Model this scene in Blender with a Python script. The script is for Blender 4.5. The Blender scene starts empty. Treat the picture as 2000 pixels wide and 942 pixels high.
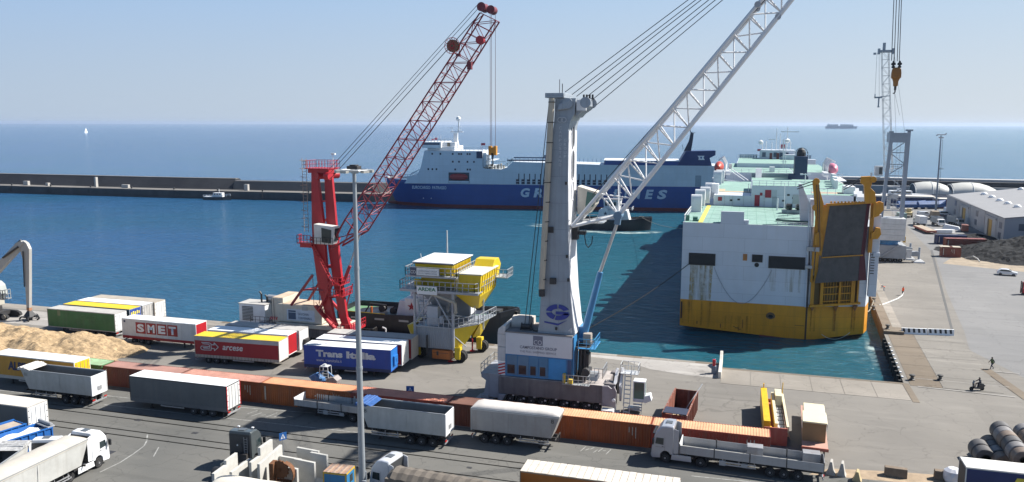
import bpy, bmesh, math, random
from mathutils import Vector, Matrix, noise
R = math.radians
PI = math.pi
random.seed(7)
scene = bpy.context.scene
COL = scene.collection

# ------------------------------------------------------------------ camera
cam_d = bpy.data.cameras.new('camera')
cam_d.sensor_width = 36.0
cam_d.lens = 28.08
cam_d.clip_start = 0.5
cam_d.clip_end = 80000
cam = bpy.data.objects.new('camera', cam_d)
COL.objects.link(cam)
cam.matrix_world = (Matrix.Translation((-20.9, -113.0, 34.0)) @ Matrix.Rotation(R(16.5), 4, 'Z')
                    @ Matrix.Rotation(R(90 - 8.36), 4, 'X') @ Matrix.Rotation(R(0.14), 4, 'Z'))
scene.camera = cam

# ------------------------------------------------------------------ light
SUN_EL = 46.0
SUN_AZ = 31.5          # degrees from +x towards +y, where the sun stands
world = bpy.data.worlds.new('World')
scene.world = world
world.use_nodes = True
wn = world.node_tree
bg = wn.nodes['Background']
sky = wn.nodes.new('ShaderNodeTexSky')
sky.sky_type = 'NISHITA'
sky.sun_disc = False
sky.sun_elevation = R(SUN_EL)
sky.sun_rotation = R(90 - SUN_AZ)
sky.altitude = 20
sky.air_density = 1.0
sky.dust_density = 0.6
sky.ozone_density = 1.6
hs = wn.nodes.new('ShaderNodeHueSaturation')
hs.inputs['Saturation'].default_value = 1.15
wn.links.new(sky.outputs[0], hs.inputs['Color'])
# sea haze whitens the lowest part of the sky
tcw = wn.nodes.new('ShaderNodeTexCoord'); sxw = wn.nodes.new('ShaderNodeSeparateXYZ')
wn.links.new(tcw.outputs['Generated'], sxw.inputs[0])
ab = wn.nodes.new('ShaderNodeMath'); ab.operation = 'ABSOLUTE'; wn.links.new(sxw.outputs['Z'], ab.inputs[0])
m9 = wn.nodes.new('ShaderNodeMapRange'); m9.interpolation_type = 'SMOOTHSTEP'
m9.inputs[1].default_value = 0.22; m9.inputs[2].default_value = 0.55; m9.inputs[3].default_value = 0.95; m9.inputs[4].default_value = 0.05
wn.links.new(ab.outputs[0], m9.inputs[0])
# paler towards the sun's side of the horizon
dt = wn.nodes.new('ShaderNodeVectorMath'); dt.operation = 'DOT_PRODUCT'; dt.inputs[1].default_value = (math.cos(R(SUN_AZ)), math.sin(R(SUN_AZ)), 0)
wn.links.new(tcw.outputs['Generated'], dt.inputs[0])
sz_ = wn.nodes.new('ShaderNodeMapRange'); sz_.inputs[1].default_value = -0.45; sz_.inputs[2].default_value = 0.85; wn.links.new(dt.outputs['Value'], sz_.inputs[0])
SKY = 0.05; EXPO = 1.0; q_ = 1 / (SKY * 2 ** EXPO)
rb = wn.nodes.new('ShaderNodeMapRange'); rb.interpolation_type = 'SMOOTHSTEP'; rb.inputs[1].default_value = 0.0; rb.inputs[2].default_value = 0.30
wn.links.new(ab.outputs[0], rb.inputs[0])
band = wn.nodes.new('ShaderNodeMix'); band.data_type = 'RGBA'; wn.links.new(rb.outputs[0], band.inputs[0])
def skm(a, b):
    x = wn.nodes.new('ShaderNodeMix'); x.data_type = 'RGBA'; wn.links.new(sz_.outputs[0], x.inputs[0])
    x.inputs[6].default_value = (*[c * q_ for c in a], 1); x.inputs[7].default_value = (*[c * q_ for c in b], 1)
    return x.outputs[2]
wn.links.new(skm((0.45, 0.56, 0.71), (0.66, 0.73, 0.80)), band.inputs[6])
wn.links.new(skm((0.25, 0.50, 0.90), (0.41, 0.65, 0.93)), band.inputs[7])
mxw = wn.nodes.new('ShaderNodeMix'); mxw.data_type = 'RGBA'
wn.links.new(m9.outputs[0], mxw.inputs[0]); wn.links.new(hs.outputs[0], mxw.inputs[6]); wn.links.new(band.outputs[2], mxw.inputs[7])
wn.links.new(mxw.outputs[2], bg.inputs['Color'])
bg.inputs['Strength'].default_value = SKY
sd = bpy.data.lights.new('sun', 'SUN')
sd.energy = 5.0
sd.angle = R(0.55)
sd.color = (1.0, 0.955, 0.88)
sun = bpy.data.objects.new('sun', sd)
COL.objects.link(sun)
sv = Vector((math.cos(R(SUN_EL)) * math.cos(R(SUN_AZ)), math.cos(R(SUN_EL)) * math.sin(R(SUN_AZ)), math.sin(R(SUN_EL))))
sun.rotation_euler = sv.to_track_quat('Z', 'Y').to_euler()
scene.view_settings.view_transform = 'Standard'
scene.view_settings.look = 'None'
scene.view_settings.exposure = EXPO
scene.view_settings.gamma = 1.0
scene.cycles.max_bounces = 6
scene.cycles.volume_bounces = 0
scene.cycles.use_denoising = True

# ------------------------------------------------------------------ materials
MATS = {}
def M(name, col, rough=0.55, metal=0.0, var=0.12, scale=0.6, streak=0.0, scol=(0.12, 0.06, 0.03), sscale=1.2, bump=0.0, bscale=20.0, coat=0.0, spec=0.5, plates=None):
    """painted or natural surface: base colour broken up by two noises, optional vertical dirt runs"""
    if name in MATS:
        return MATS[name]
    m = bpy.data.materials.new(name)
    m.use_nodes = True
    nt = m.node_tree
    b = nt.nodes['Principled BSDF']
    L = nt.links.new
    tc = nt.nodes.new('ShaderNodeTexCoord')
    n1 = nt.nodes.new('ShaderNodeTexNoise'); n1.inputs['Scale'].default_value = scale
    n1.inputs['Detail'].default_value = 6; n1.inputs['Roughness'].default_value = 0.65
    L(tc.outputs['Object'], n1.inputs['Vector'])
    mr = nt.nodes.new('ShaderNodeMapRange')
    mr.inputs[1].default_value = 0.3; mr.inputs[2].default_value = 0.7
    mr.inputs[3].default_value = 1 - var; mr.inputs[4].default_value = 1 + var
    L(n1.outputs[0], mr.inputs[0])
    mul = nt.nodes.new('ShaderNodeVectorMath'); mul.operation = 'SCALE'
    mul.inputs[0].default_value = [c * 0.86 for c in col[:3]]
    L(mr.outputs[0], mul.inputs['Scale'])
    out = mul.outputs[0]
    if streak > 0:
        mp = nt.nodes.new('ShaderNodeMapping'); mp.inputs['Scale'].default_value = (sscale, sscale, sscale * 0.06)
        L(tc.outputs['Object'], mp.inputs[0])
        n2 = nt.nodes.new('ShaderNodeTexNoise'); n2.inputs['Scale'].default_value = 2.0
        n2.inputs['Detail'].default_value = 5
        L(mp.outputs[0], n2.inputs['Vector'])
        r2 = nt.nodes.new('ShaderNodeMapRange')
        r2.inputs[1].default_value = 0.48; r2.inputs[2].default_value = 0.78
        r2.inputs[3].default_value = 0; r2.inputs[4].default_value = streak
        L(n2.outputs[0], r2.inputs[0])
        mx = nt.nodes.new('ShaderNodeMix'); mx.data_type = 'RGBA'
        L(r2.outputs[0], mx.inputs[0]); L(out, mx.inputs[6]); mx.inputs[7].default_value = (*scol, 1)
        out = mx.outputs[2]
    if plates:
        sp = nt.nodes.new('ShaderNodeSeparateXYZ'); L(tc.outputs['Object'], sp.inputs[0])
        sm = nt.nodes.new('ShaderNodeMath'); sm.operation = 'ADD'; L(sp.outputs[0], sm.inputs[0]); L(sp.outputs[1], sm.inputs[1])
        cb = nt.nodes.new('ShaderNodeCombineXYZ'); L(sm.outputs[0], cb.inputs[0]); L(sp.outputs[2], cb.inputs[1])
        bt_ = nt.nodes.new('ShaderNodeTexBrick'); L(cb.outputs[0], bt_.inputs[0])
        bt_.inputs['Scale'].default_value = 1; bt_.inputs['Brick Width'].default_value = plates[0]; bt_.inputs['Row Height'].default_value = plates[1]
        bt_.inputs['Mortar Size'].default_value = 0.035; bt_.inputs['Mortar Smooth'].default_value = 0.6
        bt_.inputs['Color1'].default_value = (1, 1, 1, 1); bt_.inputs['Color2'].default_value = (.93, .94, .95, 1); bt_.inputs['Mortar'].default_value = (.72, .72, .72, 1)
        mm = nt.nodes.new('ShaderNodeMix'); mm.data_type = 'RGBA'; mm.blend_type = 'MULTIPLY'; mm.inputs[0].default_value = 1
        L(out, mm.inputs[6]); L(bt_.outputs[0], mm.inputs[7]); out = mm.outputs[2]
    L(out, b.inputs['Base Color'])
    b.inputs['Roughness'].default_value = rough
    b.inputs['Metallic'].default_value = metal
    b.inputs['Specular IOR Level'].default_value = spec
    if coat: b.inputs['Coat Weight'].default_value = coat
    if bump > 0:
        n3 = nt.nodes.new('ShaderNodeTexNoise'); n3.inputs['Scale'].default_value = bscale; n3.inputs['Detail'].default_value = 4
        L(tc.outputs['Object'], n3.inputs['Vector'])
        bp = nt.nodes.new('ShaderNodeBump'); bp.inputs['Strength'].default_value = bump; bp.inputs['Distance'].default_value = 0.05
        L(n3.outputs[0], bp.inputs['Height']); L(bp.outputs[0], b.inputs['Normal'])
    m.diffuse_color = (*col[:3], 1)
    MATS[name] = m
    return m

DIRT = (0.10, 0.085, 0.07)
RUST = (0.17, 0.065, 0.025)
tyre = M('tyre_rubber', (0.018, 0.018, 0.019), 0.85, bump=0.2)
rimm = M('wheel_rim', (0.30, 0.30, 0.31), 0.5, 0.3)
blackp = M('black_paint', (0.02, 0.021, 0.024), 0.5)
chas = M('chassis_dark', (0.035, 0.034, 0.036), 0.6, streak=0.4, scol=(0.09, 0.07, 0.05))
alu = M('aluminium', (0.50, 0.51, 0.53), 0.42, 0.5, streak=0.35, scol=DIRT)
galv = M('galvanised_steel', (0.42, 0.44, 0.46), 0.45, 0.4, var=0.08)
glass = M('dark_glass', (0.025, 0.04, 0.045), 0.08, spec=0.8, var=0.3)
white = M('white_paint', (0.74, 0.75, 0.76), 0.45, streak=0.25, scol=(0.35, 0.32, 0.28))
whitec = M('clean_white', (0.78, 0.79, 0.80), 0.4)
redlamp = M('red_lens', (0.45, 0.02, 0.015), 0.3)
steel_rope = M('steel_rope', (0.045, 0.048, 0.055), 0.5, 0.3)
rope_m = M('mooring_rope', (0.24, 0.22, 0.18), 0.9)
conc = M('concrete', (0.42, 0.40, 0.37), 0.85, var=0.2, scale=1.5, bump=0.3)

# ------------------------------------------------------------------ mesh helpers
OFF = [Vector((0, 0, 0))]       # origin of the thing being built in world coordinates

SPLIT = set('''post boom_joint boom_fitting mudguard side_seam exhaust vent sheave outrigger outrigger_pad outrigger_jack back_strut front_strut tower_tie
track track_wheel side_beam head_sheave work_lamp roof_lamp mudflap funnel fender radar_dome liferaft door_bar red_post red_stripe axle_marker corner_post diagonal_brace
hoist_arm hook_bracket ramp_side_plate bucket tower_post frame_foot wire stern_post frame_panel lug ventilator container_stack wrap_flap window door porthole machinery_wall
middle_yellow yoke jack grille head_drum deck_patch signal_flag red_flag support_leg edge_beam advert_figure machinery end_arm slot_opening axle_frame stair deck_gear
mooring_winch winch_drum starboard_gear freeing_port pilaster retaining logo roof_dome end_wall stern_lamp gable_wall side_box yellow_block davit mast tail antenna tower_fitting'''.split())
class MB:
    def __init__(s):
        s.v = []; s.f = []; s.mi = []; s.cur = 0; s.pc = []
    def add(s, vs, fs):
        n = len(s.v); s.pc.append((n, len(s.f)))
        s.v.extend([tuple(p) for p in vs])
        for f in fs:
            s.f.append(tuple(i + n for i in f)); s.mi.append(s.cur)
        return s
    def box(s, x0, x1, y0, y1, z0, z1):
        if x0 > x1: x0, x1 = x1, x0
        if y0 > y1: y0, y1 = y1, y0
        if z0 > z1: z0, z1 = z1, z0
        return s.add([(x0,y0,z0),(x1,y0,z0),(x1,y1,z0),(x0,y1,z0),(x0,y0,z1),(x1,y0,z1),(x1,y1,z1),(x0,y1,z1)],
              [(0,3,2,1),(4,5,6,7),(0,1,5,4),(1,2,6,5),(2,3,7,6),(3,0,4,7)])
    def bar(s, p, q, w, h=None, up=(0, 0, 1)):
        """square bar between two points"""
        p = Vector(p); q = Vector(q); h = w if h is None else h
        d = (q - p).normalized(); u = Vector(up)
        if abs(d.dot(u)) > 0.98: u = Vector((0, 1, 0))
        a = d.cross(u).normalized(); b = a.cross(d).normalized()
        a *= w / 2; b *= h / 2
        vs = [p - a - b, p + a - b, p + a + b, p - a + b, q - a - b, q + a - b, q + a + b, q - a + b]
        return s.add(vs, [(0,3,2,1),(4,5,6,7),(0,1,5,4),(1,2,6,5),(2,3,7,6),(3,0,4,7)])
    def tube(s, p, q, r, n=8, r2=None, cap=True):
        p = Vector(p); q = Vector(q); r2 = r if r2 is None else r2
        d = (q - p).normalized(); u = Vector((0, 0, 1))
        if abs(d.dot(u)) > 0.98: u = Vector((0, 1, 0))
        a = d.cross(u).normalized(); b = d.cross(a).normalized()
        vs = []
        for c, rr in ((p, r), (q, r2)):
            for i in range(n):
                t = 2 * PI * i / n
                vs.append(c + a * (rr * math.cos(t)) + b * (rr * math.sin(t)))
        fs = [(i, (i + 1) % n, n + (i + 1) % n, n + i) for i in range(n)]
        if cap: fs += [tuple(range(n))[::-1], tuple(range(n, 2 * n))]
        return s.add(vs, fs)
    def path(s, pts, r, n=6):
        for a, b in zip(pts, pts[1:]): s.tube(a, b, r, n)
        return s
    def prism(s, poly, axis, a, b):
        """2-d outline extruded along an axis from a to b"""
        n = len(poly)
        def P(p, t):
            if axis == 'x': return (t, p[0], p[1])
            if axis == 'y': return (p[0], t, p[1])
            return (p[0], p[1], t)
        vs = [P(p, a) for p in poly] + [P(p, b) for p in poly]
        fs = [tuple(range(n))[::-1], tuple(range(n, 2 * n))] + [(i, (i + 1) % n, n + (i + 1) % n, n + i) for i in range(n)]
        return s.add(vs, fs)
    def loft(s, rings, closed=True, caps=True):
        n = len(rings[0]); vs = [p for r in rings for p in r]; fs = []
        for k in range(len(rings) - 1):
            for i in range(n if closed else n - 1):
                j = (i + 1) % n
                fs.append((k * n + i, k * n + j, (k + 1) * n + j, (k + 1) * n + i))
        if caps and closed: fs += [tuple(range(n))[::-1], tuple(range((len(rings) - 1) * n, len(rings) * n))]
        return s.add(vs, fs)
    def lathe(s, prof, c, axis='z', n=16):
        """prof: (radius, height) pairs"""
        rings = []
        for r, h in prof:
            ring = []
            for i in range(n):
                t = 2 * PI * i / n; x, y = r * math.cos(t), r * math.sin(t)
                p = (x, y, h) if axis == 'z' else ((x, h, y) if axis == 'y' else (h, x, y))
                ring.append((c[0] + p[0], c[1] + p[1], c[2] + p[2]))
            rings.append(ring)
        return s.loft(rings)
    def build(s, name, mats, parent=None, smooth=False, bevel=0.0, fix=True):
        if name in SPLIT and 1 < len(s.pc) < 60 and parent:
            ends = s.pc[1:] + [(len(s.v), len(s.f))]
            first = None
            for (v0, f0), (v1, f1) in zip(s.pc, ends):
                q = MB(); q.add(s.v[v0:v1], [tuple(i - v0 for i in f) for f in s.f[f0:f1]])
                o = q.build(name, mats, parent, smooth, bevel, fix)
                first = first or o
            return first
        me = bpy.data.meshes.new(name)
        o3 = OFF[0]
        me.from_pydata([(p[0] - o3.x, p[1] - o3.y, p[2] - o3.z) for p in s.v], [], s.f)
        if not isinstance(mats, (list, tuple)): mats = [mats]
        for m in mats: me.materials.append(m)
        if len(mats) > 1: me.polygons.foreach_set('material_index', s.mi)
        if fix:
            bm = bmesh.new(); bm.from_mesh(me)
            bmesh.ops.recalc_face_normals(bm, faces=bm.faces); bm.to_mesh(me); bm.free()
        if smooth:
            me.polygons.foreach_set('use_smooth', [True] * len(me.polygons))
            try: me.set_sharp_from_angle(angle=R(35))
            except Exception: pass
        o = bpy.data.objects.new(name, me); COL.objects.link(o)
        if parent: o.parent = parent
        if bevel:
            md = o.modifiers.new('bevel', 'BEVEL'); md.width = bevel; md.segments = 2; md.limit_method = 'ANGLE'
        return o

def tag(o, label, cat, group=None, kind=None):
    o['label'] = label; o['category'] = cat
    if group: o['group'] = group
    if kind: o['kind'] = kind
    return o

def thing(name, label, cat, loc=(0, 0, 0), rz=0.0, group=None, world=True):
    """an Empty at the thing's base; world=True: parts are then given in scene coordinates"""
    o = bpy.data.objects.new(name, None); COL.objects.link(o)
    o.empty_display_size = 0.3
    o.location = loc; o.rotation_euler = (0, 0, rz)
    tag(o, label, cat, group)
    OFF[0] = Vector(loc) if world else Vector((0, 0, 0))
    return o

def ground(o, label=None):
    o['kind'] = 'structure'
    return o

UNIT = {}
def rod(name, p, q, r, mat, parent, n=8, square=False):
    """one round or square bar as an object of its own, all bars share one mesh per material"""
    key = (mat.name, n, square)
    if key not in UNIT:
        m = MB()
        save = OFF[0]; OFF[0] = Vector((0, 0, 0))
        if square: m.box(-1, 1, -1, 1, 0, 1)
        else: m.tube((0, 0, 0), (0, 0, 1), 1, n)
        t = m.build(name, mat, None, smooth=not square)
        UNIT[key] = t.data; bpy.data.objects.remove(t)
        OFF[0] = save
    o = bpy.data.objects.new(name, UNIT[key]); COL.objects.link(o)
    p = Vector(p) - OFF[0]; q = Vector(q) - OFF[0]
    d = q - p
    o.parent = parent
    rot = d.to_track_quat('Z', 'Y').to_matrix().to_4x4()
    o.matrix_local = Matrix.Translation(p) @ rot @ Matrix.Diagonal((r, r, d.length, 1))
    return o

def copy_tree(o, parent=None):
    c = o.copy(); COL.objects.link(c)
    if parent: c.parent = parent
    for ch in list(o.children): copy_tree(ch, c)
    return c

def text(s, pos, w, h, mat, parent, xd=(1, 0, 0), yd=(0, 0, 1), bold=0.0, shear=0.0, space=1.0, name='lettering', depth=0.01):
    """flat lettering fitted into a box w x h whose lower left corner is pos"""
    cu = bpy.data.curves.new(name, 'FONT')
    cu.body = s; cu.size = 1.0; cu.offset = bold; cu.shear = shear; cu.space_character = space
    cu.resolution_u = 3; cu.extrude = 0.0
    t = bpy.data.objects.new('lettering', cu)
    me = bpy.data.meshes.new_from_object(t)
    bpy.data.objects.remove(t)
    xs = [v.co.x for v in me.vertices]; ys = [v.co.y for v in me.vertices]
    x0, x1, y0, y1 = min(xs), max(xs), min(ys), max(ys)
    X = Vector(xd).normalized(); Y = Vector(yd).normalized(); N = X.cross(Y)
    p0 = Vector(pos) - OFF[0]
    for v in me.vertices:
        a = (v.co.x - x0) / (x1 - x0) * w; b = (v.co.y - y0) / (y1 - y0) * h
        v.co = p0 + X * a + Y * b + N * depth
    me.materials.clear(); me.materials.append(mat)
    o = bpy.data.objects.new(name, me); COL.objects.link(o); o.parent = parent
    return o

def rail(m, pts, h=1.05, r=0.03, step=1.5, mid=True):
    """guard rail along a line of points, added to a mesh builder"""
    for a, b in zip(pts, pts[1:]):
        a = Vector(a); b = Vector(b); L = (b - a).length; k = max(1, round(L / step))
        for i in range(k + 1):
            p = a.lerp(b, i / k); m.bar(p, p + Vector((0, 0, h)), r * 2)
        m.bar(a + Vector((0, 0, h)), b + Vector((0, 0, h)), r * 2)
        if mid: m.bar(a + Vector((0, 0, h / 2)), b + Vector((0, 0, h / 2)), r * 1.6)
    return m

def lattice(parent, chords, bays, rc, rb, mat, faces, matb=None, cross=True):
    """chords: list of (start, end); rungs and one diagonal per bay on each listed pair of chords"""
    matb = matb or mat
    for a, b in chords: rod('chord', a, b, rc, mat, parent, 10)
    for (i, j) in faces:
        a0, a1 = map(Vector, chords[i]); b0, b1 = map(Vector, chords[j])
        for k in range(bays + 1):
            pa = a0.lerp(a1, k / bays); pb = b0.lerp(b1, k / bays)
            if cross: rod('brace', pa, pb, rb, matb, parent, 6)
            if k < bays:
                pb2 = b0.lerp(b1, (k + 1) / bays); pa2 = a0.lerp(a1, (k + 1) / bays)
                if k % 2: rod('brace', pa, pb2, rb, matb, parent, 6)
                else: rod('brace', pb, pa2, rb, matb, parent, 6)

# ------------------------------------------------------------------ the setting: sea and land
def water_mat():
    m = bpy.data.materials.new('sea_water'); m.use_nodes = True
    nt = m.node_tree; b = nt.nodes['Principled BSDF']; L = nt.links.new
    g = nt.nodes.new('ShaderNodeNewGeometry')
    sx = nt.nodes.new('ShaderNodeSeparateXYZ'); L(g.outputs['Position'], sx.inputs[0])
    # harbour water is greener, open sea deeper blue but paler on the sun's side
    def rng(sock, a, b_, c=0.0, d=1.0):
        r = nt.nodes.new('ShaderNodeMapRange'); r.interpolation_type = 'SMOOTHSTEP'
        r.inputs[1].default_value = a; r.inputs[2].default_value = b_; r.inputs[3].default_value = c; r.inputs[4].default_value = d
        L(sock, r.inputs[0]); return r.outputs[0]
    fy = rng(sx.outputs['Y'], 60, 420)
    fx = rng(sx.outputs['X'], -190, -40)
    def mix(f, a, b_):
        x = nt.nodes.new('ShaderNodeMix'); x.data_type = 'RGBA'
        if isinstance(f, float): x.inputs[0].default_value = f
        else: L(f, x.inputs[0])
        for i, c in ((6, a), (7, b_)):
            if isinstance(c, tuple): x.inputs[i].default_value = (*c, 1)
            else: L(c, x.inputs[i])
        return x.outputs[2]
    harbour = mix(fx, (0.021, 0.080, 0.185), (0.016, 0.090, 0.128))
    far = mix(rng(sx.outputs['X'], -900, 900), (0.014, 0.066, 0.165), (0.045, 0.135, 0.205))  # sun-side glint put into the far colour as paler blue
    col = mix(fy, harbour, far)
    n0 = nt.nodes.new('ShaderNodeTexNoise'); n0.inputs['Scale'].default_value = 0.012; n0.inputs['Detail'].default_value = 5
    L(g.outputs['Position'], n0.inputs['Vector'])
    big = rng(n0.outputs[0], 0.35, 0.68)
    col = mix(big, col, mix(0.3, col, (0.004, 0.075, 0.095)))
    L(col, b.inputs['Base Color'])
    b.inputs['Roughness'].default_value = 0.13
    b.inputs['IOR'].default_value = 1.33
    b.inputs['Specular IOR Level'].default_value = 0.26
    # waves
    mp = nt.nodes.new('ShaderNodeMapping'); mp.inputs['Rotation'].default_value = (0, 0, R(25)); mp.inputs['Scale'].default_value = (0.55, 1.25, 1)
    L(g.outputs['Position'], mp.inputs[0])
    w1 = nt.nodes.new('ShaderNodeTexNoise'); w1.inputs['Scale'].default_value = 0.55; w1.inputs['Detail'].default_value = 7; w1.inputs['Roughness'].default_value = 0.62
    w1.inputs['Distortion'].default_value = 0.6
    L(mp.outputs[0], w1.inputs['Vector'])
    w2 = nt.nodes.new('ShaderNodeTexNoise'); w2.inputs['Scale'].default_value = 0.11; w2.inputs['Detail'].default_value = 3
    L(mp.outputs[0], w2.inputs['Vector'])
    ad = nt.nodes.new('ShaderNodeMath'); ad.operation = 'MULTIPLY_ADD'; ad.inputs[1].default_value = 1.6
    L(w2.outputs[0], ad.inputs[0]); L(w1.outputs[0], ad.inputs[2])
    bp = nt.nodes.new('ShaderNodeBump'); bp.inputs['Distance'].default_value = 1.1
    bp.inputs['Strength'].default_value = 0.8
    L(ad.outputs[0], bp.inputs['Height']); L(bp.outputs[0], b.inputs['Normal'])
    return m
sea_m = water_mat()
m = MB(); S = 23500.0
m.add([(-S, -300, -2), (S, -300, -2), (S, S, -2), (-S, S, -2)], [(0, 1, 2, 3)])
ground(m.build('sea', sea_m, fix=False))

def asphalt_mat(name, c1, c2, streaky=0.4, patch=0.35):
    m = bpy.data.materials.new(name); m.use_nodes = True
    nt = m.node_tree; b = nt.nodes['Principled BSDF']; L = nt.links.new
    g = nt.nodes.new('ShaderNodeNewGeometry')
    def nz(scale, detail, sc=(1, 1, 1), rough=0.6):
        mp = nt.nodes.new('ShaderNodeMapping'); mp.inputs['Scale'].default_value = sc
        L(g.outputs['Position'], mp.inputs[0])
        n = nt.nodes.new('ShaderNodeTexNoise'); n.inputs['Scale'].default_value = scale; n.inputs['Detail'].default_value = detail
        n.inputs['Roughness'].default_value = rough
        L(mp.outputs[0], n.inputs['Vector']); return n.outputs[0]
    def rng(sock, a, b_, c=0.0, d=1.0):
        r = nt.nodes.new('ShaderNodeMapRange')
        r.inputs[1].default_value = a; r.inputs[2].default_value = b_; r.inputs[3].default_value = c; r.inputs[4].default_value = d
        L(sock, r.inputs[0]); return r.outputs[0]
    def mix(f, a, b_, mode='MIX'):
        x = nt.nodes.new('ShaderNodeMix'); x.data_type = 'RGBA'; x.blend_type = mode
        if isinstance(f, float): x.inputs[0].default_value = f
        else: L(f, x.inputs[0])
        for i, c in ((6, a), (7, b_)):
            if isinstance(c, tuple): x.inputs[i].default_value = (*c, 1)
            else: L(c, x.inputs[i])
        return x.outputs[2]
    col = mix(rng(nz(0.06, 6), 0.35, 0.65), c1, c2)
    col = mix(rng(nz(0.35, 8, (0.25, 1.3, 1)), 0.52, 0.75, 0, streaky), col, tuple(x * 1.35 for x in c2))
    col = mix(rng(nz(0.9, 8, (0.5, 1, 1)), 0.60, 0.72, 0, patch), col, tuple(x * 0.55 for x in c1))
    col = mix(rng(nz(9.0, 3), 0.3, 0.7, 0, 0.25), col, tuple(x * 0.75 for x in c1))
    # old resurfacing patches, dark tyre tracks and tarred cracks
    vo = nt.nodes.new('ShaderNodeTexVoronoi'); vo.distance = 'CHEBYCHEV'; vo.inputs['Scale'].default_value = 0.085
    L(g.outputs['Position'], vo.inputs['Vector'])
    sh_ = nt.nodes.new('ShaderNodeSeparateColor'); L(vo.outputs['Color'], sh_.inputs[0])
    col = mix(rng(sh_.outputs[0], 0.55, 1.0, 0, patch * .7), col, tuple(x * 0.72 for x in c1))
    col = mix(rng(nz(0.5, 4, (0.03, 1.0, 1), .5), 0.58, 0.70, 0, 0.30), col, tuple(x * 0.6 for x in c1))
    ck = nt.nodes.new('ShaderNodeTexVoronoi'); ck.feature = 'DISTANCE_TO_EDGE'; ck.inputs['Scale'].default_value = 0.17
    wv = nt.nodes.new('ShaderNodeVectorMath'); wv.operation = 'MULTIPLY_ADD'; wv.inputs[1].default_value = (3, 3, 0)
    n9 = nt.nodes.new('ShaderNodeTexNoise'); n9.inputs['Scale'].default_value = 0.6; L(g.outputs['Position'], n9.inputs['Vector'])
    L(n9.outputs['Color'], wv.inputs[0]); L(g.outputs['Position'], wv.inputs[2]); L(wv.outputs[0], ck.inputs['Vector'])
    col = mix(rng(ck.outputs['Distance'], 0.0, 0.012, 0.5, 0.0), col, tuple(x * 0.5 for x in c1))
    L(col, b.inputs['Base Color'])
    b.inputs['Roughness'].default_value = 0.88
    b.inputs['Specular IOR Level'].default_value = 0.3
    bp = nt.nodes.new('ShaderNodeBump'); bp.inputs['Strength'].default_value = 0.25; bp.inputs['Distance'].default_value = 0.03
    L(nz(14, 3), bp.inputs['Height']); L(bp.outputs[0], b.inputs['Normal'])
    return m
asph = asphalt_mat('asphalt', (0.155, 0.145, 0.132), (0.200, 0.187, 0.168))
asph_dark = asphalt_mat('asphalt_road', (0.102, 0.102, 0.097), (0.136, 0.132, 0.122))
asph_pale = asphalt_mat('asphalt_pale', (0.160, 0.160, 0.162), (0.195, 0.193, 0.192))
conc_quay = asphalt_mat('quay_concrete', (0.20, 0.182, 0.158), (0.275, 0.25, 0.22), 0.7, 0.5)
conc_white = asphalt_mat('salt_stained_concrete', (0.26, 0.245, 0.23), (0.36, 0.345, 0.325), 0.8, 0.6)
conc_tan = asphalt_mat('tan_concrete', (0.135, 0.108, 0.080), (0.175, 0.145, 0.112), 0.5, 0.6)
conc_grey = asphalt_mat('grey_concrete', (0.155, 0.145, 0.130), (0.22, 0.206, 0.185), 0.8, 0.5)
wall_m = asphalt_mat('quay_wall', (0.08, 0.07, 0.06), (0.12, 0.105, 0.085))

# main quay plate: land in front of the basin, and the mole on the right
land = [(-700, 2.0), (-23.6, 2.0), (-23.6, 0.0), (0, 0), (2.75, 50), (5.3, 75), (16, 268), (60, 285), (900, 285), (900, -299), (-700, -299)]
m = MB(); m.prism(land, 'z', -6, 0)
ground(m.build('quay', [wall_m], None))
m = MB(); m.add([(x, y, 0.004) for x, y in land], [tuple(range(len(land)))])
ground(m.build('asphalt_apron', [asph], None))

def sheet(name, poly, z, mat):
    m = MB(); m.add([(x, y, z) for x, y in poly], [tuple(range(len(poly)))])
    return ground(m.build(name, mat, None))
sheet('road', [(-300, -29.3), (-17, -29.3), (-12, -33), (10, -34), (80, -36), (80, -200), (-300, -200)], 0.008, asph_dark)
sheet('road_edge_sand', [(-14, -33.5), (14, -31.2), (60, -30), (60, -28.2), (8, -29.0), (-6, -30.4), (-12, -31.5)], 0.012, M('sand_dust', (0.33, 0.25, 0.17), 0.95, var=0.25, scale=1.0))
sheet('quay_edge_strip', [(-700, 2.0), (-23.6, 2.0), (-23.6, -0.9), (-40, -0.6), (-700, -0.6)], 0.008, conc_quay)
sheet('salt_patch', [(-23.7, 1.99), (-60, 1.95), (-58, -0.2), (-44, 0.2), (-37, -0.9), (-33, -3.8), (-28, -5.0), (-23.7, -5.2)], 0.012, conc_white)
sheet('salt_patch', [(-700, -2.0), (-700, -9.5), (-128, -9.5), (-108, -7.0), (-112, -2.5), (-130, -1.5)], 0.012, conc_white)
sheet('mole_road', [(14.5, 32), (19, 66), (27, 118), (36, 268), (300, 268), (300, 10), (40, -6), (30, -12), (17, 4), (12.5, 20)], 0.008, asph_pale)
sheet('drain_line', [(12.4, 31.5), (12.8, 31.5), (28.2, 127), (27.6, 127)], 0.016, M('drain_dark', (0.09, 0.09, 0.09), 0.9))
sheet('earth_patch', [(26, 104), (42, 97), (75, 92), (120, 90), (120, 130), (40, 125), (30, 114)], 0.012, M('dry_earth', (0.30, 0.245, 0.18), 0.95, var=0.3, scale=0.4))

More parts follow.
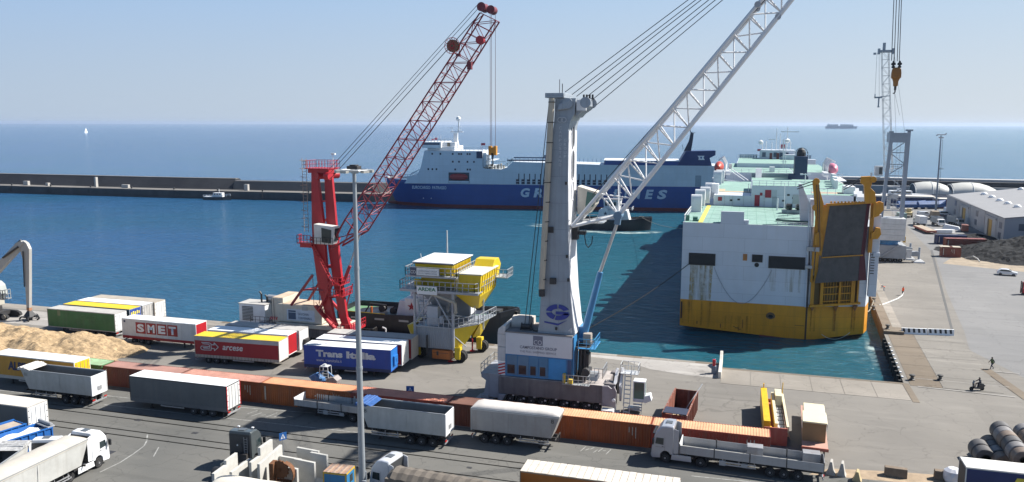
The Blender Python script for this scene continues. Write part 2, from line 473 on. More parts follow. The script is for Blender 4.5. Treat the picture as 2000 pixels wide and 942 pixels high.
# concrete slabs on the quay edge, each one of its own
apron = bpy.data.objects.new('concrete_apron', None); COL.objects.link(apron); apron['kind'] = 'structure'
OFF[0] = Vector((0, 0, 0))
slab_cache = {}
def slab(x0, x1, y0, y1, mat, sk=0.0, z=0.03):
    m = MB(); g_ = 0.03
    m.prism([(x0 + g_ + sk * y0, y0 + g_), (x1 - g_ + sk * y0, y0 + g_), (x1 - g_ + sk * y1, y1 - g_), (x0 + g_ + sk * y1, y1 - g_)], 'z', -0.02, z + random.uniform(0, 0.012))
    return m.build('slab', mat, apron)
for k in range(6): slab(-23.4 + k * 3.85, -23.4 + (k + 1) * 3.85, -7.3, -0.75, conc_quay)
for k in range(12): slab(-23.4 + k * 1.95, -23.4 + (k + 1) * 1.95, -0.75, -0.06, conc_tan)
slab(-0.25, 0.6, -7.9, -0.2, conc_tan)
for k in range(6):
    slab(0.7, 4.6, -1.0 + k * 5.0, 4.0 + k * 5.0, conc_tan, 0.05)
    slab(4.6, 11.6, -1.0 + k * 5.0, 4.0 + k * 5.0, conc_grey, 0.05)
for k in range(22): slab(-107 + k * 3.8, -107 + (k + 1) * 3.8, 1.0, 1.95, conc_tan if k % 3 == 0 else conc_quay)
# raised coping along the mole
for k in range(16): slab(0.02, 1.6, 30 + k * 6.0, 36 + k * 6.0, conc_tan, 0.0565, 0.35)
for k in range(14): slab(1.6, 3.2, 30 + k * 6.0, 36 + k * 6.0, conc_quay, 0.0565, 0.06)
slab(-0.1, 3.0, 26.6, 29.9, conc_tan, 0.056, 0.5)

# markings
paint = M('road_paint', (0.55, 0.55, 0.52), 0.8, var=0.5, scale=1.5)
paint_worn = M('worn_road_paint', (0.27, 0.27, 0.26), 0.85, var=0.45, scale=2.0)
def line(x0, y0, x1, y1, w, mat, z=0.014):
    d = Vector((x1 - x0, y1 - y0)); n = Vector((-d.y, d.x)).normalized() * w / 2
    return sheet('road_marking', [(x0 - n.x, y0 - n.y), (x1 - n.x, y1 - n.y), (x1 + n.x, y1 + n.y), (x0 + n.x, y0 + n.y)], z, mat)
for x0, y0, x1, y1 in [(-99, -34.9, -92, -34.75), (-92, -34.7, -79, -33.6), (-78.6, -33.6, -68, -32.6), (-40, -28.9 - 1.0, -27, -31.0), (-60, -32.2, -49, -31.4), (-120, -37.2, -96, -37.0), (-95, -37.6, -60, -36.6), (-33.5, -39.5, -18, -38.5), (-25, -37.2, -6, -36.2)]:
    line(x0, y0, x1, y1, 0.14, paint_worn)
for k in range(6): line(-76.5 + k * 0.9, -35.2 - (k % 2) * 0.5, -76.0 + k * 0.9, -33.9 - (k % 3) * 0.5, 0.12, paint_worn)
for k in range(7): line(-36.6 + k * 0.45, -34.5 + (k % 3) * 0.4, -36.3 + k * 0.45, -33.1 - (k % 2) * 0.5, 0.1, paint_worn)
pts = [(-83.2, -43.9), (-82.0, -45.4), (-81.3, -46.6), (-80.9, -48.5), (-80.6, -50.8), (-80.8, -53.2)]
for a, b in zip(pts, pts[1:]): line(*a, *b, 0.15, paint_worn)
line(-79.6, -46.4, -78.4, -48.6, 0.12, paint_worn)
for a in [(13.0, 9.0, 16.0, 8.8, 0.25), (1.5, 2.5, 13, 2.0, 0.15), (1.5, -1.2, 12.5, -2.2, 0.25)]: line(*a, conc_white, 0.06)
sheet('worn_patch', [(11.5, 10), (12.8, 10), (14.6, -3), (13.2, -3)], 0.05, conc_tan)

# crane rails sunk in the roadway: recessed groove sheets with a steel head
groove = M('rail_groove', (0.03, 0.03, 0.03), 0.9)
def track(y0, y1):
    for dy in (0, 0.0):
        m = MB(); m.add([(-260, y0 - 0.09, 0.016), (40, y1 - 0.09, 0.016), (40, y1 + 0.09, 0.016), (-260, y0 + 0.09, 0.016)], [(0, 1, 2, 3)])
        ground(m.build('rail_groove', groove))
        m = MB(); m.bar((-260, y0, 0.02), (40, y1, 0.02), 0.07, 0.02)
        ground(m.build('rail_track', M('rail_steel', (0.16, 0.14, 0.13), 0.4, 0.7)))
track(-39.75, -38.9); track(-43.9, -43.3); track(-45.35, -44.6); track(-40.9, -40.3)
mh = M('manhole_iron', (0.06, 0.06, 0.065), 0.6, 0.3)
ORD = 'first second third fourth fifth sixth seventh eighth ninth tenth eleventh'.split()
for x, y, w in [(-87.3, -40.6, 0.8), (-88.6, -38.9, 0.4), (-86.6, -38.6, 0.3), (-83.6, -49.0, 1.1), (-78.5, -42.0, 0.7), (-40.2, -41.9, 0.6), (-46.4, -41.7, 0.5), (-55, -37.8, 0.5)]:
    m = MB(); m.box(x - w / 2, x + w / 2, y - w / 3, y + w / 3, 0.0, 0.03)
    tag(m.build('manhole_cover', mh), 'iron cover ' + {-87.3: 'in a pale patch beside the crane rails, right of the open grey tipper', -88.6: 'small, just behind the patched one right of the open tipper', -86.6: 'smallest, behind the dark patched one near the open tipper', -83.6: 'dark rectangular, in the road right of the white tractor unit', -78.5: 'between the crane rails in front of the dark grey trailer', -40.2: 'round worn, just left of the burnt orange trailer', -46.4: 'between the rails left of the burnt orange trailer', -55: 'beside the tipper with the blue tarpaulin'}[x], 'manhole cover', 'iron covers set in the roadway')
# ------------------------------------------------------------------ vehicles: shared pieces
WH = {}
def wheel(parent, x, y, r=0.5, w=0.32, side=-1):
    """tyre with its rim; local coordinates of the vehicle"""
    key = (r, w, side)
    if key not in WH:
        OFF[0] = Vector((0, 0, 0))
        a = MB(); a.lathe([(r * .55, -w / 2), (r * .93, -w / 2), (r, -w * .32), (r, w * .32), (r * .93, w / 2), (r * .55, w / 2)], (0, 0, 0), 'y', 20)
        t = a.build('wheel', tyre, None, smooth=True)
        s = side
        b = MB(); b.lathe([(r * .56, s * w * .42), (r * .52, s * w * .52), (r * .40, s * w * .30), (r * .24, s * w * .30), (r * .2, s * w * .55), (r * .001, s * w * .55)], (0, 0, 0), 'y', 16)
        q = b.build('rim', rimm, None, smooth=True)
        WH[key] = (t.data, q.data)
        bpy.data.objects.remove(t); bpy.data.objects.remove(q)
    t = bpy.data.objects.new('wheel', WH[key][0]); COL.objects.link(t); t.parent = parent; t.location = (x, y, r)
    q = bpy.data.objects.new('rim', WH[key][1]); COL.objects.link(q); q.parent = t
    return t

def part(parent, name, mat, fn, **kw):
    m = MB(); fn(m); return m.build(name, mat, parent, **kw)

def trailer_under(t, L, w=2.5, wheels=(9.1, 10.4, 11.7), z=1.15, guard=True, leg_x=2.6, r=0.5, guard_m=None):
    """running gear shared by every semi-trailer, front at x=0"""
    part(t, 'chassis', chas, lambda m: (m.box(0.3, L - 0.1, -0.55, -0.42, z - 0.45, z), m.box(0.3, L - 0.1, 0.42, 0.55, z - 0.45, z),
         [m.box(x, x + 0.1, -w / 2 + 0.1, w / 2 - 0.1, z - 0.18, z) for x in [0.4 + k * 1.3 for k in range(int((L - .6) / 1.3) + 1)]],
         [m.tube((x, -w / 2 + .2, r), (x, w / 2 - .2, r), 0.08, 6) for x in wheels], m.box(wheels[0] - 1.4, wheels[0] - .75, -.4, .4, .55, .95)))
    for x in wheels:
        wheel(t, x, -w / 2 + 0.18, r, 0.34, -1); wheel(t, x, w / 2 - 0.18, r, 0.34, 1)
    for s in (-1, 1):
        part(t, 'landing_leg', chas, lambda m: (m.box(leg_x - .07, leg_x + .07, s * (w / 2 - .55) - .07, s * (w / 2 - .55) + .07, 0.1, z), m.box(leg_x - .16, leg_x + .16, s * (w / 2 - .55) - .14, s * (w / 2 - .55) + .14, 0.02, 0.1), m.bar((leg_x, s * (w / 2 - .55), .45), (leg_x + .8, s * .48, z - .1), .07)))
    if guard:
        g0, g1 = wheels[0] - 4.6, wheels[0] - 1.3
        for s in (-1, 1):
            part(t, 'side_guard', guard_m or alu, lambda m: (m.box(g0, g1, s * (w / 2 - .04), s * (w / 2 - .08), .62, .74), m.box(g0, g1, s * (w / 2 - .04), s * (w / 2 - .08), .88, 1.0),
                 [m.box(x, x + .06, s * (w / 2 - .08), s * (w / 2 - .12), .6, z) for x in (g0 + .1, (g0 + g1) / 2, g1 - .2)]))
    part(t, 'bumper', alu, lambda m: (m.box(L - .12, L - .02, -w / 2 + .1, w / 2 - .1, .42, .58), m.box(L - .25, L - .12, -.5, -.4, .45, z), m.box(L - .25, L - .12, .4, .5, .45, z)))
    for s in (-1, 1): part(t, 'tail_light', redlamp, lambda m: m.box(L - .04, L + .03, s * (w / 2 - .12), s * (w / 2 - .55), .68, .82))

def box_trailer(label, u, v, L=13.5, w=2.55, h=4.0, flip=False, ang=0.0, side=None, roof=None, end=None, z=1.15, wheels=None, group='semi-trailers parked on the port yard',
                skirt=None, frame=None, rear='doors', band=None, folds=0.014, name='semi_trailer', endframe=None, roof_pieces=0, topband=None):
    """curtain or box trailer; u, v = its near left lower corner; flip puts the front on the right"""
    rz = R(ang) + (PI if flip else 0)
    a = R(ang)
    cx, cy = (L, w / 2) if flip else (0, w / 2)
    t = thing(name, label, 'trailer', (u + cx * math.cos(a) - cy * math.sin(a), v + cx * math.sin(a) + cy * math.cos(a), 0), rz, group, world=False)
    frame = frame or alu
    wheels = wheels or (L - 4.7, L - 3.4, L - 2.1)
    trailer_under(t, L, w, wheels, z)
    zt = h - .07
    for s in (-1, 1):
        def f(m, s=s):
            n = int(L / .55) if folds else 1
            prof = []
            for k in range(n + 1):
                x = .05 + (L - .1) * k / n
                prof.append((x, s * (w / 2 + (folds * (.5 if k % 2 else -.5)))))
            vs = [(x, y, z - .12) for x, y in prof] + [(x, y, zt - .1) for x, y in prof]
            n1 = len(prof)
            m.add(vs, [(i, i + 1, n1 + i + 1, n1 + i) for i in range(n1 - 1)])
            m.box(.06, L - .06, s * (w / 2 - .05), s * (w / 2 - .03), z, zt)
        part(t, 'side_panel', side, f)
    part(t, 'frame', frame, lambda m: (m.box(0, L, -w / 2 - .01, w / 2 + .01, zt - .1, zt), [m.box(x0, x0 + .09, y0 - .045, y0 + .045, z - .1, zt - .1) for x0 in (-.005, L - .085) for y0 in (-w / 2 + .03, w / 2 - .03)],
         m.box(0, L, -w / 2 - .015, w / 2 + .015, z - .22, z - .1)))
    if skirt:
        for s in (-1, 1): part(t, 'skirt', skirt, lambda m: m.box(.03, L - .03, s * (w / 2 + .005), s * (w / 2 + .022), z - .3, z + .12))
    if topband:
        for s in (-1, 1): part(t, 'top_band', topband, lambda m: m.box(.03, L - .03, s * (w / 2 + .008), s * (w / 2 + .02), zt - .62, zt - .1))
    part(t, 'roof', roof, lambda m: ([m.box(L * k / max(1, roof_pieces) + .02, L * (k + 1) / max(1, roof_pieces) - .02, -w / 2 + .02, w / 2 - .02, zt, zt + .03 + .015 * (k % 2)) for k in range(max(1, roof_pieces))]), bevel=.02)
    part(t, 'front_wall', end[0], lambda m: (m.box(0, .05, -w / 2 + .08, w / 2 - .08, z - .1, zt - .1), [m.box(-.03, 0, -w / 2 + .12 + k * .28, -w / 2 + .24 + k * .28, z, zt - .15) for k in range(9)] if endframe == 'ribs' else None))
    e = end[1]
    for s in (-1, 1):
        d = part(t, 'rear_door', e, lambda m: m.box(L - .05, L + .015, s * .012, s * (w / 2 - .085), z - .05, zt - .12), bevel=.012)
        part(d, 'lock_bar', galv, lambda m: [m.tube((L + .04, s * yy, z), (L + .04, s * yy, zt - .2), .02, 5) for yy in (.3, .85)])
        part(d, 'hinge', chas, lambda m: [m.box(L + .015, L + .035, s * (w / 2 - .25), s * (w / 2 - .09), zz, zz + .07) for zz in (z + .25, z + .9, z + 1.6, z + 2.3)])
    return t

def near(t, flip, L, w, x, z):
    """lettering frame on the camera side: returns pos, xdir for a point x metres from the left end"""
    if flip: return (L - x, w / 2 + .03, z), (-1, 0, 0)
    return (x, -w / 2 - .03, z), (1, 0, 0)

def lab(t, flip, L, w, s, x, z, tw, th, mat, **kw):
    OFF[0] = Vector((0, 0, 0))
    p, xd = near(t, flip, L, w, x, z)
    return text(s, p, tw, th, mat, t, xd, (0, 0, 1), **kw)

def plate(t, flip, L, w, x, z, tw, th, mat, name='sign_panel', d=.012):
    OFF[0] = Vector((0, 0, 0))
    m = MB()
    if flip: m.box(L - x - tw, L - x, w / 2 + .01, w / 2 + .01 + d, z, z + th)
    else: m.box(x, x + tw, -w / 2 - .01 - d, -w / 2 - .01, z, z + th)
    return m.build(name, mat, t)

wp = M('white_tarp_roof', (0.72, 0.73, 0.75), 0.6, streak=.2, scol=(.4, .38, .35), var=.08)
wps = M('white_curtain', (0.66, 0.66, 0.65), 0.6, streak=.35, scol=(.33, .29, .25))
greyr = M('grey_dusty_roof', (0.42, 0.405, 0.385), 0.8, var=.15)
redd = M('red_panel', (0.52, 0.018, 0.03), 0.45, streak=.15)
greenc = M('green_curtain', (0.03, 0.14, 0.045), 0.6, streak=.3, scol=(.10, .12, .08), var=.25)
navy = M('navy_curtain', (0.012, 0.028, 0.10), 0.55)
yel = M('yellow_tarp', (0.72, 0.50, 0.02), 0.55, var=.08)
greyc = M('grey_curtain', (0.105, 0.115, 0.12), 0.6, streak=.25, scol=(.16, .15, .14))
blueT = M('royal_blue_curtain', (0.012, 0.06, 0.33), 0.5, streak=.1)
darkred = M('crimson_curtain', (0.33, 0.012, 0.022), 0.5, var=.1)
beige = M('dusty_beige', (0.45, 0.40, 0.34), 0.7, streak=.3)

# back rows, nearest the quay edge
t = box_trailer('faded green curtain trailer with pale roof beside the wood chip heap', -130.0, -12.3, side=greenc, roof=greyr, end=(white, white), skirt=None, frame=greyr)
lab(t, 0, 13.5, 2.55, 'GRUBER', 6.8, 2.6, 3.2, .75, M('faded_green_print', (0.07, 0.19, 0.07), .6))
plate(t, 0, 13.5, 2.55, 2.1, 2.9, .6, 1.0, M('khaki_patch', (.14, .18, .10)))
t = box_trailer('navy curtain trailer with yellow roof behind the green trailer', -130.1, -9.0, side=navy, roof=yel, end=(navy, blueT))
lab(t, 0, 13.5, 2.55, 'P', 6, 1.9, .6, 1.0, yel)
for k in range(5):
    OFF[0] = Vector((0, 0, 0)); m = MB(); m.box(13.52, 13.55, -1.0 + k * .42, -.75 + k * .42, 2.9, 3.35 + .1 * (k % 2)); m.build('lettering', M('yellow_print', (.75, .6, .05)), t)
box_trailer('white roofed trailer between the yellow roofed and the dusty brown roofed one', -130.1, -6.1, side=wps, roof=wp, end=(white, greyr))
box_trailer('trailer with dusty brown roof, farthest of its row by the water', -129.8, -3.6, w=2.6, side=beige, roof=M('brown_dusty_roof', (.36, .32, .27), .85, var=.2), end=(beige, wps), frame=beige)

t = box_trailer('white SMET trailer with red ribbed front wall', -113.5, -14.1, L=13.6, flip=True, side=wps, roof=whitec, end=(redd, white), skirt=darkred, frame=whitec, endframe='ribs')
for k, ch in enumerate('SMET'):
    plate(t, 1, 13.6, 2.55, 2.6 + k * 1.95, 1.75, 1.8, 1.75, darkred)
    lab(t, 1, 13.6, 2.55, ch, 2.85 + k * 1.95, 1.98, 1.3, 1.28, whitec, bold=.05)
plate(t, 1, 13.6, 2.55, .35, 3.35, .35, .3, navy)

t = box_trailer('red arcese trailer with yellow roof and pale eyelet skirt', -95.9, -19.6, L=13.3, flip=True, ang=3.5, side=darkred, roof=yel, end=(white, white), skirt=beige, topband=M('light_grey_band', (.42, .42, .42)), frame=beige)
part(t, 'skirt_strap', chas, lambda m: [m.box(.3 + k * .5, .34 + k * .5, 1.30, 1.315, 0.86, 1.25) for k in range(26)])
lab(t, 1, 13.3, 2.55, 'arcese', 4.5, 2.15, 3.2, .62, wps, shear=.2, bold=.02)
OFF[0] = Vector((0, 0, 0)); m = MB()
def stroke(pts, r=.055):
    m.path([(13.3 - x, 1.315, z) for x, z in pts], r, 4)
stroke([(1.2, 3.05), (2.4, 3.05), (2.7, 2.95), (2.7, 2.0), (1.6, 1.95), (1.15, 2.0), (1.0, 2.25), (1.15, 2.5), (2.4, 2.5)])
stroke([(1.35, 2.85), (2.3, 2.85), (2.45, 2.7), (2.45, 2.25), (1.5, 2.2), (1.4, 2.3), (2.2, 2.32)])
stroke([(2.7, 2.25), (3.2, 2.25), (3.2, 1.95), (3.85, 2.5), (3.2, 3.1), (3.2, 2.8), (2.7, 2.8)], .07)
m.build('arrow_emblem', wps, t)
box_trailer('white roofed trailer with red ribbed front behind the arcese one', -96.2, -16.2, L=13.0, flip=True, ang=3.0, side=wps, roof=whitec, end=(redd, white), frame=whitec, endframe='ribs')
t = box_trailer('dusty white refrigerated trailer behind the red fronted one', -95.6, -12.9, L=12.6, flip=True, side=wps, roof=greyr, end=(white, white), frame=greyr)
part(t, 'cooling_unit', chas, lambda m: (m.box(-.45, -.02, -.9, .3, 1.3, 2.4), m.box(-.5, -.44, -.7, .1, 1.9, 2.3)), bevel=.04)

t = box_trailer('blue Trans Italia trailer with white roof beside the yard lamp', -78.4, -19.3, L=12.6, flip=True, ang=4.5, side=blueT, roof=wp, end=(M('bright_blue', (.02, .16, .50), .4), white), frame=blueT, skirt=navy, wheels=(8.0, 9.3))
lab(t, 1, 12.6, 2.55, 'Trans', 1.8, 2.45, 3.9, .95, wps, bold=.05)
lab(t, 1, 12.6, 2.55, 'Italia', 6.25, 2.45, 4.2, .98, wps, bold=.05)
lab(t, 1, 12.6, 2.55, 'www. transitalia.it', 1.85, 1.78, 3.7, .42, wps, bold=.0)
part(t, 'front_box', M('bright_blue', (.02, .16, .50), .4), lambda m: (m.box(-.25, 0, -.8, .5, 1.6, 2.9), m.box(-.3, -.24, -.5, -.2, 2.0, 2.5)), bevel=.05)
box_trailer('white box trailer with red edged rear behind the blue one', -78.5, -15.9, L=12.9, flip=True, ang=3.0, side=darkred, roof=whitec, end=(wps, white), frame=wps)
box_trailer('grey roofed trailer in the shade of the yellow hopper', -78.6, -12.6, L=13.1, flip=True, ang=2.0, side=darkred, roof=greyr, end=(beige, white), frame=greyr)

# front row, before the containers
amber = M('amber_curtain', (0.55, 0.27, 0.03), 0.55, streak=.2)
t = box_trailer('yellow ALPIN trailer with bright advert on its rear doors', -115.3, -35.0, L=13.5, side=amber, roof=wp, end=(white, M('bright_yellow', (.80, .50, .02), .4)), frame=wps, skirt=M('pale_skirt', (.45, .42, .38)))
lab(t, 0, 13.5, 2.55, 'ALPIN', 2.65, 2.05, 3.7, 1.15, M('navy_print', (.02, .03, .09)), bold=.05, shear=.1)
lab(t, 0, 13.5, 2.55, 'A CLIMA', 6.7, 2.05, 4.6, .95, M('navy_print', (.02, .03, .09)), bold=.05)
part(t, 'advert_figure', M('rust_print', (.45, .12, .03)), lambda m: (m.lathe([(.5, 0), (.5, .012), (.3, .012), (.3, 0)], (13.53, .25, 2.1), 'x', 14), m.box(13.53, 13.545, .1, .9, 1.3, 1.55)))
t = box_trailer('dark grey curtain trailer with brilliant white roof and red rear posts', -91.2, -37.4, L=13.6, side=greyc, roof=whitec, end=(white, wps), frame=chas, skirt=M('grey_skirt', (.13, .135, .14)))
part(t, 'red_post', redd, lambda m: [m.box(13.55, 13.64, s * 1.2, s * 1.29, 1.0, 3.9) for s in (-1, 1)])
OFF[0] = Vector((0, 0, 0))
for s in (-1, 1): part(t, 'mudflap', tyre, lambda m: m.box(12.9, 12.93, s * .75, s * 1.2, .3, 1.0))

# ------------------------------------------------------------------ tippers
hopper_grey = M('tipper_body_grey', (0.50, 0.50, 0.48), 0.5, streak=.35, scol=(.25, .23, .20))
hopper_in = M('tipper_inside', (0.15, 0.155, 0.16), 0.6, streak=.4, scol=(.08, .07, .06))
tarp_w = M('pale_dusty_tarp', (0.58, 0.55, 0.52), 0.75, var=.12)
tarp_b = M('blue_tarp', (0.03, 0.10, 0.30), 0.5, var=.3, scale=3)
def tipper(label, u, v, L=9.8, w=2.5, h=3.75, flip=False, ang=0.0, cover=None, roll=None, rear_m=None, zb=1.35, wheels=None, number='8', body=None, loc=None):
    a = R(ang); rz = a + (PI if flip else 0)
    cx, cy = (L, w / 2) if flip else (0, w / 2)
    if loc is None: loc = (u + cx * math.cos(a) - cy * math.sin(a), v + cx * math.sin(a) + cy * math.cos(a), 0)
    t = thing('tipper_trailer', label, 'tipper trailer', loc, rz, 'tipper trailers parked on the port yard', world=False)
    body = body or hopper_grey
    wheels = wheels or (L - 4.0, L - 2.7, L - 1.4)
    trailer_under(t, L, w, wheels, zb - .1, leg_x=2.2)
    # tub: front leans, floor narrower than rim
    sl = .9
    def tub(m):
        th = .06; wb = w / 2 - .14; wt = w / 2
        def ring(y0, y1, t_):
            return [(sl - t_ * 0 + t_, y0, zb + t_), (L - t_, y0, zb + t_), (L - t_, y1, h), (0 + t_, y1, h)]
        for s in (-1, 1):
            o = [(sl, s * wb, zb), (L, s * wb, zb), (L, s * wt, h), (0, s * wt, h)]
            i = [(sl + .07, s * (wb - th), zb + th), (L - .05, s * (wb - th), zb + th), (L - .05, s * (wt - th), h), (.07, s * (wt - th), h)]
            m.add(o + i, [(0, 1, 2, 3), (7, 6, 5, 4), (3, 2, 6, 7), (0, 4, 5, 1), (0, 3, 7, 4), (1, 5, 6, 2)])
        m.add([(sl, -wb, zb), (sl, wb, zb), (0, wt, h), (0, -wt, h), (sl + .06, -wb, zb), (sl + .06, wb, zb), (.06, wt, h), (.06, -wt, h)], [(0, 1, 2, 3), (4, 7, 6, 5), (3, 2, 6, 7)])
        m.box(sl + .02, L - .02, -wb + .01, wb - .01, zb + .001, zb + .07)
    part(t, 'tub', body, tub)
    part(t, 'tub_lining', hopper_in, lambda m: m.add([(sl + .1, -w / 2 + .24, zb + .1), (L - .08, -w / 2 + .24, zb + .1), (L - .08, w / 2 - .24, zb + .1), (sl + .1, w / 2 - .24, zb + .1),
        (.12, -w / 2 + .085, h - .03), (L - .08, -w / 2 + .085, h - .03), (L - .08, w / 2 - .085, h - .03), (.12, w / 2 - .085, h - .03)], [(0, 1, 2, 3), (0, 4, 5, 1), (2, 6, 7, 3), (0, 3, 7, 4), (1, 5, 6, 2)]), fix=False)
    part(t, 'top_rim', galv, lambda m: [m.box(0, L, s * (w / 2 - .06), s * (w / 2 + .04), h, h + .09) for s in (-1, 1)])
    d = part(t, 'tailgate', rear_m or white, lambda m: (m.box(L, L + .07, -w / 2 + .02, w / 2 - .02, zb - .05, h + .06), m.box(L + .07, L + .1, -w / 2 + .02, -w / 2 + .12, zb, h), m.box(L + .07, L + .1, w / 2 - .12, w / 2 - .02, zb, h)), bevel=.015)
    part(d, 'hatch', alu, lambda m: m.box(L + .07, L + .14, -.3, .3, zb + .5, zb + 1.0))
    part(t, 'side_seam', hopper_grey, lambda m: [m.box(x, x + .05, s * (w / 2 - .02), s * (w / 2 + .015), zb + .35, h - .05) for s in (-1, 1) for x in (L * .55,)])
    part(t, 'mudguard', blackp, lambda m: [m.loft([[(x + math.cos(q) * r_, yy, .5 + math.sin(q) * r_) for q in [PI * k / 6 for k in range(7)]] for r_, yy in ((.62, s * (w / 2 - .4)), (.62, s * (w / 2)))], closed=False, caps=False) for x in wheels for s in (-1, 1)], fix=False)
    if cover:
        def cov(m):
            n = 14; rings = []
            for k in range(n + 1):
                x = .05 + (L - .1) * k / n
                b = .42 + (.05 if k % 2 else 0)
                if k == 0 or k == n: b = .12
                rings.append([(x, -w / 2 - .03, h - .12)] + [(x, -w / 2 * math.cos(PI * q / 8) * 1.0, h + .08 + b * math.sin(PI * q / 8)) for q in range(9)] + [(x, w / 2 + .03, h - .12)])
            m.loft(rings, closed=False, caps=False)
            for rg in (rings[0], rings[-1]): m.add(rg, [tuple(range(len(rg)))])
        part(t, 'tarpaulin', cover, cov, smooth=True, fix=False)
    if roll:
        def rl(m):
            for k in range(5):
                x = -.35 + k * .28
                m.tube((x, -w / 2 - .05, h + .12 + .05 * (k % 2)), (x + .1, w / 2 + .05, h + .2), .17 + .04 * (k % 2), 9)
            m.loft([[(-.3, y, h + .25 + .06 * math.sin(y * 5)), (.2, y, h + .32), (1.0, y, h + .22), (1.5, y, h + .05)] for y in [-w / 2 - .1 + q * (w + .2) / 8 for q in range(9)]], closed=False, caps=False)
        part(t, 'rolled_tarpaulin', roll, rl, smooth=True, fix=False)
    if number:
        lab(t, flip, L, w, number, (L - .9 if flip else .55), h - .7, .32, .42, M('black_print', (.03, .03, .03)))
        plate(t, flip, L, w, (L - 1.0 if flip else .45), h - .76, .52, .54, body, 'number_plate', .004)
    return t

tipper('open grey tipper with rolled white tarpaulin beside the yellow ALPIN trailer', -106.2, -38.8, L=10.5, ang=0.5, roll=tarp_w, number='01', rear_m=white)
tipper('open grey tipper with blue rolled tarpaulin just right of the yard lamp', -60.3, -38.1, L=9.9, ang=0, roll=tarp_b)
tipper('covered tipper with pale bulging tarpaulin under the big grey crane', -48.4, -35.4, L=9.7, flip=True, cover=tarp_w, rear_m=hopper_grey, body=M('tipper_taupe', (.40, .38, .36), .5, streak=.4, scol=(.22, .19, .16)))

# ------------------------------------------------------------------ drop-side trailers
def stake_trailer(label, u, v, L=13.4, w=2.5, flip=False, ang=0.0, n=4, z=1.25, h=.75, boards=alu, cargo=False, loc=None):
    a = R(ang); rz = a + (PI if flip else 0)
    cx, cy = (L, w / 2) if flip else (0, w / 2)
    t = thing('flatbed_trailer', label, 'flatbed trailer', loc or (u + cx * math.cos(a) - cy * math.sin(a), v + cx * math.sin(a) + cy * math.cos(a), 0), rz, None, world=False)
    trailer_under(t, L, w, (L - 4.9, L - 3.6, L - 2.3), z - .1)
    part(t, 'deck', M('plywood_deck', (.30, .29, .27), .8, var=.2), lambda m: m.box(.05, L - .05, -w / 2 + .08, w / 2 - .08, z - .08, z))
    for s in (-1, 1):
        for k in range(n):
            x0, x1 = L * k / n + .05, L * (k + 1) / n - .05
            part(t, 'side_board', boards, lambda m: [m.box(x0, x1, s * (w / 2 - .02 + .006 * (q % 2)), s * (w / 2 + .02 + .006 * (q % 2)), z - .05 + q * h / 4, z - .05 + (q + 1) * h / 4 - .008) for q in range(4)])
        part(t, 'post', chas, lambda m: [m.box(max(.0, L * k / n - .05), min(L, L * k / n + .05), s * (w / 2 - .05), s * (w / 2 + .05), z - .2, z + h + .05) for k in range(n + 1)])
    part(t, 'headboard', white, lambda m: m.box(-.03, .05, -w / 2, w / 2, z - .1, z + h + .12))
    part(t, 'tailboard', boards, lambda m: m.box(L - .04, L, -w / 2 + .05, w / 2 - .05, z - .08, z + h))
    part(t, 'tool_box', galv, lambda m: (m.box(3.9, 4.5, -w / 2, -w / 2 + .4, .55, 1.05), m.box(6.0, 6.6, -w / 2 + .02, -w / 2 + .4, .6, 1.0)), bevel=.02)
    return t
stake_trailer('empty drop-side trailer with pale boards standing before the orange containers', -71.0, -33.9, L=12.6, ang=-2.0)

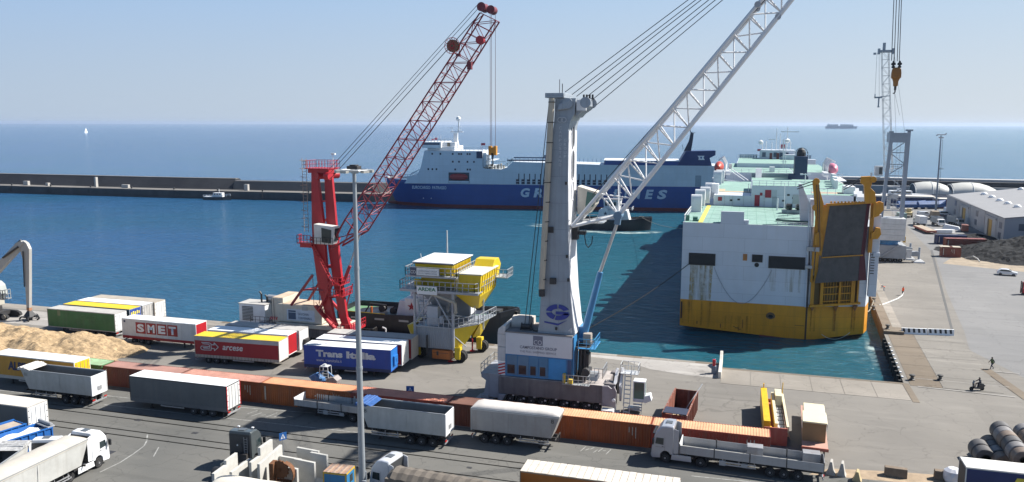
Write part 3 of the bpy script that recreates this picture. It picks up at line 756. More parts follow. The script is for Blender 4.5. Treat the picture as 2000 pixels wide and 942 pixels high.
# ------------------------------------------------------------------ tractor units
def tractor(label, loc, rz, paint_m, h=3.75, name='truck_tractor', ladder=False, deflect=True):
    """European cab-over tractor; front at x=0 looking to -x, about 6 m long"""
    t = thing(name, label, 'truck', loc, rz, None, world=False)
    w = 2.45; hw = w / 2
    prof = [(.12, .42), (0.0, .55), (.02, 1.25), (.10, 1.85), (.34, 2.95), (.62, 3.35), (1.0, h - .12), (1.5, h), (2.18, h - .02), (2.25, h - .25), (2.25, 1.05), (2.1, .95), (1.95, .95), (1.85, 1.15), (1.55, 1.28), (1.2, 1.22), (.95, .95), (.92, .5)]
    def cabm(m):
        rings = []
        for s, ins in ((-1, .12), (-1, 0), (1, 0), (1, .12)):
            y = s * (hw if ins == 0 else hw + .0)
            rings.append(None)
        ys = [(-hw + .0, .10), (-hw + .12, 0.0), (hw - .12, 0.0), (hw, .10)]
        rr = []
        cx = 1.15
        for y, ins in ys:
            rr.append([(cx + (x - cx) * (1 - ins * .6), y, z_ - ins * .9 * (1 if z_ > 3.0 else (.2 if z_ > 2.2 else 0))) for x, z_ in prof])
        m.loft(rr)
    part(t, 'cab', paint_m, cabm, smooth=True, bevel=.03)
    part(t, 'windscreen', glass, lambda m: m.add([(.075, -hw + .16, 1.92), (.075, hw - .16, 1.92), (.295, hw - .22, 2.85), (.295, -hw + .22, 2.85), (.3, -hw + .16, 1.92), (.3, hw - .16, 1.92), (.45, hw - .22, 2.85), (.45, -hw + .22, 2.85)], [(0, 3, 2, 1), (0, 1, 5, 4), (3, 7, 6, 2), (0, 4, 7, 3), (1, 2, 6, 5)]))
    part(t, 'sun_visor', blackp, lambda m: m.box(.12, .42, -hw + .15, hw - .15, 2.9, 2.98))
    part(t, 'grille', blackp, lambda m: [m.box(-.02, .04, -hw + .35, hw - .35, zz, zz + .12) for zz in (.75, .95, 1.15, 1.35, 1.55)])
    for s in (-1, 1):
        part(t, 'side_window', glass, lambda m: m.prism([(.42, 1.95), (.52, 2.6), (1.25, 2.6), (1.25, 1.88)], 'y', s * (hw - .03), s * (hw + .012)))
        part(t, 'door_seam', chas, lambda m: (m.box(1.36, 1.375, s * (hw - .01), s * (hw + .01), 1.0, 2.75), m.box(.42, 1.36, s * (hw - .01), s * (hw + .01), 1.62, 1.635), m.box(1.1, 1.25, s * (hw), s * (hw + .03), 1.7, 1.75)))
        mr = part(t, 'mirror', blackp, lambda m: (m.box(.15, .3, s * (hw + .12), s * (hw + .42), 1.95, 2.55), m.bar((.3, s * hw, 2.6), (.22, s * (hw + .25), 2.5), .05)), bevel=.03)
        part(t, 'headlight', M('headlamp', (.7, .7, .72), .1), lambda m: m.box(-.015, .1, s * (hw - .45), s * (hw - .1), .66, .86))
        part(t, 'step', chas, lambda m: [m.box(.95 if q else .92, 1.0, s * (hw - .04), s * (hw + .01), zz, zz + .04) for q, zz in ((0, .55),)])
        part(t, 'side_fairing', paint_m, lambda m: m.prism([(2.0, .42), (4.05, .42), (4.0, 1.0), (2.1, 1.0)], 'y', s * (hw - .08), s * (hw - .02)), bevel=.02)
        part(t, 'fuel_tank', alu, lambda m: m.box(2.35, 3.6, s * (hw - .1), s * (hw - .65), .45, .98), bevel=.08)
        if deflect: part(t, 'air_deflector', paint_m, lambda m: m.prism([(2.25, 1.1), (2.75, 1.15), (2.72, h - .35), (2.25, h - .2)], 'y', s * (hw - .06), s * (hw - .01)))
        wheel(t, 1.42, s * (hw - .18), .51, .32, s)
        wheel(t, 4.95, s * (hw - .32), .51, .58, s)
        part(t, 'mudguard', blackp, lambda m: m.loft([[(4.95 + math.cos(q) * .62, yy, .52 + math.sin(q) * .62) for q in [PI * k / 8 for k in range(9)]] for yy in (s * (hw - .6), s * hw)], closed=False, caps=False), fix=False)
    part(t, 'chassis', chas, lambda m: (m.box(1.2, 6.0, -.5, -.38, .6, .92), m.box(1.2, 6.0, .38, .5, .6, .92), m.box(2.4, 2.6, -hw + .2, hw - .2, 1.0, 1.05), m.box(4.3, 5.3, -.45, .45, .92, 1.12), m.tube((4.95, -hw + .3, .51), (4.95, hw - .3, .51), .1, 6), m.box(2.28, 2.7, -.9, .9, .9, 1.6)))
    part(t, 'cab_back', M('cab_back_dark', (.05, .052, .055), .5), lambda m: (m.box(2.25, 2.29, -hw + .1, hw - .1, 1.1, h - .3), m.box(2.29, 2.36, -.15, .25, 1.4, 2.6)))
    part(t, 'roof_hatch', M('hatch_glass', (.10, .11, .12), .3), lambda m: m.box(1.3, 1.95, -.35, .35, h - .01, h + .05), bevel=.02)
    if ladder:
        part(t, 'ladder', alu, lambda m: ([m.box(2.36, 2.40, y, y + .04, 1.0, h - .5) for y in (.5, .85)], [m.box(2.36, 2.40, .5, .89, zz, zz + .03) for zz in [1.2 + .26 * q for q in range(8)]]))
        part(t, 'roof_lamp', whitec, lambda m: [m.box(1.0, 1.2, y, y + .25, h, h + .1) for y in (-.9, .65)], bevel=.03)
        part(t, 'work_lamp', whitec, lambda m: [m.lathe([(.09, 0), (.09, .03)], (2.3, y, 2.35), 'x', 10) for y in (-.25, .1)])
    return t

silver = M('silver_cab_paint', (.47, .48, .52), .32, .35, var=.04, coat=.3)
cabw = M('white_cab_paint', (.80, .81, .83), .3, var=.04, coat=.4)
t = tractor('silver grey tractor unit coupled to the long drop-side trailer', (-29.2, -33.6, 0), R(-2.5), silver, h=3.9)
stake_trailer('long drop-side trailer with aluminium boards behind the silver cab', 0, 0, L=13.6, n=4, z=1.3, h=.85, loc=(-26.35, -33.75, 0), ang=-2.5, boards=M('aluminium_boards', (.42, .43, .45), .45, .4, var=.08, streak=.3, scol=(.25, .23, .21)))
cargo_m = M('steel_crate_grey', (.36, .36, .37), .45, .3, streak=.3)
for k, (x, ln) in enumerate(((-19.9, 1.5), (-14.7, 1.6), (-12.95 - .2, 1.3))):
    if k == 2: break
    OFF[0] = Vector((0, 0, 0)); m = MB(); m.box(x, x + ln, -34.3, -33.2, 1.27 - (0), 2.45 - (0)); m.box(x + .1, x + ln - .1, -34.32, -33.18, 1.6, 1.7)
    tag(m.build('steel_crate', cargo_m, None, bevel=.03), ['square grey metal crate in the front half of the drop-side trailer', 'square grey metal crate in the rear half of the drop-side trailer'][k], 'crate', 'metal crates on the drop-side trailer')

# ------------------------------------------------------------------ foreground vehicles at the lower edge
tractor('white tractor unit with tall roof pulling the covered tipper at lower left', (-82.85, -50.9, 0), R(-90), cabw, h=3.85)
tipper('long tipper under a sagging grey tarpaulin behind the white tractor unit', 0, 0, L=10.5, w=2.55, h=3.6, loc=(-82.5, -53.9, 0), ang=-90, cover=M('sagging_grey_tarp', (.46, .43, .38), .8, var=.15), wheels=(7, 8.3, 9.6), body=hopper_grey, zb=1.3)
tractor('white tractor unit with its front hidden behind the grey covered tipper', (-86.0, -53.2, 0), R(-68), cabw, h=3.65)
tipper('open tipper with crumpled black and white sheet at the lower left', 0, 0, L=9.0, w=2.5, h=3.3, loc=(-87.4, -56.4, 0), ang=-72, roll=M('crumpled_sheet', (.42, .42, .42), .7, var=.4, scale=3), body=hopper_grey, number=None)
box_trailer('dark sided trailer with pale roof cut off by the left picture edge', -107.0, -49.4, L=13.4, side=greyc, roof=M('cream_roof', (.62, .58, .52), .7, streak=.3, scol=(.4, .35, .3)), end=(wps, white), frame=greyr)

blue_c = M('blue_container_paint', (.015, .13, .44), .5, streak=.2, scol=(.05, .1, .2))
def open_bin(label, loc, rz, L, w, h, paintm, z0=0.0, ribs=True, group=None, inner=None, cat='container', name='open_container'):
    t = thing(name, label, cat, loc, rz, group, world=False)
    for s in (-1, 1):
        part(t, 'side_panel', paintm, lambda m: (m.box(0, L, s * w / 2, s * (w / 2 - .05), z0, h), [m.box(x, x + .12, s * (w / 2), s * (w / 2 + .09), z0, h - .04) for x in [.02 + k * (L - .16) / int(L / .7) for k in range(int(L / .7) + 1)]] if ribs else None))
        part(t, 'top_rail', paintm, lambda m: m.box(-.02, L + .02, s * (w / 2 - .06), s * (w / 2 + .1), h - .02, h + .09))
    for x, nm in ((0, 'front_panel'), (L - .05, 'end_panel')):
        part(t, nm, paintm, lambda m: (m.box(x, x + .05, -w / 2 + .05, w / 2 - .05, z0, h), [m.box(x - .07 if x == 0 else x + .05, x if x == 0 else x + .12, y, y + .1, z0, h) for y in [-w / 2 + .15 + k * .42 for k in range(int(w / .44))]]))
    part(t, 'floor', inner or chas, lambda m: m.box(.05, L - .05, -w / 2 + .06, w / 2 - .06, z0, z0 + .08))
    return t
t = open_bin('blue roll-off container with white snowy load on a carrier at left', (-89.4, -51.0, 0), R(-106), 9.0, 2.3, 3.05, blue_c, z0=1.2)
trailer_under(t, 9.0, 2.3, (5.5, 6.8), 1.2)
part(t, 'load', M('white_dusty_load', (.72, .71, .70), .8, var=.2), lambda m: m.loft([[(.1 + k * .55, y, 2.75 + .12 * math.sin(k * 1.7 + y * 2) + random.uniform(0, .12)) for y in [-1.05 + q * .35 for q in range(7)]] for k in range(17)], closed=False, caps=False), smooth=True, fix=False)
part(t, 'folded_cover', M('grey_sheet', (.33, .34, .36), .6), lambda m: (m.box(-.25, .5, -1.2, 1.2, 3.1, 3.25), m.tube((.1, -1.2, 3.4), (.1, 1.2, 3.4), .18, 8)), bevel=.04)
t = open_bin('second blue roll-off container with rusty brown load, further left', (-93.0, -50.9, 0), R(-104), 8.0, 2.3, 2.95, blue_c, z0=1.2)
trailer_under(t, 8.0, 2.3, (5, 6.3), 1.2)
part(t, 'load', M('brown_load', (.42, .35, .28), .9, var=.3), lambda m: m.box(.1, 7.9, -1.08, 1.08, 2.5, 2.85))

tractor('dark grey tractor unit seen from behind with ladder on its back wall', (-68.35, -46.0, 0), R(-86), M('dark_grey_cab', (.085, .10, .105), .35, .2, coat=.3), h=3.75, ladder=True, deflect=False)
tractor('silver tractor unit behind the yard lamp with brown sheeted trailer', (-52.9, -49.2, 0), R(-9), M('silver_white_cab', (.60, .62, .66), .3, .1, coat=.3), h=3.85)
brown = M('brown_tarpaulin', (.135, .115, .095), .8, var=.25, scale=1.5)
t = thing('semi_trailer', 'sheeted trailer under a dark brown ribbed tarpaulin at the bottom edge', 'trailer', (-50.4, -51.2, 0), R(-4), 'semi-trailers parked on the port yard', world=False)
trailer_under(t, 12.5)
part(t, 'side_panel', brown, lambda m: m.box(0, 12.5, -1.25, 1.25, 1.1, 3.1))
part(t, 'tarpaulin', brown, lambda m: m.loft([[(x, -1.3, 2.4), (x, -1.22, 3.15 + d), (x, -.7, 3.55 + d), (x, 0, 3.72 + d), (x, .7, 3.55 + d), (x, 1.22, 3.15 + d), (x, 1.3, 2.4)] for x, d in [(k * .52, (.05 if k % 2 else -.03) - (.3 if k == 0 else 0)) for k in range(25)]], closed=False, caps=False), fix=False)
part(t, 'end_sheet', brown, lambda m: m.add([(0, -1.3, 2.4), (0, -1.22, 2.82), (0, -.7, 3.22), (0, 0, 3.39), (0, .7, 3.22), (0, 1.22, 2.82), (0, 1.3, 2.4)], [tuple(range(7))]), fix=False)
creamt = M('cream_tarpaulin', (.60, .56, .49), .8, var=.1)
t = thing('semi_trailer', 'trailer under a smooth cream tarpaulin in front of the concrete blocks', 'trailer', (-63.9, -57.6, 0), R(0), 'semi-trailers parked on the port yard', world=False)
trailer_under(t, 8.0, wheels=(5, 6.3))
part(t, 'side_panel', hopper_grey, lambda m: m.box(0.3, 7.9, -1.25, 1.25, 1.1, 3.4))
part(t, 'tarpaulin', creamt, lambda m: m.loft([[(x, -1.35, 3.1 + d * .5), (x, -1.22, 3.45 + d), (x, -.7, 3.7 + d), (x, 0, 3.8 + d), (x, .7, 3.7 + d), (x, 1.22, 3.45 + d), (x, 1.35, 3.1 + d)] for x, d in [(-.15, -.35), (.1, -.1), (.5, 0), (2, .03), (3.5, -.02), (5, .02), (6.5, -.03), (7.5, -.02), (7.9, -.15), (8.1, -.5)]], closed=False, caps=False), smooth=True, fix=False)

# orange box trailer with a ribbed white roof, bottom middle
orange = M('burnt_orange_side', (.42, .13, .015), .5, streak=.2)
box_trailer('burnt orange trailer with dirty white ribbed roof at the bottom edge', -39.0, -49.3, L=13.6, ang=0.3, side=orange, roof=M('dirty_white_roof', (.60, .56, .50), .7, var=.22, scale=1.5, streak=.35, scol=(.3, .25, .2)), end=(wps, white), frame=M('rusty_frame', (.30, .22, .15), .7), roof_pieces=22)

# blue and yellow trailer, lower right corner
t = box_trailer('navy trailer with yellow letter and torn white roof edge in the lower right corner', -1.3, -37.1, L=13.0, w=2.4, ang=0.0, side=M('deep_navy', (.015, .03, .12), .5), roof=M('pale_torn_roof', (.66, .64, .60), .7, var=.1), end=(chas, white), frame=M('pale_torn_roof', (.66, .64, .60)), roof_pieces=1)
lab(t, 0, 13.0, 2.4, 'E', 3.6, 2.5, 1.2, .95, M('yellow_print', (.75, .6, .05)), shear=.35, bold=.08)
part(t, 'white_outline', wps, lambda m: m.path([(5.0 + .55 * math.cos(q * .6), -1.24, 2.6 + .6 * math.sin(q * .6)) for q in range(9)], .03, 4))

# concrete wall blocks (retaining wall elements) and friends, lower middle
blk = M('precast_concrete', (.50, .49, .46), .85, var=.12, scale=1.2, bump=.3)
def lblock(label, x, y, L, h, rz, w=1.2, notch=True, th=.28, steps=None):
    t = thing('wall_block', label, 'concrete block', (x, y, 0), R(rz), 'precast concrete wall blocks by the dark tractor unit', world=False)
    o = part(t, 'upright', blk, lambda m: m.prism(steps or [(0, 0), (L, 0), (L, h), (0, h)], 'y', -th / 2, th / 2), bevel=.02)
    part(t, 'foot', blk, lambda m: m.box(0.02, L - .02, -w + th / 2 + .002, -th / 2 - .002, 0, .25), bevel=.02)
    return t
lblock('nearest stepped concrete block beside the dark tractor, low at its left', -66.6, -54.6, 4.0, 2.6, 90 + 4, steps=[(0, 0), (3.9, 0), (3.9, 2.75), (2.0, 2.75), (2.0, 2.35), (0, 2.35)])
lblock('low concrete block with rope on top between the two stepped ones', -65.9, -53.0, 3.2, 1.9, 92)
lblock('tall stepped concrete block with its top corner highest, left of the pair', -64.9, -51.4, 3.9, 3.0, 92, steps=[(0, 0), (3.8, 0), (3.8, 3.1), (1.6, 3.1), (1.6, 2.3), (0, 2.3)])
lblock('tall white sloping concrete block right of the highest one', -63.3, -52.4, 4.0, 2.9, 92, steps=[(0, 0), (4.0, 0), (4.0, 3.05), (0, 2.75)])
lblock('grey concrete panel behind, standing farthest from the trailer', -62.6, -46.9, 2.6, 2.3, -6)
lblock('grey concrete panel half hidden by the rusty drum', -63.2, -49.0, 2.4, 2.2, -4)
lblock('grey concrete panel nearest the cream tarpaulin', -62.9, -51.2, 3.2, 2.4, -6)
lblock('thin concrete panel just right of the rusty drum', -61.2, -49.6, 2.3, 2.4, -6)
lblock('square concrete panel nearest the yellow framed cabin', -60.3, -48.2, 1.9, 2.6, -6)
rust_m = M('rusty_steel', (.15, .06, .022), .8, var=.35, scale=3, bump=.4)
t = thing('rusty_gear', 'rusty brown curved steel gear drum among the concrete panels', 'rusty drum', (-61.3, -52.1, 1.2), R(8), world=False); t.scale = (.85, .85, .9)
part(t, 'plinth', M('rusty_steel', (.15, .06, .022), .8, var=.35, scale=3, bump=.4), lambda m: m.box(-.9, 1.2, -.5, .5, -1.2, .05))
part(t, 'curved_plate', rust_m, lambda m: (m.loft([[(.5 + math.cos(q) * r_, y, .9 + math.sin(q) * r_) for q in [-PI * .45 + PI * .9 * k / 10 for k in range(11)]] for r_, y in ((1.25, -.35), (1.25, .35))], closed=False, caps=False), m.loft([[(.5 + math.cos(q) * r_, y, .9 + math.sin(q) * r_) for q in [-PI * .45 + PI * .9 * k / 10 for k in range(11)]] for r_, y in ((1.2, -.35), (1.2, .35))], closed=False, caps=False)), fix=False)
part(t, 'flange', rust_m, lambda m: m.box(-.9, -.4, -.6, .5, 0, 2.1), bevel=.03)
part(t, 'gear_wheel', rust_m, lambda m: (m.lathe([(.85, -.12), (.95, -.1), (.95, .1), (.85, .12), (.2, .12), (.2, -.12)], (.1, 0, 1.3), 'y', 18), [m.box(.1 + math.cos(q) * .95 - .06, .1 + math.cos(q) * .95 + .06, -.1, .1, 1.3 + math.sin(q) * .95 - .06, 1.3 + math.sin(q) * .95 + .06) for q in [PI * k / 8 for k in range(16)]]))

yf = M('yellow_frame', (.62, .40, .04), .5, streak=.3)
bpan = M('blue_cabin_panel', (.03, .20, .42), .5, streak=.2)
t = thing('site_cabin', 'small blue cabin with yellow frame and rusty planked roof by the lamp', 'cabin', (-56.9, -51.9, 0), R(3), world=False)
part(t, 'frame', yf, lambda m: ([m.box(x, x + .12, y, y + .12, 0, 2.6) for x in (0, 2.18) for y in (0, 1.78)], [m.box(0, 2.3, y, y + .12, z, z + .14) for y in (-.01, 1.79) for z in (0, 2.48)], [m.box(x, x + .12, .1, 1.8, z + .01, z + .13) for x in (-.005, 2.185) for z in (0, 2.48)]))
part(t, 'side_panel', bpan, lambda m: (m.box(.12, 2.18, .03, .09, .14, 2.48), m.box(.03, .09, .12, 1.78, .14, 2.48), m.box(2.21, 2.27, .12, 1.78, .14, 2.48), m.box(.12, 2.18, 1.81, 1.87, .14, 2.48)))
part(t, 'window', glass, lambda m: m.box(2.27, 2.29, .8, 1.4, 1.5, 2.2))
for k in range(11):
    part(t, 'plank', M('rusty_plank' + str(k % 3), [(.36, .22, .15), (.26, .19, .16), (.42, .30, .22)][k % 3], .85, var=.3, scale=3), lambda m: m.box(.02 + k * .205, .02 + k * .205 + .19, .0, 1.9, 2.625, 2.655 + .02 * (k % 2)))

# ------------------------------------------------------------------ shipping containers in the wall between road and yard
def corr(m, x0, x1, y, z0, z1, s, pitch=.28, d=.045, axis='x'):
    n = int((x1 - x0) / pitch); p = []
    pt = (x1 - x0) / n
    for k in range(n):
        a = x0 + k * pt
        p += [(a, 0), (a + pt * .3, 0), (a + pt * .45, d), (a + pt * .85, d)]
    p.append((x1, 0))
    q = len(p)
    f = (lambda u, w, z: (u, y - s * w, z)) if axis == 'x' else (lambda u, w, z: (y - s * w, u, z))
    vs = [f(u, w, z0) for u, w in p] + [f(u, w, z1) for u, w in p]
    m.add(vs, [(i, i + 1, q + i + 1, q + i) for i in range(q - 1)])
CONT = {}
def container(label, u, v, mat, L=12.19, rz=0, roof_m=None, group='orange and red containers forming a wall along the road'):
    t = thing('shipping_container', label, 'container', (u, v, 0), rz, group, world=False)
    w, h = 2.44, 2.6
    roof_m = roof_m or mat
    def add(name, key, m_, fn, **kw):
        k = (key, m_.name, L)
        if k not in CONT:
            OFF[0] = Vector((0, 0, 0)); o = part(t, name, m_, fn, fix=False, **kw); CONT[k] = o.data
        else:
            o = bpy.data.objects.new(name, CONT[k]); COL.objects.link(o); o.parent = t
        return o
    for s in (-1, 1): add('side_panel', 'side%d' % s, mat, lambda m: corr(m, .1, L - .1, s * (w / 2 - .01), .14, h - .12, s))
    add('frame', 'frame', mat, lambda m: ([m.box(x, x + .13, y - .065, y + .065, 0, h - .001) for x in (0, L - .13) for y in (-w / 2 + .065, w / 2 - .065)],
        [m.box(.13, L - .13, y - .04, y + .04, z, z + .14) for y in (-w / 2 + .04, w / 2 - .04) for z in (.01, h - .14)], [m.box(x + .005, x + .1, -w / 2 + .13, w / 2 - .13, z, z + .12) for x in (0, L - .105) for z in (.01, h - .13)]))
    def roof(m):
        n = 42
        pt = (L - .2) / n; p = []
        for k in range(n):
            a = .1 + k * pt
            p += [(a, 0), (a + pt * .4, 0), (a + pt * .5, .035), (a + pt * .9, .035)]
        p.append((L - .1, 0)); q = len(p)
        m.add([(x, -w / 2 + .08, h - .03 + z) for x, z in p] + [(x, w / 2 - .08, h - .03 + z) for x, z in p], [(i, i + 1, q + i + 1, q + i) for i in range(q - 1)])
    add('roof', 'roof', roof_m, roof)
    add('end_panel', 'end', mat, lambda m: corr(m, -w / 2 + .13, w / 2 - .13, .06, .13, h - .13, -1, axis='y'))
    for s in (-1, 1):
        d = add('door', 'door%d' % s, mat, lambda m: m.box(L - .06, L - .01, s * .01, s * (w / 2 - .13), .14, h - .14))
        r_ = add('lock_bar', 'bar%d' % s, galv, lambda m: [m.tube((L + .01, s * y, .15), (L + .01, s * y, h - .16), .02, 5) for y in (.3, .8)])
        r_.parent = d
    add('marking_strip', 'mk', M('faded_marking', (.55, .50, .42), .7, var=.3, scale=5), lambda m: (m.box(.45, .62, -w / 2 - .004, -w / 2 + .03, .5, 2.2), [m.box(L - 1.6 - .35 * k, L - 1.52 - .35 * k, -w / 2 - .004, -w / 2 + .03, .9 + .3 * k, 2.1) for k in range(3)]))
    add('corner_casting', 'cast', galv if False else M('casting_dark', (.12, .05, .03), .7), lambda m: [m.box(x, x + .18, y - .081, y + .081, z, z + .12) for x in (-.005, L - .175) for y in (-w / 2 + .075, w / 2 - .075) for z in (-.001 + .001, h - .115)])
    return t
def cm(name, c, c2=(.16, .08, .05)): return M(name, c, .6, var=.22, scale=.5, streak=.6, scol=c2, sscale=1.0, bump=.05)
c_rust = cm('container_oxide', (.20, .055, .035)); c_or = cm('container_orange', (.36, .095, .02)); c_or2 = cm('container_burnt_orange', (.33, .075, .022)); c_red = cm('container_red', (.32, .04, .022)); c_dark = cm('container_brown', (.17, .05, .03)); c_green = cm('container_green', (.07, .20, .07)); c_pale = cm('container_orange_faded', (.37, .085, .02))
r_rust = cm('roof_oxide_faded', (.30, .15, .12), (.22, .12, .09)); r_or = cm('roof_orange_faded', (.56, .26, .13), (.35, .17, .09)); r_salm = cm('roof_salmon', (.58, .22, .14), (.4, .18, .12)); r_shadow = cm('roof_crane_shadow', (.15, .07, .05)); r_tan = cm('roof_tan_orange', (.60, .36, .20), (.45, .25, .14)); r_green = cm('roof_green_faded', (.22, .36, .20))
VC = -30.35
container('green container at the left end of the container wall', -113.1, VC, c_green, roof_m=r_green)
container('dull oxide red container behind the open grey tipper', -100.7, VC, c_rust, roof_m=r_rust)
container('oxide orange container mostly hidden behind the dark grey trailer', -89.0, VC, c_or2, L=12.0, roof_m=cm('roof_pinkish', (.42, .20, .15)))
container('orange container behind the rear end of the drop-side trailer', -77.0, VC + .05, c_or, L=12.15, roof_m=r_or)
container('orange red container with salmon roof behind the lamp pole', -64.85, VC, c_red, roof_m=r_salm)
container('dark brown red container with painted crane shadow between the two pale tippers', -52.6, VC + .05, c_dark, L=10.8, roof_m=r_shadow)  # roof colour darkened to paint the crane's shadow on it
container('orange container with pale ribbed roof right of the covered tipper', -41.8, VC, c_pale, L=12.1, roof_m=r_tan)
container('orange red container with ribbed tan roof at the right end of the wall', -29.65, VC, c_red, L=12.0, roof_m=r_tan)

# ------------------------------------------------------------------ things standing right of the container wall
rbin = M('rusty_bin', (.20, .055, .03), .7, var=.3, scale=2, streak=.5, scol=(.42, .38, .35))
t = open_bin('open rusty scrap container with pale wood scraps inside and a leaning pole', (-27.6, -27.4, 0), R(86), 9.0, 2.6, 2.4, rbin)
part(t, 'load', M('wood_scraps', (.50, .38, .25), .9, var=.4, scale=6, bump=.8, bscale=6), lambda m: [m.obj if False else m.box(2.0 + a, 2.0 + a + random.uniform(.1, .5), -.9 + b, -.9 + b + random.uniform(.1, .35), .05, .5 + random.uniform(0, .5)) for a, b in [(random.uniform(0, 2.6), random.uniform(0, 1.5)) for _ in range(110)]])
part(t, 'leaning_pole', galv, lambda m: m.tube((3.2, 0, .6), (8.2, -1.9, 3.6), .05, 6))
part(t, 'dark_cover', M('dark_blue_sheet', (.035, .04, .07), .5), lambda m: m.box(.02, 2.0, -1.28, 1.28, 2.5, 2.56))

deck_red = M('flat_rack_red', (.36, .10, .07), .7, var=.2, streak=.4, scol=(.45, .25, .18))
pinkd = M('faded_pink_deck', (.47, .27, .21), .8, var=.15, scale=1, streak=.3, scol=(.35, .2, .16))
t = thing('flat_rack', 'red flat rack carrying yellow beam and cream crane parts', 'flat rack', (-17.1, -20.7, 0), R(1), None, world=False)
part(t, 'deck', deck_red, lambda m: (m.box(-1.2, 1.2, -6.3, 6.0, .35, .65), [m.box(-1.2, 1.2, y, y + .2, 0, .35) for y in (-6.2, -3, 0, 3, 5.8)]))
part(t, 'end_wall', deck_red, lambda m: (m.box(-1.2, 1.2, -6.35, -6.2, .3, 2.0), m.box(-1.2, 1.2, 5.9, 6.05, .3, 1.0)))
part(t, 'side_sheet', pinkd, lambda m: m.add([(1.0, -6.0, 1.9), (1.55, -6.0, .7), (1.55, 4.5, .7), (1.0, 4.5, 1.7), (1.05, -6.0, 1.85), (1.5, 4.5, .66)], [(0, 1, 2, 3)]), fix=False)
OFF[0] = Vector((0, 0, 0))
ym = M('machine_yellow', (.75, .44, .01), .4, streak=.15)
t = thing('steel_beam', 'bright yellow steel box beam lying on the red flat rack', 'steel beam', (-18.0, -20.7, .66), R(1), None, world=False)
part(t, 'beam', ym, lambda m: m.box(-.35, .35, -6.0, 5.3, 0, 1.9), bevel=.02)
part(t, 'lug', ym, lambda m: (m.box(-.06, .06, 5.3, 5.5, .6, 2.4), m.box(.1, .5, -6.05, -5.6, .2, 1.2)))
t = thing('crane_part', 'cream lattice crane part with glass panels on the red flat rack', 'crane part', (-16.6, -20.7, .66), R(1), None, world=False)
crm = M('cream_machine_paint', (.66, .60, .42), .5, streak=.2)
part(t, 'side_beam', crm, lambda m: (m.box(-.55, -.25, -5.4, 5.2, 0, 1.5), m.box(.65, .9, -5.6, 5.5, .2, 1.3)))
part(t, 'box', crm, lambda m: m.box(-.2, .55, 2.4, 5.0, .2, 2.0), bevel=.03)
part(t, 'platform', white, lambda m: m.box(-.25, .65, -5.2, 2.3, .55, .65))
part(t, 'grid', chas, lambda m: ([m.bar((-.25, y, 1.0), (.65, y, 1.0), .07) for y in (-4.2, -3, -1.8, -.6, .6, 1.8)], m.bar((-.05, -4.4, 1.0), (-.05, 2, 1.0), .07), m.bar((.45, -4.4, 1.0), (.45, 2, 1.0), .07), [m.bar((x, y, .6), (x, y, 1.0), .06) for x in (-.05, .45) for y in (-4.2, -1.8, .6)]))
part(t, 'yellow_end', ym, lambda m: (m.box(-.9, .2, -6.0, -5.6, .1, .8), m.box(-.9, .3, -6.3, -5.7, .9, 1.1), m.tube((.75, 5.5, .3), (.8, 5.7, 2.6), .05, 6)))

t = thing('flatbed_trailer', 'rusty pink flatbed deck on trestles carrying cream wrapped crates', 'flatbed trailer', (-12.9, -22.8, 0), R(-2.5), None, world=False)
part(t, 'deck', pinkd, lambda m: m.box(-1.25, 1.25, -6.6, 6.2, 1.05, 1.2), bevel=.01)
part(t, 'edge_beam', deck_red, lambda m: (m.box(-1.3, 1.3, -6.72, -6.6, .9, 1.22), m.box(-.5, -.35, -6.5, 6, .6, 1.04), m.box(.35, .5, -6.5, 6, .6, 1.04)))
for y in (4.2, 3.0):
    for s in (-1, 1):
        OFF[0] = Vector((0, 0, 0)); wheel(t, s * 1.0, y, .45, .3, s).rotation_euler.z = PI / 2
for s in (-1, 1): part(t, 'support_leg', blackp, lambda m: m.box(s * .9 - .08, s * .9 + .08, -6.2, -6.0, 0, 1.0))
ctop = M('cream_wrap', (.74, .66, .44), .6, var=.06); cside = M('brown_cardboard', (.30, .19, .09), .8, var=.1)
for k, (x, y, w, d, h, lb) in enumerate([(-13.15, -26.4, 2.25, 3.2, 2.15, 'cream topped brown crate nearest the drop-side trailer on the pink deck'), (-12.95, -22.9, 2.0, 3.0, 1.9, 'cream topped brown crate at the far end of the pink deck')]):
    t = thing('wrapped_crate', lb, 'crate', (x, y, 1.2), R(-2.5), 'cream wrapped crates on the pink flatbed', world=False)
    part(t, 'crate_box', cside, lambda m: m.box(-w / 2, w / 2, -d / 2 + .2, d / 2, 0, h - .1))
    part(t, 'wrap', ctop, lambda m: (m.box(-w / 2 - .08, w / 2 + .08, -d / 2 - .02, d / 2 + .08, h - .1, h + .06)), bevel=.04)
    part(t, 'wrap_flap', whitec, lambda m: [m.box(s * (w / 2 + .09), s * (w / 2 + .12), y0, y0 + .45, h - .75, h - .05) for s in (-1, 1) for y0 in [-d / 2 + q * .62 for q in range(5)]], bevel=.02)

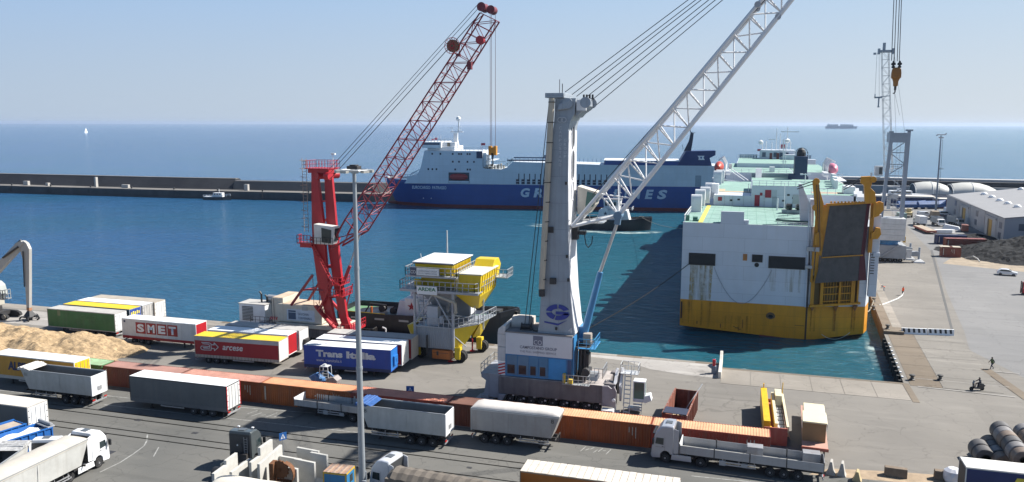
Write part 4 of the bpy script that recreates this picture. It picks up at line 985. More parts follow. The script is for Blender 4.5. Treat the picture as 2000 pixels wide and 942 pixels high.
# steel coils, lower right
coil_m = [M('coil_grey', (.22, .21, .21), .6, .2, var=.2, scale=2), M('coil_brown', (.20, .155, .125), .65, .2, var=.25, scale=2), M('coil_dark', (.12, .115, .115), .6, .3, var=.2)]
def coil(x, y, z, r, w, mi, lb):
    m = MB(); OFF[0] = Vector((x, y, z))
    m.lathe([(r * .45, -w / 2), (r * .94, -w / 2), (r, -w / 2 + .06), (r, w / 2 - .06), (r * .94, w / 2), (r * .45, w / 2), (r * .45, -w / 2)], (x, y, z), 'y', 28)
    o = m.build('steel_coil', coil_m[mi], None, smooth=True); o.location = (x, y, z)
    tag(o, lb, 'steel coil', 'steel coils stacked in rows at the right')
for row, (x0, z, ys) in enumerate([(3.2, 1.0, [-20.6, -22.2]), (4.6, 1.0, [-19.0, -20.4, -21.8, -23.4]), (5.55, 2.45, [-18.6, -20.0, -21.3, -22.6, -24.2, -25.6]), (7.7, 2.45, [-18.6, -20.1, -21.5, -22.9, -24.3, -25.7]), (6.7, 1.0, [-20, -22, -24]), (9.8, 2.45, [-19.6, -21.2, -22.8, -24.4])]):
    nm = ['lone low left column of coils', 'lower layer under the left stack', 'upper left column of coils', 'upper middle column of coils', 'lower layer between the columns', 'rightmost column at the picture edge'][row]
    x0 -= 0.2
    for k, y in enumerate(ys):
        y -= 4.0; z_ = z
        coil(x0 + (random.uniform(-.04, .04)), y, z_, .98 - .03 * (k % 2), 1.25 if row != 0 else 1.4, (k + row) % 3 if row else 2, ['farthest', 'second', 'third', 'fourth', 'fifth', 'nearest'][min(k, 5)] + ' steel coil from the quay in the ' + nm)
# ------------------------------------------------------------------ big grey harbour crane
T = thing('harbour_crane', 'tall grey harbour crane with white lattice boom behind the container wall', 'crane', (-42, -20, 0))
gcr = M('crane_grey', (.33, .37, .42), .45, var=.08, streak=.3, scol=(.16, .14, .12), plates=(2.2, 3.1))
gcr_lit = M('crane_lit_side', (.70, .71, .74), .45, streak=.15, scol=(.4, .35, .3))  # paler crane colour, painting sunlight onto the tower's right side
ch_m = M('crane_chassis_grime', (.18, .16, .16), .7, var=.2, streak=.8, scol=(.05, .045, .045), sscale=.8)
ch_top = M('crane_deck_dust', (.38, .34, .32), .85, var=.2, scale=1)
bl_m = M('crane_blue', (.045, .22, .47), .4, streak=.15, scol=(.06, .1, .15))
bm_w = M('boom_white', (.80, .80, .81), .45, var=.06, streak=.1)
rw = M('crane_roof_grime', (.24, .22, .21), .85, var=.25, scale=1)
def P_(name, mat, fn, parent=None, **kw):
    m = MB(); fn(m); return m.build(name, mat, parent or T, **kw)
P_('chassis', ch_m, lambda m: (m.box(-49.3, -35.9, -22.9, -16.8, 1.2, 3.35), m.box(-36.2, -34.9, -22.6, -21.2, .9, 3.6), m.box(-36.2, -34.9, -18.0, -16.9, .9, 3.6), m.box(-48, -37, -22.4, -22.0, .9, 1.2)), bevel=.06)
P_('deck', ch_top, lambda m: m.box(-49.2, -36.0, -22.85, -16.85, 3.351, 3.40))
P_('chassis_lug', M('chassis_mauve', (.30, .28, .30), .6, streak=.3), lambda m: (m.prism([(-36.4, 1.0), (-34.8, 1.0), (-34.7, 2.9), (-35.0, 3.5), (-35.3, 3.2), (-35.7, 3.5), (-36.4, 3.45)], 'y', -23.15, -22.91)))
# bogies
for k in range(9):
    for y in (-22.3, -17.6):
        x = -47.9 + k * 1.35
        w_ = wheel(T, x - T.location.x, y - T.location.y, .55, .5, -1)
OFF[0] = Vector(T.location)
P_('axle_frame', chas, lambda m: [m.box(-48.2 + k * 1.35, -47.7 + k * 1.35, -22.0, -17.8, .5, .9) for k in range(9)])
P_('axle_marker', whitec, lambda m: [m.box(-47.6 + k * 1.35, -47.35 + k * 1.35, -22.62, -22.58, .95 - .3 * (k % 2), 1.15 - .3 * (k % 2)) for k in range(9)])
# outriggers
leg_m = M('outrigger_grey', (.34, .36, .40), .5, streak=.3)
P_('outrigger', leg_m, lambda m: (m.prism([(-51.4, .5), (-49.3, .5), (-49.3, 3.5), (-51.6, 3.5), (-51.6, 3.0), (-51.0, 2.6), (-51.2, 1.2)], 'y', -22.6, -21.6), m.box(-51.4, -49.3, -18.4, -17.4, .6, 3.3), m.box(-51.6, -49.2, -22.8, -17.2, 3.4, 3.6)))
P_('outrigger_pad', M('striped_pad_grey', (.33, .34, .36), .6), lambda m: (m.box(-52.2, -50.0, -23.4, -21.2, .02, .35), m.box(-51.6, -50.6, -22.8, -21.8, .35, .8), m.box(-52.2, -50.2, -18.8, -16.8, .02, .35)), bevel=.05)
P_('outrigger_pad', leg_m, lambda m: (m.box(-35.6, -34.4, -24.0, -22.0, .02, .3), m.prism([(-49.2, 1.2), (-48.3, 1.2), (-48.8, .3), (-49.4, .05)], 'y', -23.1, -22.92)), bevel=.04)
P_('railing', galv, lambda m: rail(m, [(-49.4, -22.7, 3.6), (-51.6, -22.7, 3.6), (-51.6, -17.4, 3.6), (-49.4, -17.4, 3.6)], 1.1, .03))
# stair and drive cabin at the right end
st_m = M('light_steelwork', (.55, .56, .57), .5, .2)
P_('end_arm', M('end_arm_white', (.60, .60, .63), .5, streak=.3), lambda m: (m.prism([(-22.6, 3.4), (-20.6, 4.9), (-20.2, 4.9), (-21.2, 2.4), (-21.9, .3), (-22.6, .3), (-22.5, 1.6)], 'x', -35.2, -34.9), m.prism([(-21.9, 3.2), (-20.0, 4.9), (-19.7, 4.9), (-20.8, 2.4), (-21.4, 1.2)], 'x', -34.6, -34.35)))
P_('white_box', whitec, lambda m: (m.box(-36.3, -34.9, -24.2, -23.2, .1, .9), m.lathe([(.22, -.06), (.22, .06)], (-35.0, -23.3, 1.9), 'y', 12)), bevel=.06)
P_('stair', st_m, lambda m: ([m.bar((-33.95, -22.4, .1), (-34.05, -20.6, 4.6), .07), m.bar((-33.25, -22.4, .1), (-33.35, -20.6, 4.6), .07)], [m.box(-34.0, -33.3, -22.4 + k * .2, -22.15 + k * .2, .25 + k * .48, .29 + k * .48) for k in range(9)],
    [m.bar((x, -22.4, 1.0), (x - .1, -20.6, 5.5), .05) for x in (-34.0, -33.25)]))
P_('landing', st_m, lambda m: (m.box(-34.6, -32.5, -21.0, -19.4, 4.45, 4.52), rail(m, [(-34.6, -21.0, 4.52), (-34.6, -19.4, 4.52), (-32.5, -19.4, 4.52), (-32.5, -21.0, 4.52)], 1.1, .03, .7)))
c_ = P_('drive_cabin', whitec, lambda m: (m.box(-33.0, -31.6, -21.4, -20.1, 3.7, 3.85), m.box(-33.0, -31.6, -21.4, -20.1, 1.3, 1.7), [m.box(x, x + .1, y, y + .1, 1.7, 3.7) for x in (-33.0, -31.7) for y in (-21.4, -20.2)], m.prism([(-31.6, 1.2), (-30.8, 1.6), (-31.0, 2.3), (-31.6, 2.1)], 'y', -21.4, -20.2)), bevel=.02)
P_('window', M('green_glass', (.05, .14, .12), .1, spec=.8), lambda m: (m.box(-32.9, -31.7, -21.36, -21.32, 1.7, 3.7), m.box(-31.66, -31.62, -21.3, -20.2, 1.7, 3.7)), c_)
P_('cabin_step', st_m, lambda m: ([m.box(-32.9, -31.9, -21.9, -21.5, z, z + .05) for z in (.4, .75, 1.1)], m.bar((-31.9, -21.9, 0), (-31.9, -21.5, 1.5), .06), m.box(-33.6, -32.2, -21.4, -20.4, .2, .5)))
# machine house
P_('machine_house', bl_m, lambda m: (m.box(-48.45, -40.15, -22.7, -17.6, 3.5, 6.25)))
P_('machinery_wall', M('banner_backing', (.60, .61, .64), .5, streak=.1), lambda m: m.box(-48.45, -40.15, -22.7, -17.6, 6.251, 8.95))
for x0, x1, mm in [(-48.3, -46.95, M('shade_blue', (.10, .21, .33), .3)), (-46.85, -45.5, M('shade_blue', (.10, .21, .33))), (-45.4, -44.3, M('mid_blue', (.06, .20, .36), .35)), (-44.2, -43.1, M('mid_blue', (.06, .20, .36)))]:
    w_ = P_('wall_panel', mm, lambda m: m.box(x0, x1, -22.76, -22.71, 3.7, 6.15), bevel=.01)
    P_('window', glass, lambda m: m.box(x0 + .12, x1 - .3, -22.775, -22.762, 3.85, 4.95), w_)
P_('wall_panel', M('bright_crane_blue', (.03, .27, .60), .4), lambda m: m.box(-43.0, -40.9, -22.76, -22.71, 3.6, 6.1))
P_('wall_panel', M('dark_blue_panel', (.03, .08, .2), .4), lambda m: m.box(-40.7, -40.2, -22.76, -22.71, 3.6, 6.1))
wb = P_('banner', M('banner_white', (.66, .67, .70), .55, var=.03), lambda m: m.box(-48.4, -40.2, -22.77, -22.71, 6.3, 8.9))
P_('banner_seam', chas, lambda m: m.box(-44.35, -44.33, -22.78, -22.77, 6.3, 8.9))
dkp = M('faded_print', (.16, .17, .22), .6)
P_('emblem_plate', M('emblem_grey', (.16, .17, .23), .6), lambda m: m.box(-44.95, -43.75, -22.79, -22.775, 7.62, 8.78))
text('CO', (-44.85, -22.80, 7.72), 1.0, .55, M('banner_white', (.66, .67, .70)), T)
text('CAMPOSTANO GROUP', (-46.6, -22.78, 7.1), 4.6, .36, dkp, T, bold=.02)
text('THE FULL SHIPPING SERVICE', (-46.6, -22.78, 6.62), 4.5, .26, dkp, T)
P_('house_roof', rw, lambda m: m.box(-48.5, -40.1, -22.8, -17.5, 8.96, 9.1))
P_('winch_cover', M('pale_winch_cover', (.55, .50, .45), .7, var=.15), lambda m: (m.lathe([(.9, -1.2), (1.0, -1.1), (1.0, 1.1), (.9, 1.2)], (-47.2, -19.6, 9.4), 'x', 16), m.box(-48.4, -46.0, -18.8, -17.6, 9.1, 10.0)), smooth=True)
P_('winch', chas, lambda m: (m.lathe([(.45, -.6), (.3, -.55), (.3, .55), (.45, .6)], (-46.2, -21.3, 9.5), 'x', 12), m.box(-46.9, -45.4, -21.8, -20.8, 9.1, 9.25), m.box(-45.2, -44.6, -22.0, -21.2, 9.1, 9.3)))
P_('counterweight', M('counterweight_white', (.62, .61, .60), .5, streak=.3), lambda m: (m.box(-49.5, -48.48, -22.6, -17.8, 5.2, 7.0), m.box(-49.5, -48.48, -22.6, -17.8, 7.04, 8.6), m.loft([[(-49.5, y, 8.64), (-48.5, y, 8.64), (-48.5, y, 9.7), (-49.0, y, 9.6), (-49.4, y, 9.25)] for y in (-22.6, -17.8)])), bevel=.04)
P_('stripe_board', whitec, lambda m: m.box(-49.4, -48.5, -22.64, -22.5, 3.5, 5.15))
P_('red_stripe', redd, lambda m: [m.prism([(-49.38, 3.5 + k * .38), (-48.52, 3.75 + k * .38), (-48.52, 3.93 + k * .38), (-49.38, 3.68 + k * .38)], 'y', -22.66, -22.645) for k in range(4)])
# machinery on the right end of the house
P_('machinery', chas, lambda m: ([m.tube((-39.7 + .35 * (k % 3), -22.2 + k * .4, 3.6), (-39.6 + .35 * (k % 3), -22.2 + k * .4, 7.6), .1 + .03 * (k % 3), 8) for k in range(9)], m.box(-40.0, -38.6, -22.3, -18.0, 3.4, 4.1), m.box(-39.9, -38.2, -22.0, -18.6, 7.4, 7.6), m.box(-39.2, -38.4, -21.4, -20.0, 5.2, 6.6), m.lathe([(.5, -.3), (.5, .3)], (-38.6, -22.0, 4.6), 'y', 12)))
P_('vent', bl_m, lambda m: (m.box(-40.1, -39.95, -22.6, -20.6, 4.2, 8.9), m.box(-39.9, -39.2, -20.2, -18.2, 7.8, 9.6)))
P_('radiator', M('radiator_tan', (.33, .29, .25), .6), lambda m: (m.box(-39.2, -38.3, -21.0, -20.0, 7.7, 9.0), [m.box(-38.29, -38.24, -21.0, -20.0, 7.8 + k * .2, 7.88 + k * .2) for k in range(6)]))
P_('platform_railing', M('blue_rail', (.05, .25, .5), .4), lambda m: (rail(m, [(-39.5, -22.3, 7.6), (-37.6, -22.3, 7.6), (-37.6, -18.6, 7.6)], 1.1, .03, .8), m.box(-39.6, -37.5, -22.4, -18.5, 7.5, 7.58)))
P_('lower_railing', galv, lambda m: (rail(m, [(-41.0, -23.6, 3.45), (-38.0, -23.6, 3.45), (-38.0, -22.8, 3.45)], 1.1, .03, .6), m.box(-41.1, -37.9, -23.7, -22.9, 3.38, 3.44), rail(m, [(-37.6, -21.8, 3.9), (-36.6, -21.8, 3.9), (-36.6, -18.8, 3.9)], 1.2, .03, .6), m.tube((-38.8, -20.4, 3.4), (-37.3, -20.4, 3.4), .9, 14)))
P_('control_box', M('yellow_box', (.7, .5, .05), .5), lambda m: (m.box(-41.1, -40.8, -23.5, -23.1, 3.5, 4.6), m.box(-40.5, -39.9, -23.6, -23.2, 3.5, 4.0)))
# tower
def tw(m):
    st = [(9.1, -44.5, -39.95, -22.3, -17.4), (10.2, -44.35, -40.15, -22.25, -17.5), (14, -44.15, -40.6, -22.2, -17.5), (18.5, -43.95, -40.9, -22.15, -17.5), (28, -43.3, -41.1, -22.1, -17.4), (33.3, -42.9, -41.1, -22.05, -17.4), (34.3, -42.8, -40.9, -22.05, -17.3), (35.2, -42.75, -40.4, -22.05, -17.3), (36.9, -42.7, -40.3, -22.05, -17.3)]
    m.loft([[(x0, y0, z), (x1, y0, z), (x1, y1, z), (x0, y1, z)] for z, x0, x1, y0, y1 in st])
tower = P_('tower', gcr, tw)
P_('lit_side_face', gcr_lit, lambda m: m.loft([[(x + .002, y0 + .05, z), (x + .06, y0 + .05, z), (x + .06, y1, z), (x + .002, y1, z)] for z, x, y0, y1 in [(9.2, -39.95, -22.2, -17.6), (10.2, -40.15, -22.2, -17.6), (14, -40.6, -22.15, -17.6), (18.5, -40.9, -22.1, -17.6), (28, -41.1, -22.1, -17.5), (33.2, -41.1, -22.05, -17.5)]]))
def slot(z0, z1, y=-19.8, r=.62, pointed=False):
    pts = []
    n = 10
    for k in range(n + 1):
        q = PI * k / n; pts.append((y + r * math.cos(q), z1 - r * (1.6 if not pointed else 1.6) + r * 1.6 * math.sin(q)))
    for k in range(n + 1):
        q = PI + PI * k / n; pts.append((y + r * math.cos(q), z0 + r * 1.6 + r * (1.6) * math.sin(q)))
    return pts
sl_m = M('slot_shade', (.035, .04, .05), .6)
for z0, z1 in ((31.2, 34.2), (27.5, 30.9), (25.0, 27.2)):
    # shade of the hole painted as a dark box behind a projecting rim
    P_('slot_opening', sl_m, lambda m: m.prism(slot(z0, z1), 'x', -41.6, -41.03))
    P_('slot_rim', gcr_lit, lambda m: m.loft([[(-41.02, p[0], p[1]) for p in slot(z0 - .1, z1 + .1, r=.70)], [(-40.93, p[0], p[1]) for p in slot(z0 - .1, z1 + .1, r=.70)], [(-40.93, p[0], p[1]) for p in slot(z0, z1)], [(-41.02, p[0], p[1]) for p in slot(z0, z1)]], caps=False))
P_('tower_head', gcr, lambda m: (m.box(-43.8, -41.6, -22.5, -17.0, 36.95, 37.5), m.prism([(-40.35, 34.7), (-40.35, 36.5), (-39.0, 36.9), (-38.9, 36.0), (-39.3, 35.6), (-39.9, 35.2)], 'y', -21.6, -17.8)), bevel=.05)
P_('head_plate', gcr_lit, lambda m: m.box(-40.2, -39.1, -21.95, -21.65, 35.5, 36.7))
P_('sheave', gcr, lambda m: [m.lathe([(.62, -.12), (.52, 0), (.62, .12)], (x, y, z), 'y', 18) for x, z in ((-41.2, 36.3), (-39.1, 36.4)) for y in (-22.3, -18.6)], smooth=True)
P_('sheave_arm', gcr, lambda m: m.prism([(-42.4, 35.5), (-41.1, 35.7), (-40.8, 36.9), (-42.2, 36.2)], 'y', -22.45, -22.15), bevel=.1)
P_('antenna', chas, lambda m: (m.tube((-42.9, -19, 37.5), (-42.9, -19, 39.2), .04, 5), m.tube((-42.1, -21, 37.5), (-42.1, -21, 38.6), .05, 5), [m.box(-40.0 + k * .35, -39.8 + k * .35, -19.4, -19.2, 36.9, 37.4) for k in range(4)]))
pipe_m = M('hose_reel_pipe', (.50, .44, .35), .6, var=.1, streak=.2)
P_('cable_duct', pipe_m, lambda m: (m.tube((-42.95, -22.65, 36.9), (-43.95, -22.75, 14.6), .36, 12)), smooth=True)
P_('duct_end', chas, lambda m: (m.tube((-43.95, -22.75, 14.5), (-43.9, -22.75, 13.7), .38, 12), [m.tube((-42.95 - k * .1, -22.65, 36.5 - k * 2.3), (-42.95 - k * .1, -22.65, 36.4 - k * 2.3), .42, 12) for k in range(10)]))
P_('tower_fitting', chas, lambda m: [m.box(x - .12, x + .12, -22.5, -22.2, z, z + .35) for x, z in ((-42.2, 9.6), (-41.2, 27.0), (-41.0, 18.4), (-40.8, 15.6))] + [m.box(-43.3, -42.7, -22.4, -22.2, 21.3, 22.0), m.box(-43.0, -42.3, -22.7, -22.2, 15.2, 15.9)])
# lettering on the tower
lt = M('tower_letter_grey', (.58, .60, .64), .5)
for k, ch in enumerate('CAMPOSTANO'): text(ch, (-42.15 + .0 * k, -22.22, 33.35 - k * .47), .3, .34, lt, T)
for k, ch in enumerate('GROUP'): text(ch, (-41.55, -22.22, 31.95 - k * .47), .28, .34, lt, T)
P_('ring_emblem', lt, lambda m: [m.loft([[(cx + r_ * math.cos(q), y, 34.45 + r_ * math.sin(q)) for q in [2 * PI * k / 18 for k in range(18)]] for r_, y in ((.31, -22.24), (.31, -22.2), (.24, -22.2), (.24, -22.24), (.31, -22.24))], caps=False) for cx in (-42.05, -41.6)])
lg = M('logo_blue', (.02, .04, .28), .45)
def ell(q, a, b, cx=-42.05, cz=11.75): return (cx + a * math.cos(q), cz + b * math.sin(q))
def arc(q0, q1, a0, b0, a1, b1, n=10):
    return [ell(q0 + (q1 - q0) * k / n, a0, b0) for k in range(n + 1)] + [ell(q1 - (q1 - q0) * k / n, a1, b1) for k in range(n + 1)]
P_('logo', lg, lambda m: (m.prism(arc(R(95), R(172), 1.45, .95, .75, .42), 'y', -22.34, -22.25), m.prism(arc(R(188), R(248), 1.45, .95, .75, .42), 'y', -22.34, -22.25), m.prism(arc(R(256), R(355), 1.45, .95, .75, .42), 'y', -22.34, -22.25), m.prism(arc(R(25), R(85), 1.45, .95, .75, .5), 'y', -22.34, -22.25), m.box(-42.3, -40.75, -22.34, -22.25, 11.5, 11.85), m.prism([(-43.7, 10.55), (-42, 10.35), (-40.9, 10.85), (-42, 10.15), (-43.7, 10.4)], 'y', -22.34, -22.25)))
text('4', (-40.75, -22.34, 9.35), .5, .65, M('print_white', (.7, .7, .72)), T)
# operator cabin
cabc = M('cabin_cream', (.58, .54, .46), .5, streak=.2)
c_ = P_('operator_cabin', cabc, lambda m: m.prism([(-40.6, 23.2), (-39.2, 23.3), (-38.4, 24.4), (-38.1, 25.9), (-40.6, 26.6)], 'y', -18.9, -16.6), bevel=.06)
P_('cabin_window', M('green_glass', (.05, .14, .12)), lambda m: (m.prism([(-39.6, 24.1), (-38.65, 24.2), (-38.35, 25.7), (-39.4, 26.0)], 'y', -18.96, -18.9), m.add([(-38.40, -18.8, 24.45), (-38.40, -16.7, 24.45), (-38.08, -16.7, 25.8), (-38.08, -18.8, 25.8)], [(0, 1, 2, 3)])), c_)
P_('cabin_platform', galv, lambda m: (m.box(-40.8, -37.4, -19.5, -16.4, 22.2, 22.3), rail(m, [(-40.8, -19.5, 22.3), (-38, -19.5, 22.3)], 1.0, .03, .8)))
P_('hydraulic_block', blackp, lambda m: (m.box(-40.9, -40.2, -20.4, -19.2, 20.3, 22.2), m.box(-40.7, -39.3, -20.2, -19.4, 20.9, 21.3), m.path([(-39.4, -20.2, 21), (-39.2, -20.2, 19.8), (-38.9, -20.2, 19.4), (-38.5, -20.2, 19.9), (-38.4, -20.2, 20.8)], .06, 6)))
# boom: triangular lattice, two upper chords and a heavier lower one
tip = Vector((-8.4, -19.1, 60.0))
U1 = Vector((-40.7, -21.3, 22.0)); U2 = Vector((-40.7, -17.3, 22.0)); KN = Vector((-35.5, -19.3, 23.3))
BU1 = Vector((-8.9, -20.4, 61.5)); BU2 = Vector((-8.9, -18.0, 61.5)); BL = Vector((-7.4, -19.2, 60.4))
for a, b in ((U1, BU1), (U2, BU2)): rod('chord', a, b, .21, bm_w, T, 12)
rod('chord', KN, BL, .27, bm_w, T, 12)
rod('foot_strut', U1, KN, .2, bm_w, T, 12); rod('foot_strut', U2, KN, .2, bm_w, T, 12)
nb = 18
for k in range(nb + 1):
    f0 = .1 + .9 * k / nb; f1 = .1 + .9 * (k + .5) / nb
    a1 = U1.lerp(BU1, f0); a2 = U2.lerp(BU2, f0); l0 = KN.lerp(BL, k / nb)
    rod('brace', a1, a2, .07, bm_w, T, 6)
    rod('brace', a1, l0, .1, bm_w, T, 8); rod('brace', a2, l0, .09, bm_w, T, 8)
    if k < nb:
        l1 = KN.lerp(BL, (k + 1) / nb)
        if k % 2: rod('brace', U1.lerp(BU1, .1 + .9 * (k + 1) / nb), l0, .085, bm_w, T, 8)
        else: rod('brace', a1, l1, .085, bm_w, T, 8)
        if k % 2: rod('brace', a2, l1, .085, bm_w, T, 8)
        else: rod('brace', U2.lerp(BU2, .1 + .9 * (k + 1) / nb), l0, .085, bm_w, T, 8)
        rod('brace', a1, U2.lerp(BU2, .1 + .9 * (k + 1) / nb), .06, bm_w, T, 6)
P_('boom_joint', M('joint_grey', (.42, .42, .44), .5), lambda m: [m.lathe([(.34, -.25), (.34, .25)], tuple(p), 'y', 12) for p in (U1.lerp(BU1, .625), U2.lerp(BU2, .625), KN.lerp(BL, .60))])
P_('knee_pin', M('pin_bluegrey', (.13, .22, .32), .4), lambda m: (m.lathe([(.5, -.8), (.5, .8)], tuple(KN), 'y', 14), m.bar(KN, KN + Vector((-.15, 0, -1.1)), .7, .6)))
rod('piston_rod', KN + Vector((-.1, 0, -.8)), (-37.6, -19.6, 16.2), .2, M('piston_chrome', (.55, .54, .53), .35, .4), T, 12)
P_('luffing_cylinder', M('cylinder_blue', (.05, .21, .42), .4), lambda m: m.tube((-37.5, -19.6, 16.4), (-39.4, -19.9, 8.2), .36, 12, .45), smooth=True)
P_('hydraulic_pipe', chas, lambda m: m.tube((-37.2, -19.6, 16.3), (-38.9, -19.9, 9.0), .05, 5))
P_('boom_head', gcr, lambda m: (m.lathe([(.9, -.7), (.9, .7)], (-7.5, -19.2, 61.6), 'y', 16), m.box(-9.2, -7.0, -20.4, -18.0, 60.6, 61.6)))
for k, (x, z, y) in enumerate([(-41.6, 37.6, -21.8), (-41.4, 37.4, -19.0), (-40.3, 37.1, -21.6), (-39.4, 36.9, -21.2), (-39.2, 36.6, -19.0), (-38.9, 35.9, -18.6)]):
    rod('luffing_rope', (x, y, z), (-7.6, -20.4 + k * .4, 62.3 - k * .15), .045, steel_rope, T, 5)
rod('hoist_rope', (-38.6, -19.9, 25.6), (-7.6, -19.6, 61.9), .05, steel_rope, T, 5)
rod('winch_rope', (-46.4, -21.3, 9.7), (-43.4, -21.8, 37.1), .05, steel_rope, T, 5)
rod('winch_rope', (-45.9, -21.3, 9.7), (-43.2, -21.4, 37.1), .05, steel_rope, T, 5)
for x, y in ((-7.15, -19.9), (-6.85, -19.6), (-6.45, -18.9), (-6.2, -18.6)):
    rod('hoist_rope', (-7.3 + (x + 6.65) * .9, y, 61.3), (x, y, 40.6), .04, steel_rope, T, 5)
# hook block hangs from the ropes: a thing of its own
T = thing('hook_block', 'rust orange hook block hanging from ropes in the sky above the far crane', 'crane hook', (-6.5, -19.2, 37))
hk = M('hook_orange_brown', (.36, .15, .03), .55, var=.2, streak=.3)
P_('swivel', blackp, lambda m: [(m.lathe([(.3, -.15), (.3, .15)], (x, -19.2, 40.35), 'y', 12), m.box(x - .12, x + .12, -19.3, -19.1, 39.7, 40.9), m.lathe([(.24, -.12), (.24, .12)], (x, -19.2, 39.8), 'y', 12)) for x in (-6.95, -6.15)])
P_('block_body', hk, lambda m: m.loft([[(-6.5 + sx * w_, -19.2 + sy * w_ * .6, z) for sx, sy in ((-1, -1), (1, -1), (1, 1), (-1, 1))] for z, w_ in ((39.7, .35), (39.4, .55), (38.7, .62), (37.9, .62), (37.6, .45), (37.2, .34), (36.3, .28))]), bevel=.05)
P_('hook', chas, lambda m: (m.tube((-6.5, -19.2, 36.3), (-6.5, -19.2, 35.6), .16, 8), m.path([(-6.5, -19.2, 35.7), (-6.5, -19.2, 35.2), (-6.62, -19.2, 34.95), (-6.75, -19.2, 35.1)], .09, 6)))
T.scale = (.75, .75, .57); T.location.z = 38.4
rod('tag_line', (-6.5, -19.2, 35.0), (-5.6, -18.6, 31.0), .02, steel_rope, T, 4)

# ------------------------------------------------------------------ red crane
T = thing('red_crane', 'red harbour crane with red lattice boom at the quay edge', 'crane', (-84, -4, 0))
rc = M('crane_red', (.42, .018, .028), .42, var=.1, streak=.2, scol=(.15, .02, .02))
rc2 = M('boom_red', (.26, .022, .035), .45, var=.1)
crw = M('crane_cream_house', (.60, .56, .47), .6, streak=.35, scol=(.3, .2, .12))
P_('undercarriage', ch_m, lambda m: (m.box(-95, -79.5, -6.2, -.5, 1.0, 2.5), m.box(-97.8, -95, -5.2, -1.0, .8, 2.0)), bevel=.05)
for k in range(8):
    for y in (-5.9, -1.0): wheel(T, -94 + k * 1.9 + 84, y + 4, .5, .45, -1)
OFF[0] = Vector(T.location)
h_ = P_('machine_house', crw, lambda m: (m.box(-91.2, -83.2, -6.0, -2.2, 3.2, 6.0), m.box(-92.2, -90.2, -5.6, -.8, 2.9, 6.8), m.box(-91.0, -79.6, -6.5, -1.5, 2.5, 3.1)), bevel=.05)
P_('roof_dust', M('house_roof_tan', (.50, .38, .28), .85, var=.2), lambda m: (m.box(-90.15, -83.25, -5.9, -2.3, 6.0, 6.06), m.box(-92.1, -90.25, -5.5, -.9, 6.8, 6.86)), h_)
P_('sign_panel', M('pale_blue_sign', (.58, .63, .70), .5), lambda m: m.box(-89.3, -84.4, -6.05, -6.01, 3.5, 5.3), h_)
P_('logo', M('slate_logo', (.06, .10, .17), .5), lambda m: (m.box(-89.0, -87.7, -6.08, -6.055, 3.7, 4.75), m.box(-89.0, -87.7, -6.08, -6.055, 4.85, 5.1)), h_)
text('SAVONA', (-87.3, -6.09, 4.4), 1.9, .4, M('slate_logo', (.06, .10, .17)), T)
text('TERMINALS', (-87.3, -6.09, 3.8), 2.4, .36, M('slate_logo', (.06, .10, .17)), T)
P_('vent', greyr, lambda m: m.box(-86.6, -85.6, -6.06, -6.0, 5.2, 5.8))
P_('window', M('tan_recess', (.3, .25, .18), .6), lambda m: m.box(-83.19, -83.15, -5.2, -3.4, 3.6, 5.4))
g_ = P_('generator_house', whitec, lambda m: m.box(-99.0, -94.2, -4.6, -1.6, 2.2, 5.2), bevel=.05)
P_('louvre', M('louvre_grey', (.16, .16, .16), .6), lambda m: [m.box(-98.4, -96.4, -4.66, -4.6, 2.5 + k * .24, 2.66 + k * .24) for k in range(10)], g_)
P_('roof_sheet', greyr, lambda m: m.box(-99.1, -94.1, -4.7, -1.5, 5.2, 5.28), g_)
P_('exhaust', blackp, lambda m: (m.path([(-95.8, -3, 5.3), (-95.8, -3, 6.6), (-96.1, -3, 7.0)], .15, 8), m.path([(-94.8, -3, 5.3), (-94.8, -3, 6.2), (-95.1, -3, 6.5)], .15, 8)))
P_('tank', galv, lambda m: m.tube((-94.9, -2.4, 5.9), (-92.3, -2.4, 5.9), .55, 12), smooth=True)
P_('railing', chas, lambda m: (rail(m, [(-95.8, -6.2, 2.6), (-92.4, -6.2, 2.6)], 1.1, .03, .8), m.tube((-92.0, -6.0, 2.6), (-92.0, -6.0, 6.8), .04, 5), m.tube((-91.6, -6.0, 2.6), (-91.6, -6.0, 6.8), .04, 5)))
P_('stripe_board', redd, lambda m: [m.prism([(-92.3 + k * .35, 3.4), (-92.15 + k * .35, 3.4), (-91.95 + k * .35, 3.9), (-92.1 + k * .35, 3.9)], 'y', -6.2, -6.15) for k in range(4)])
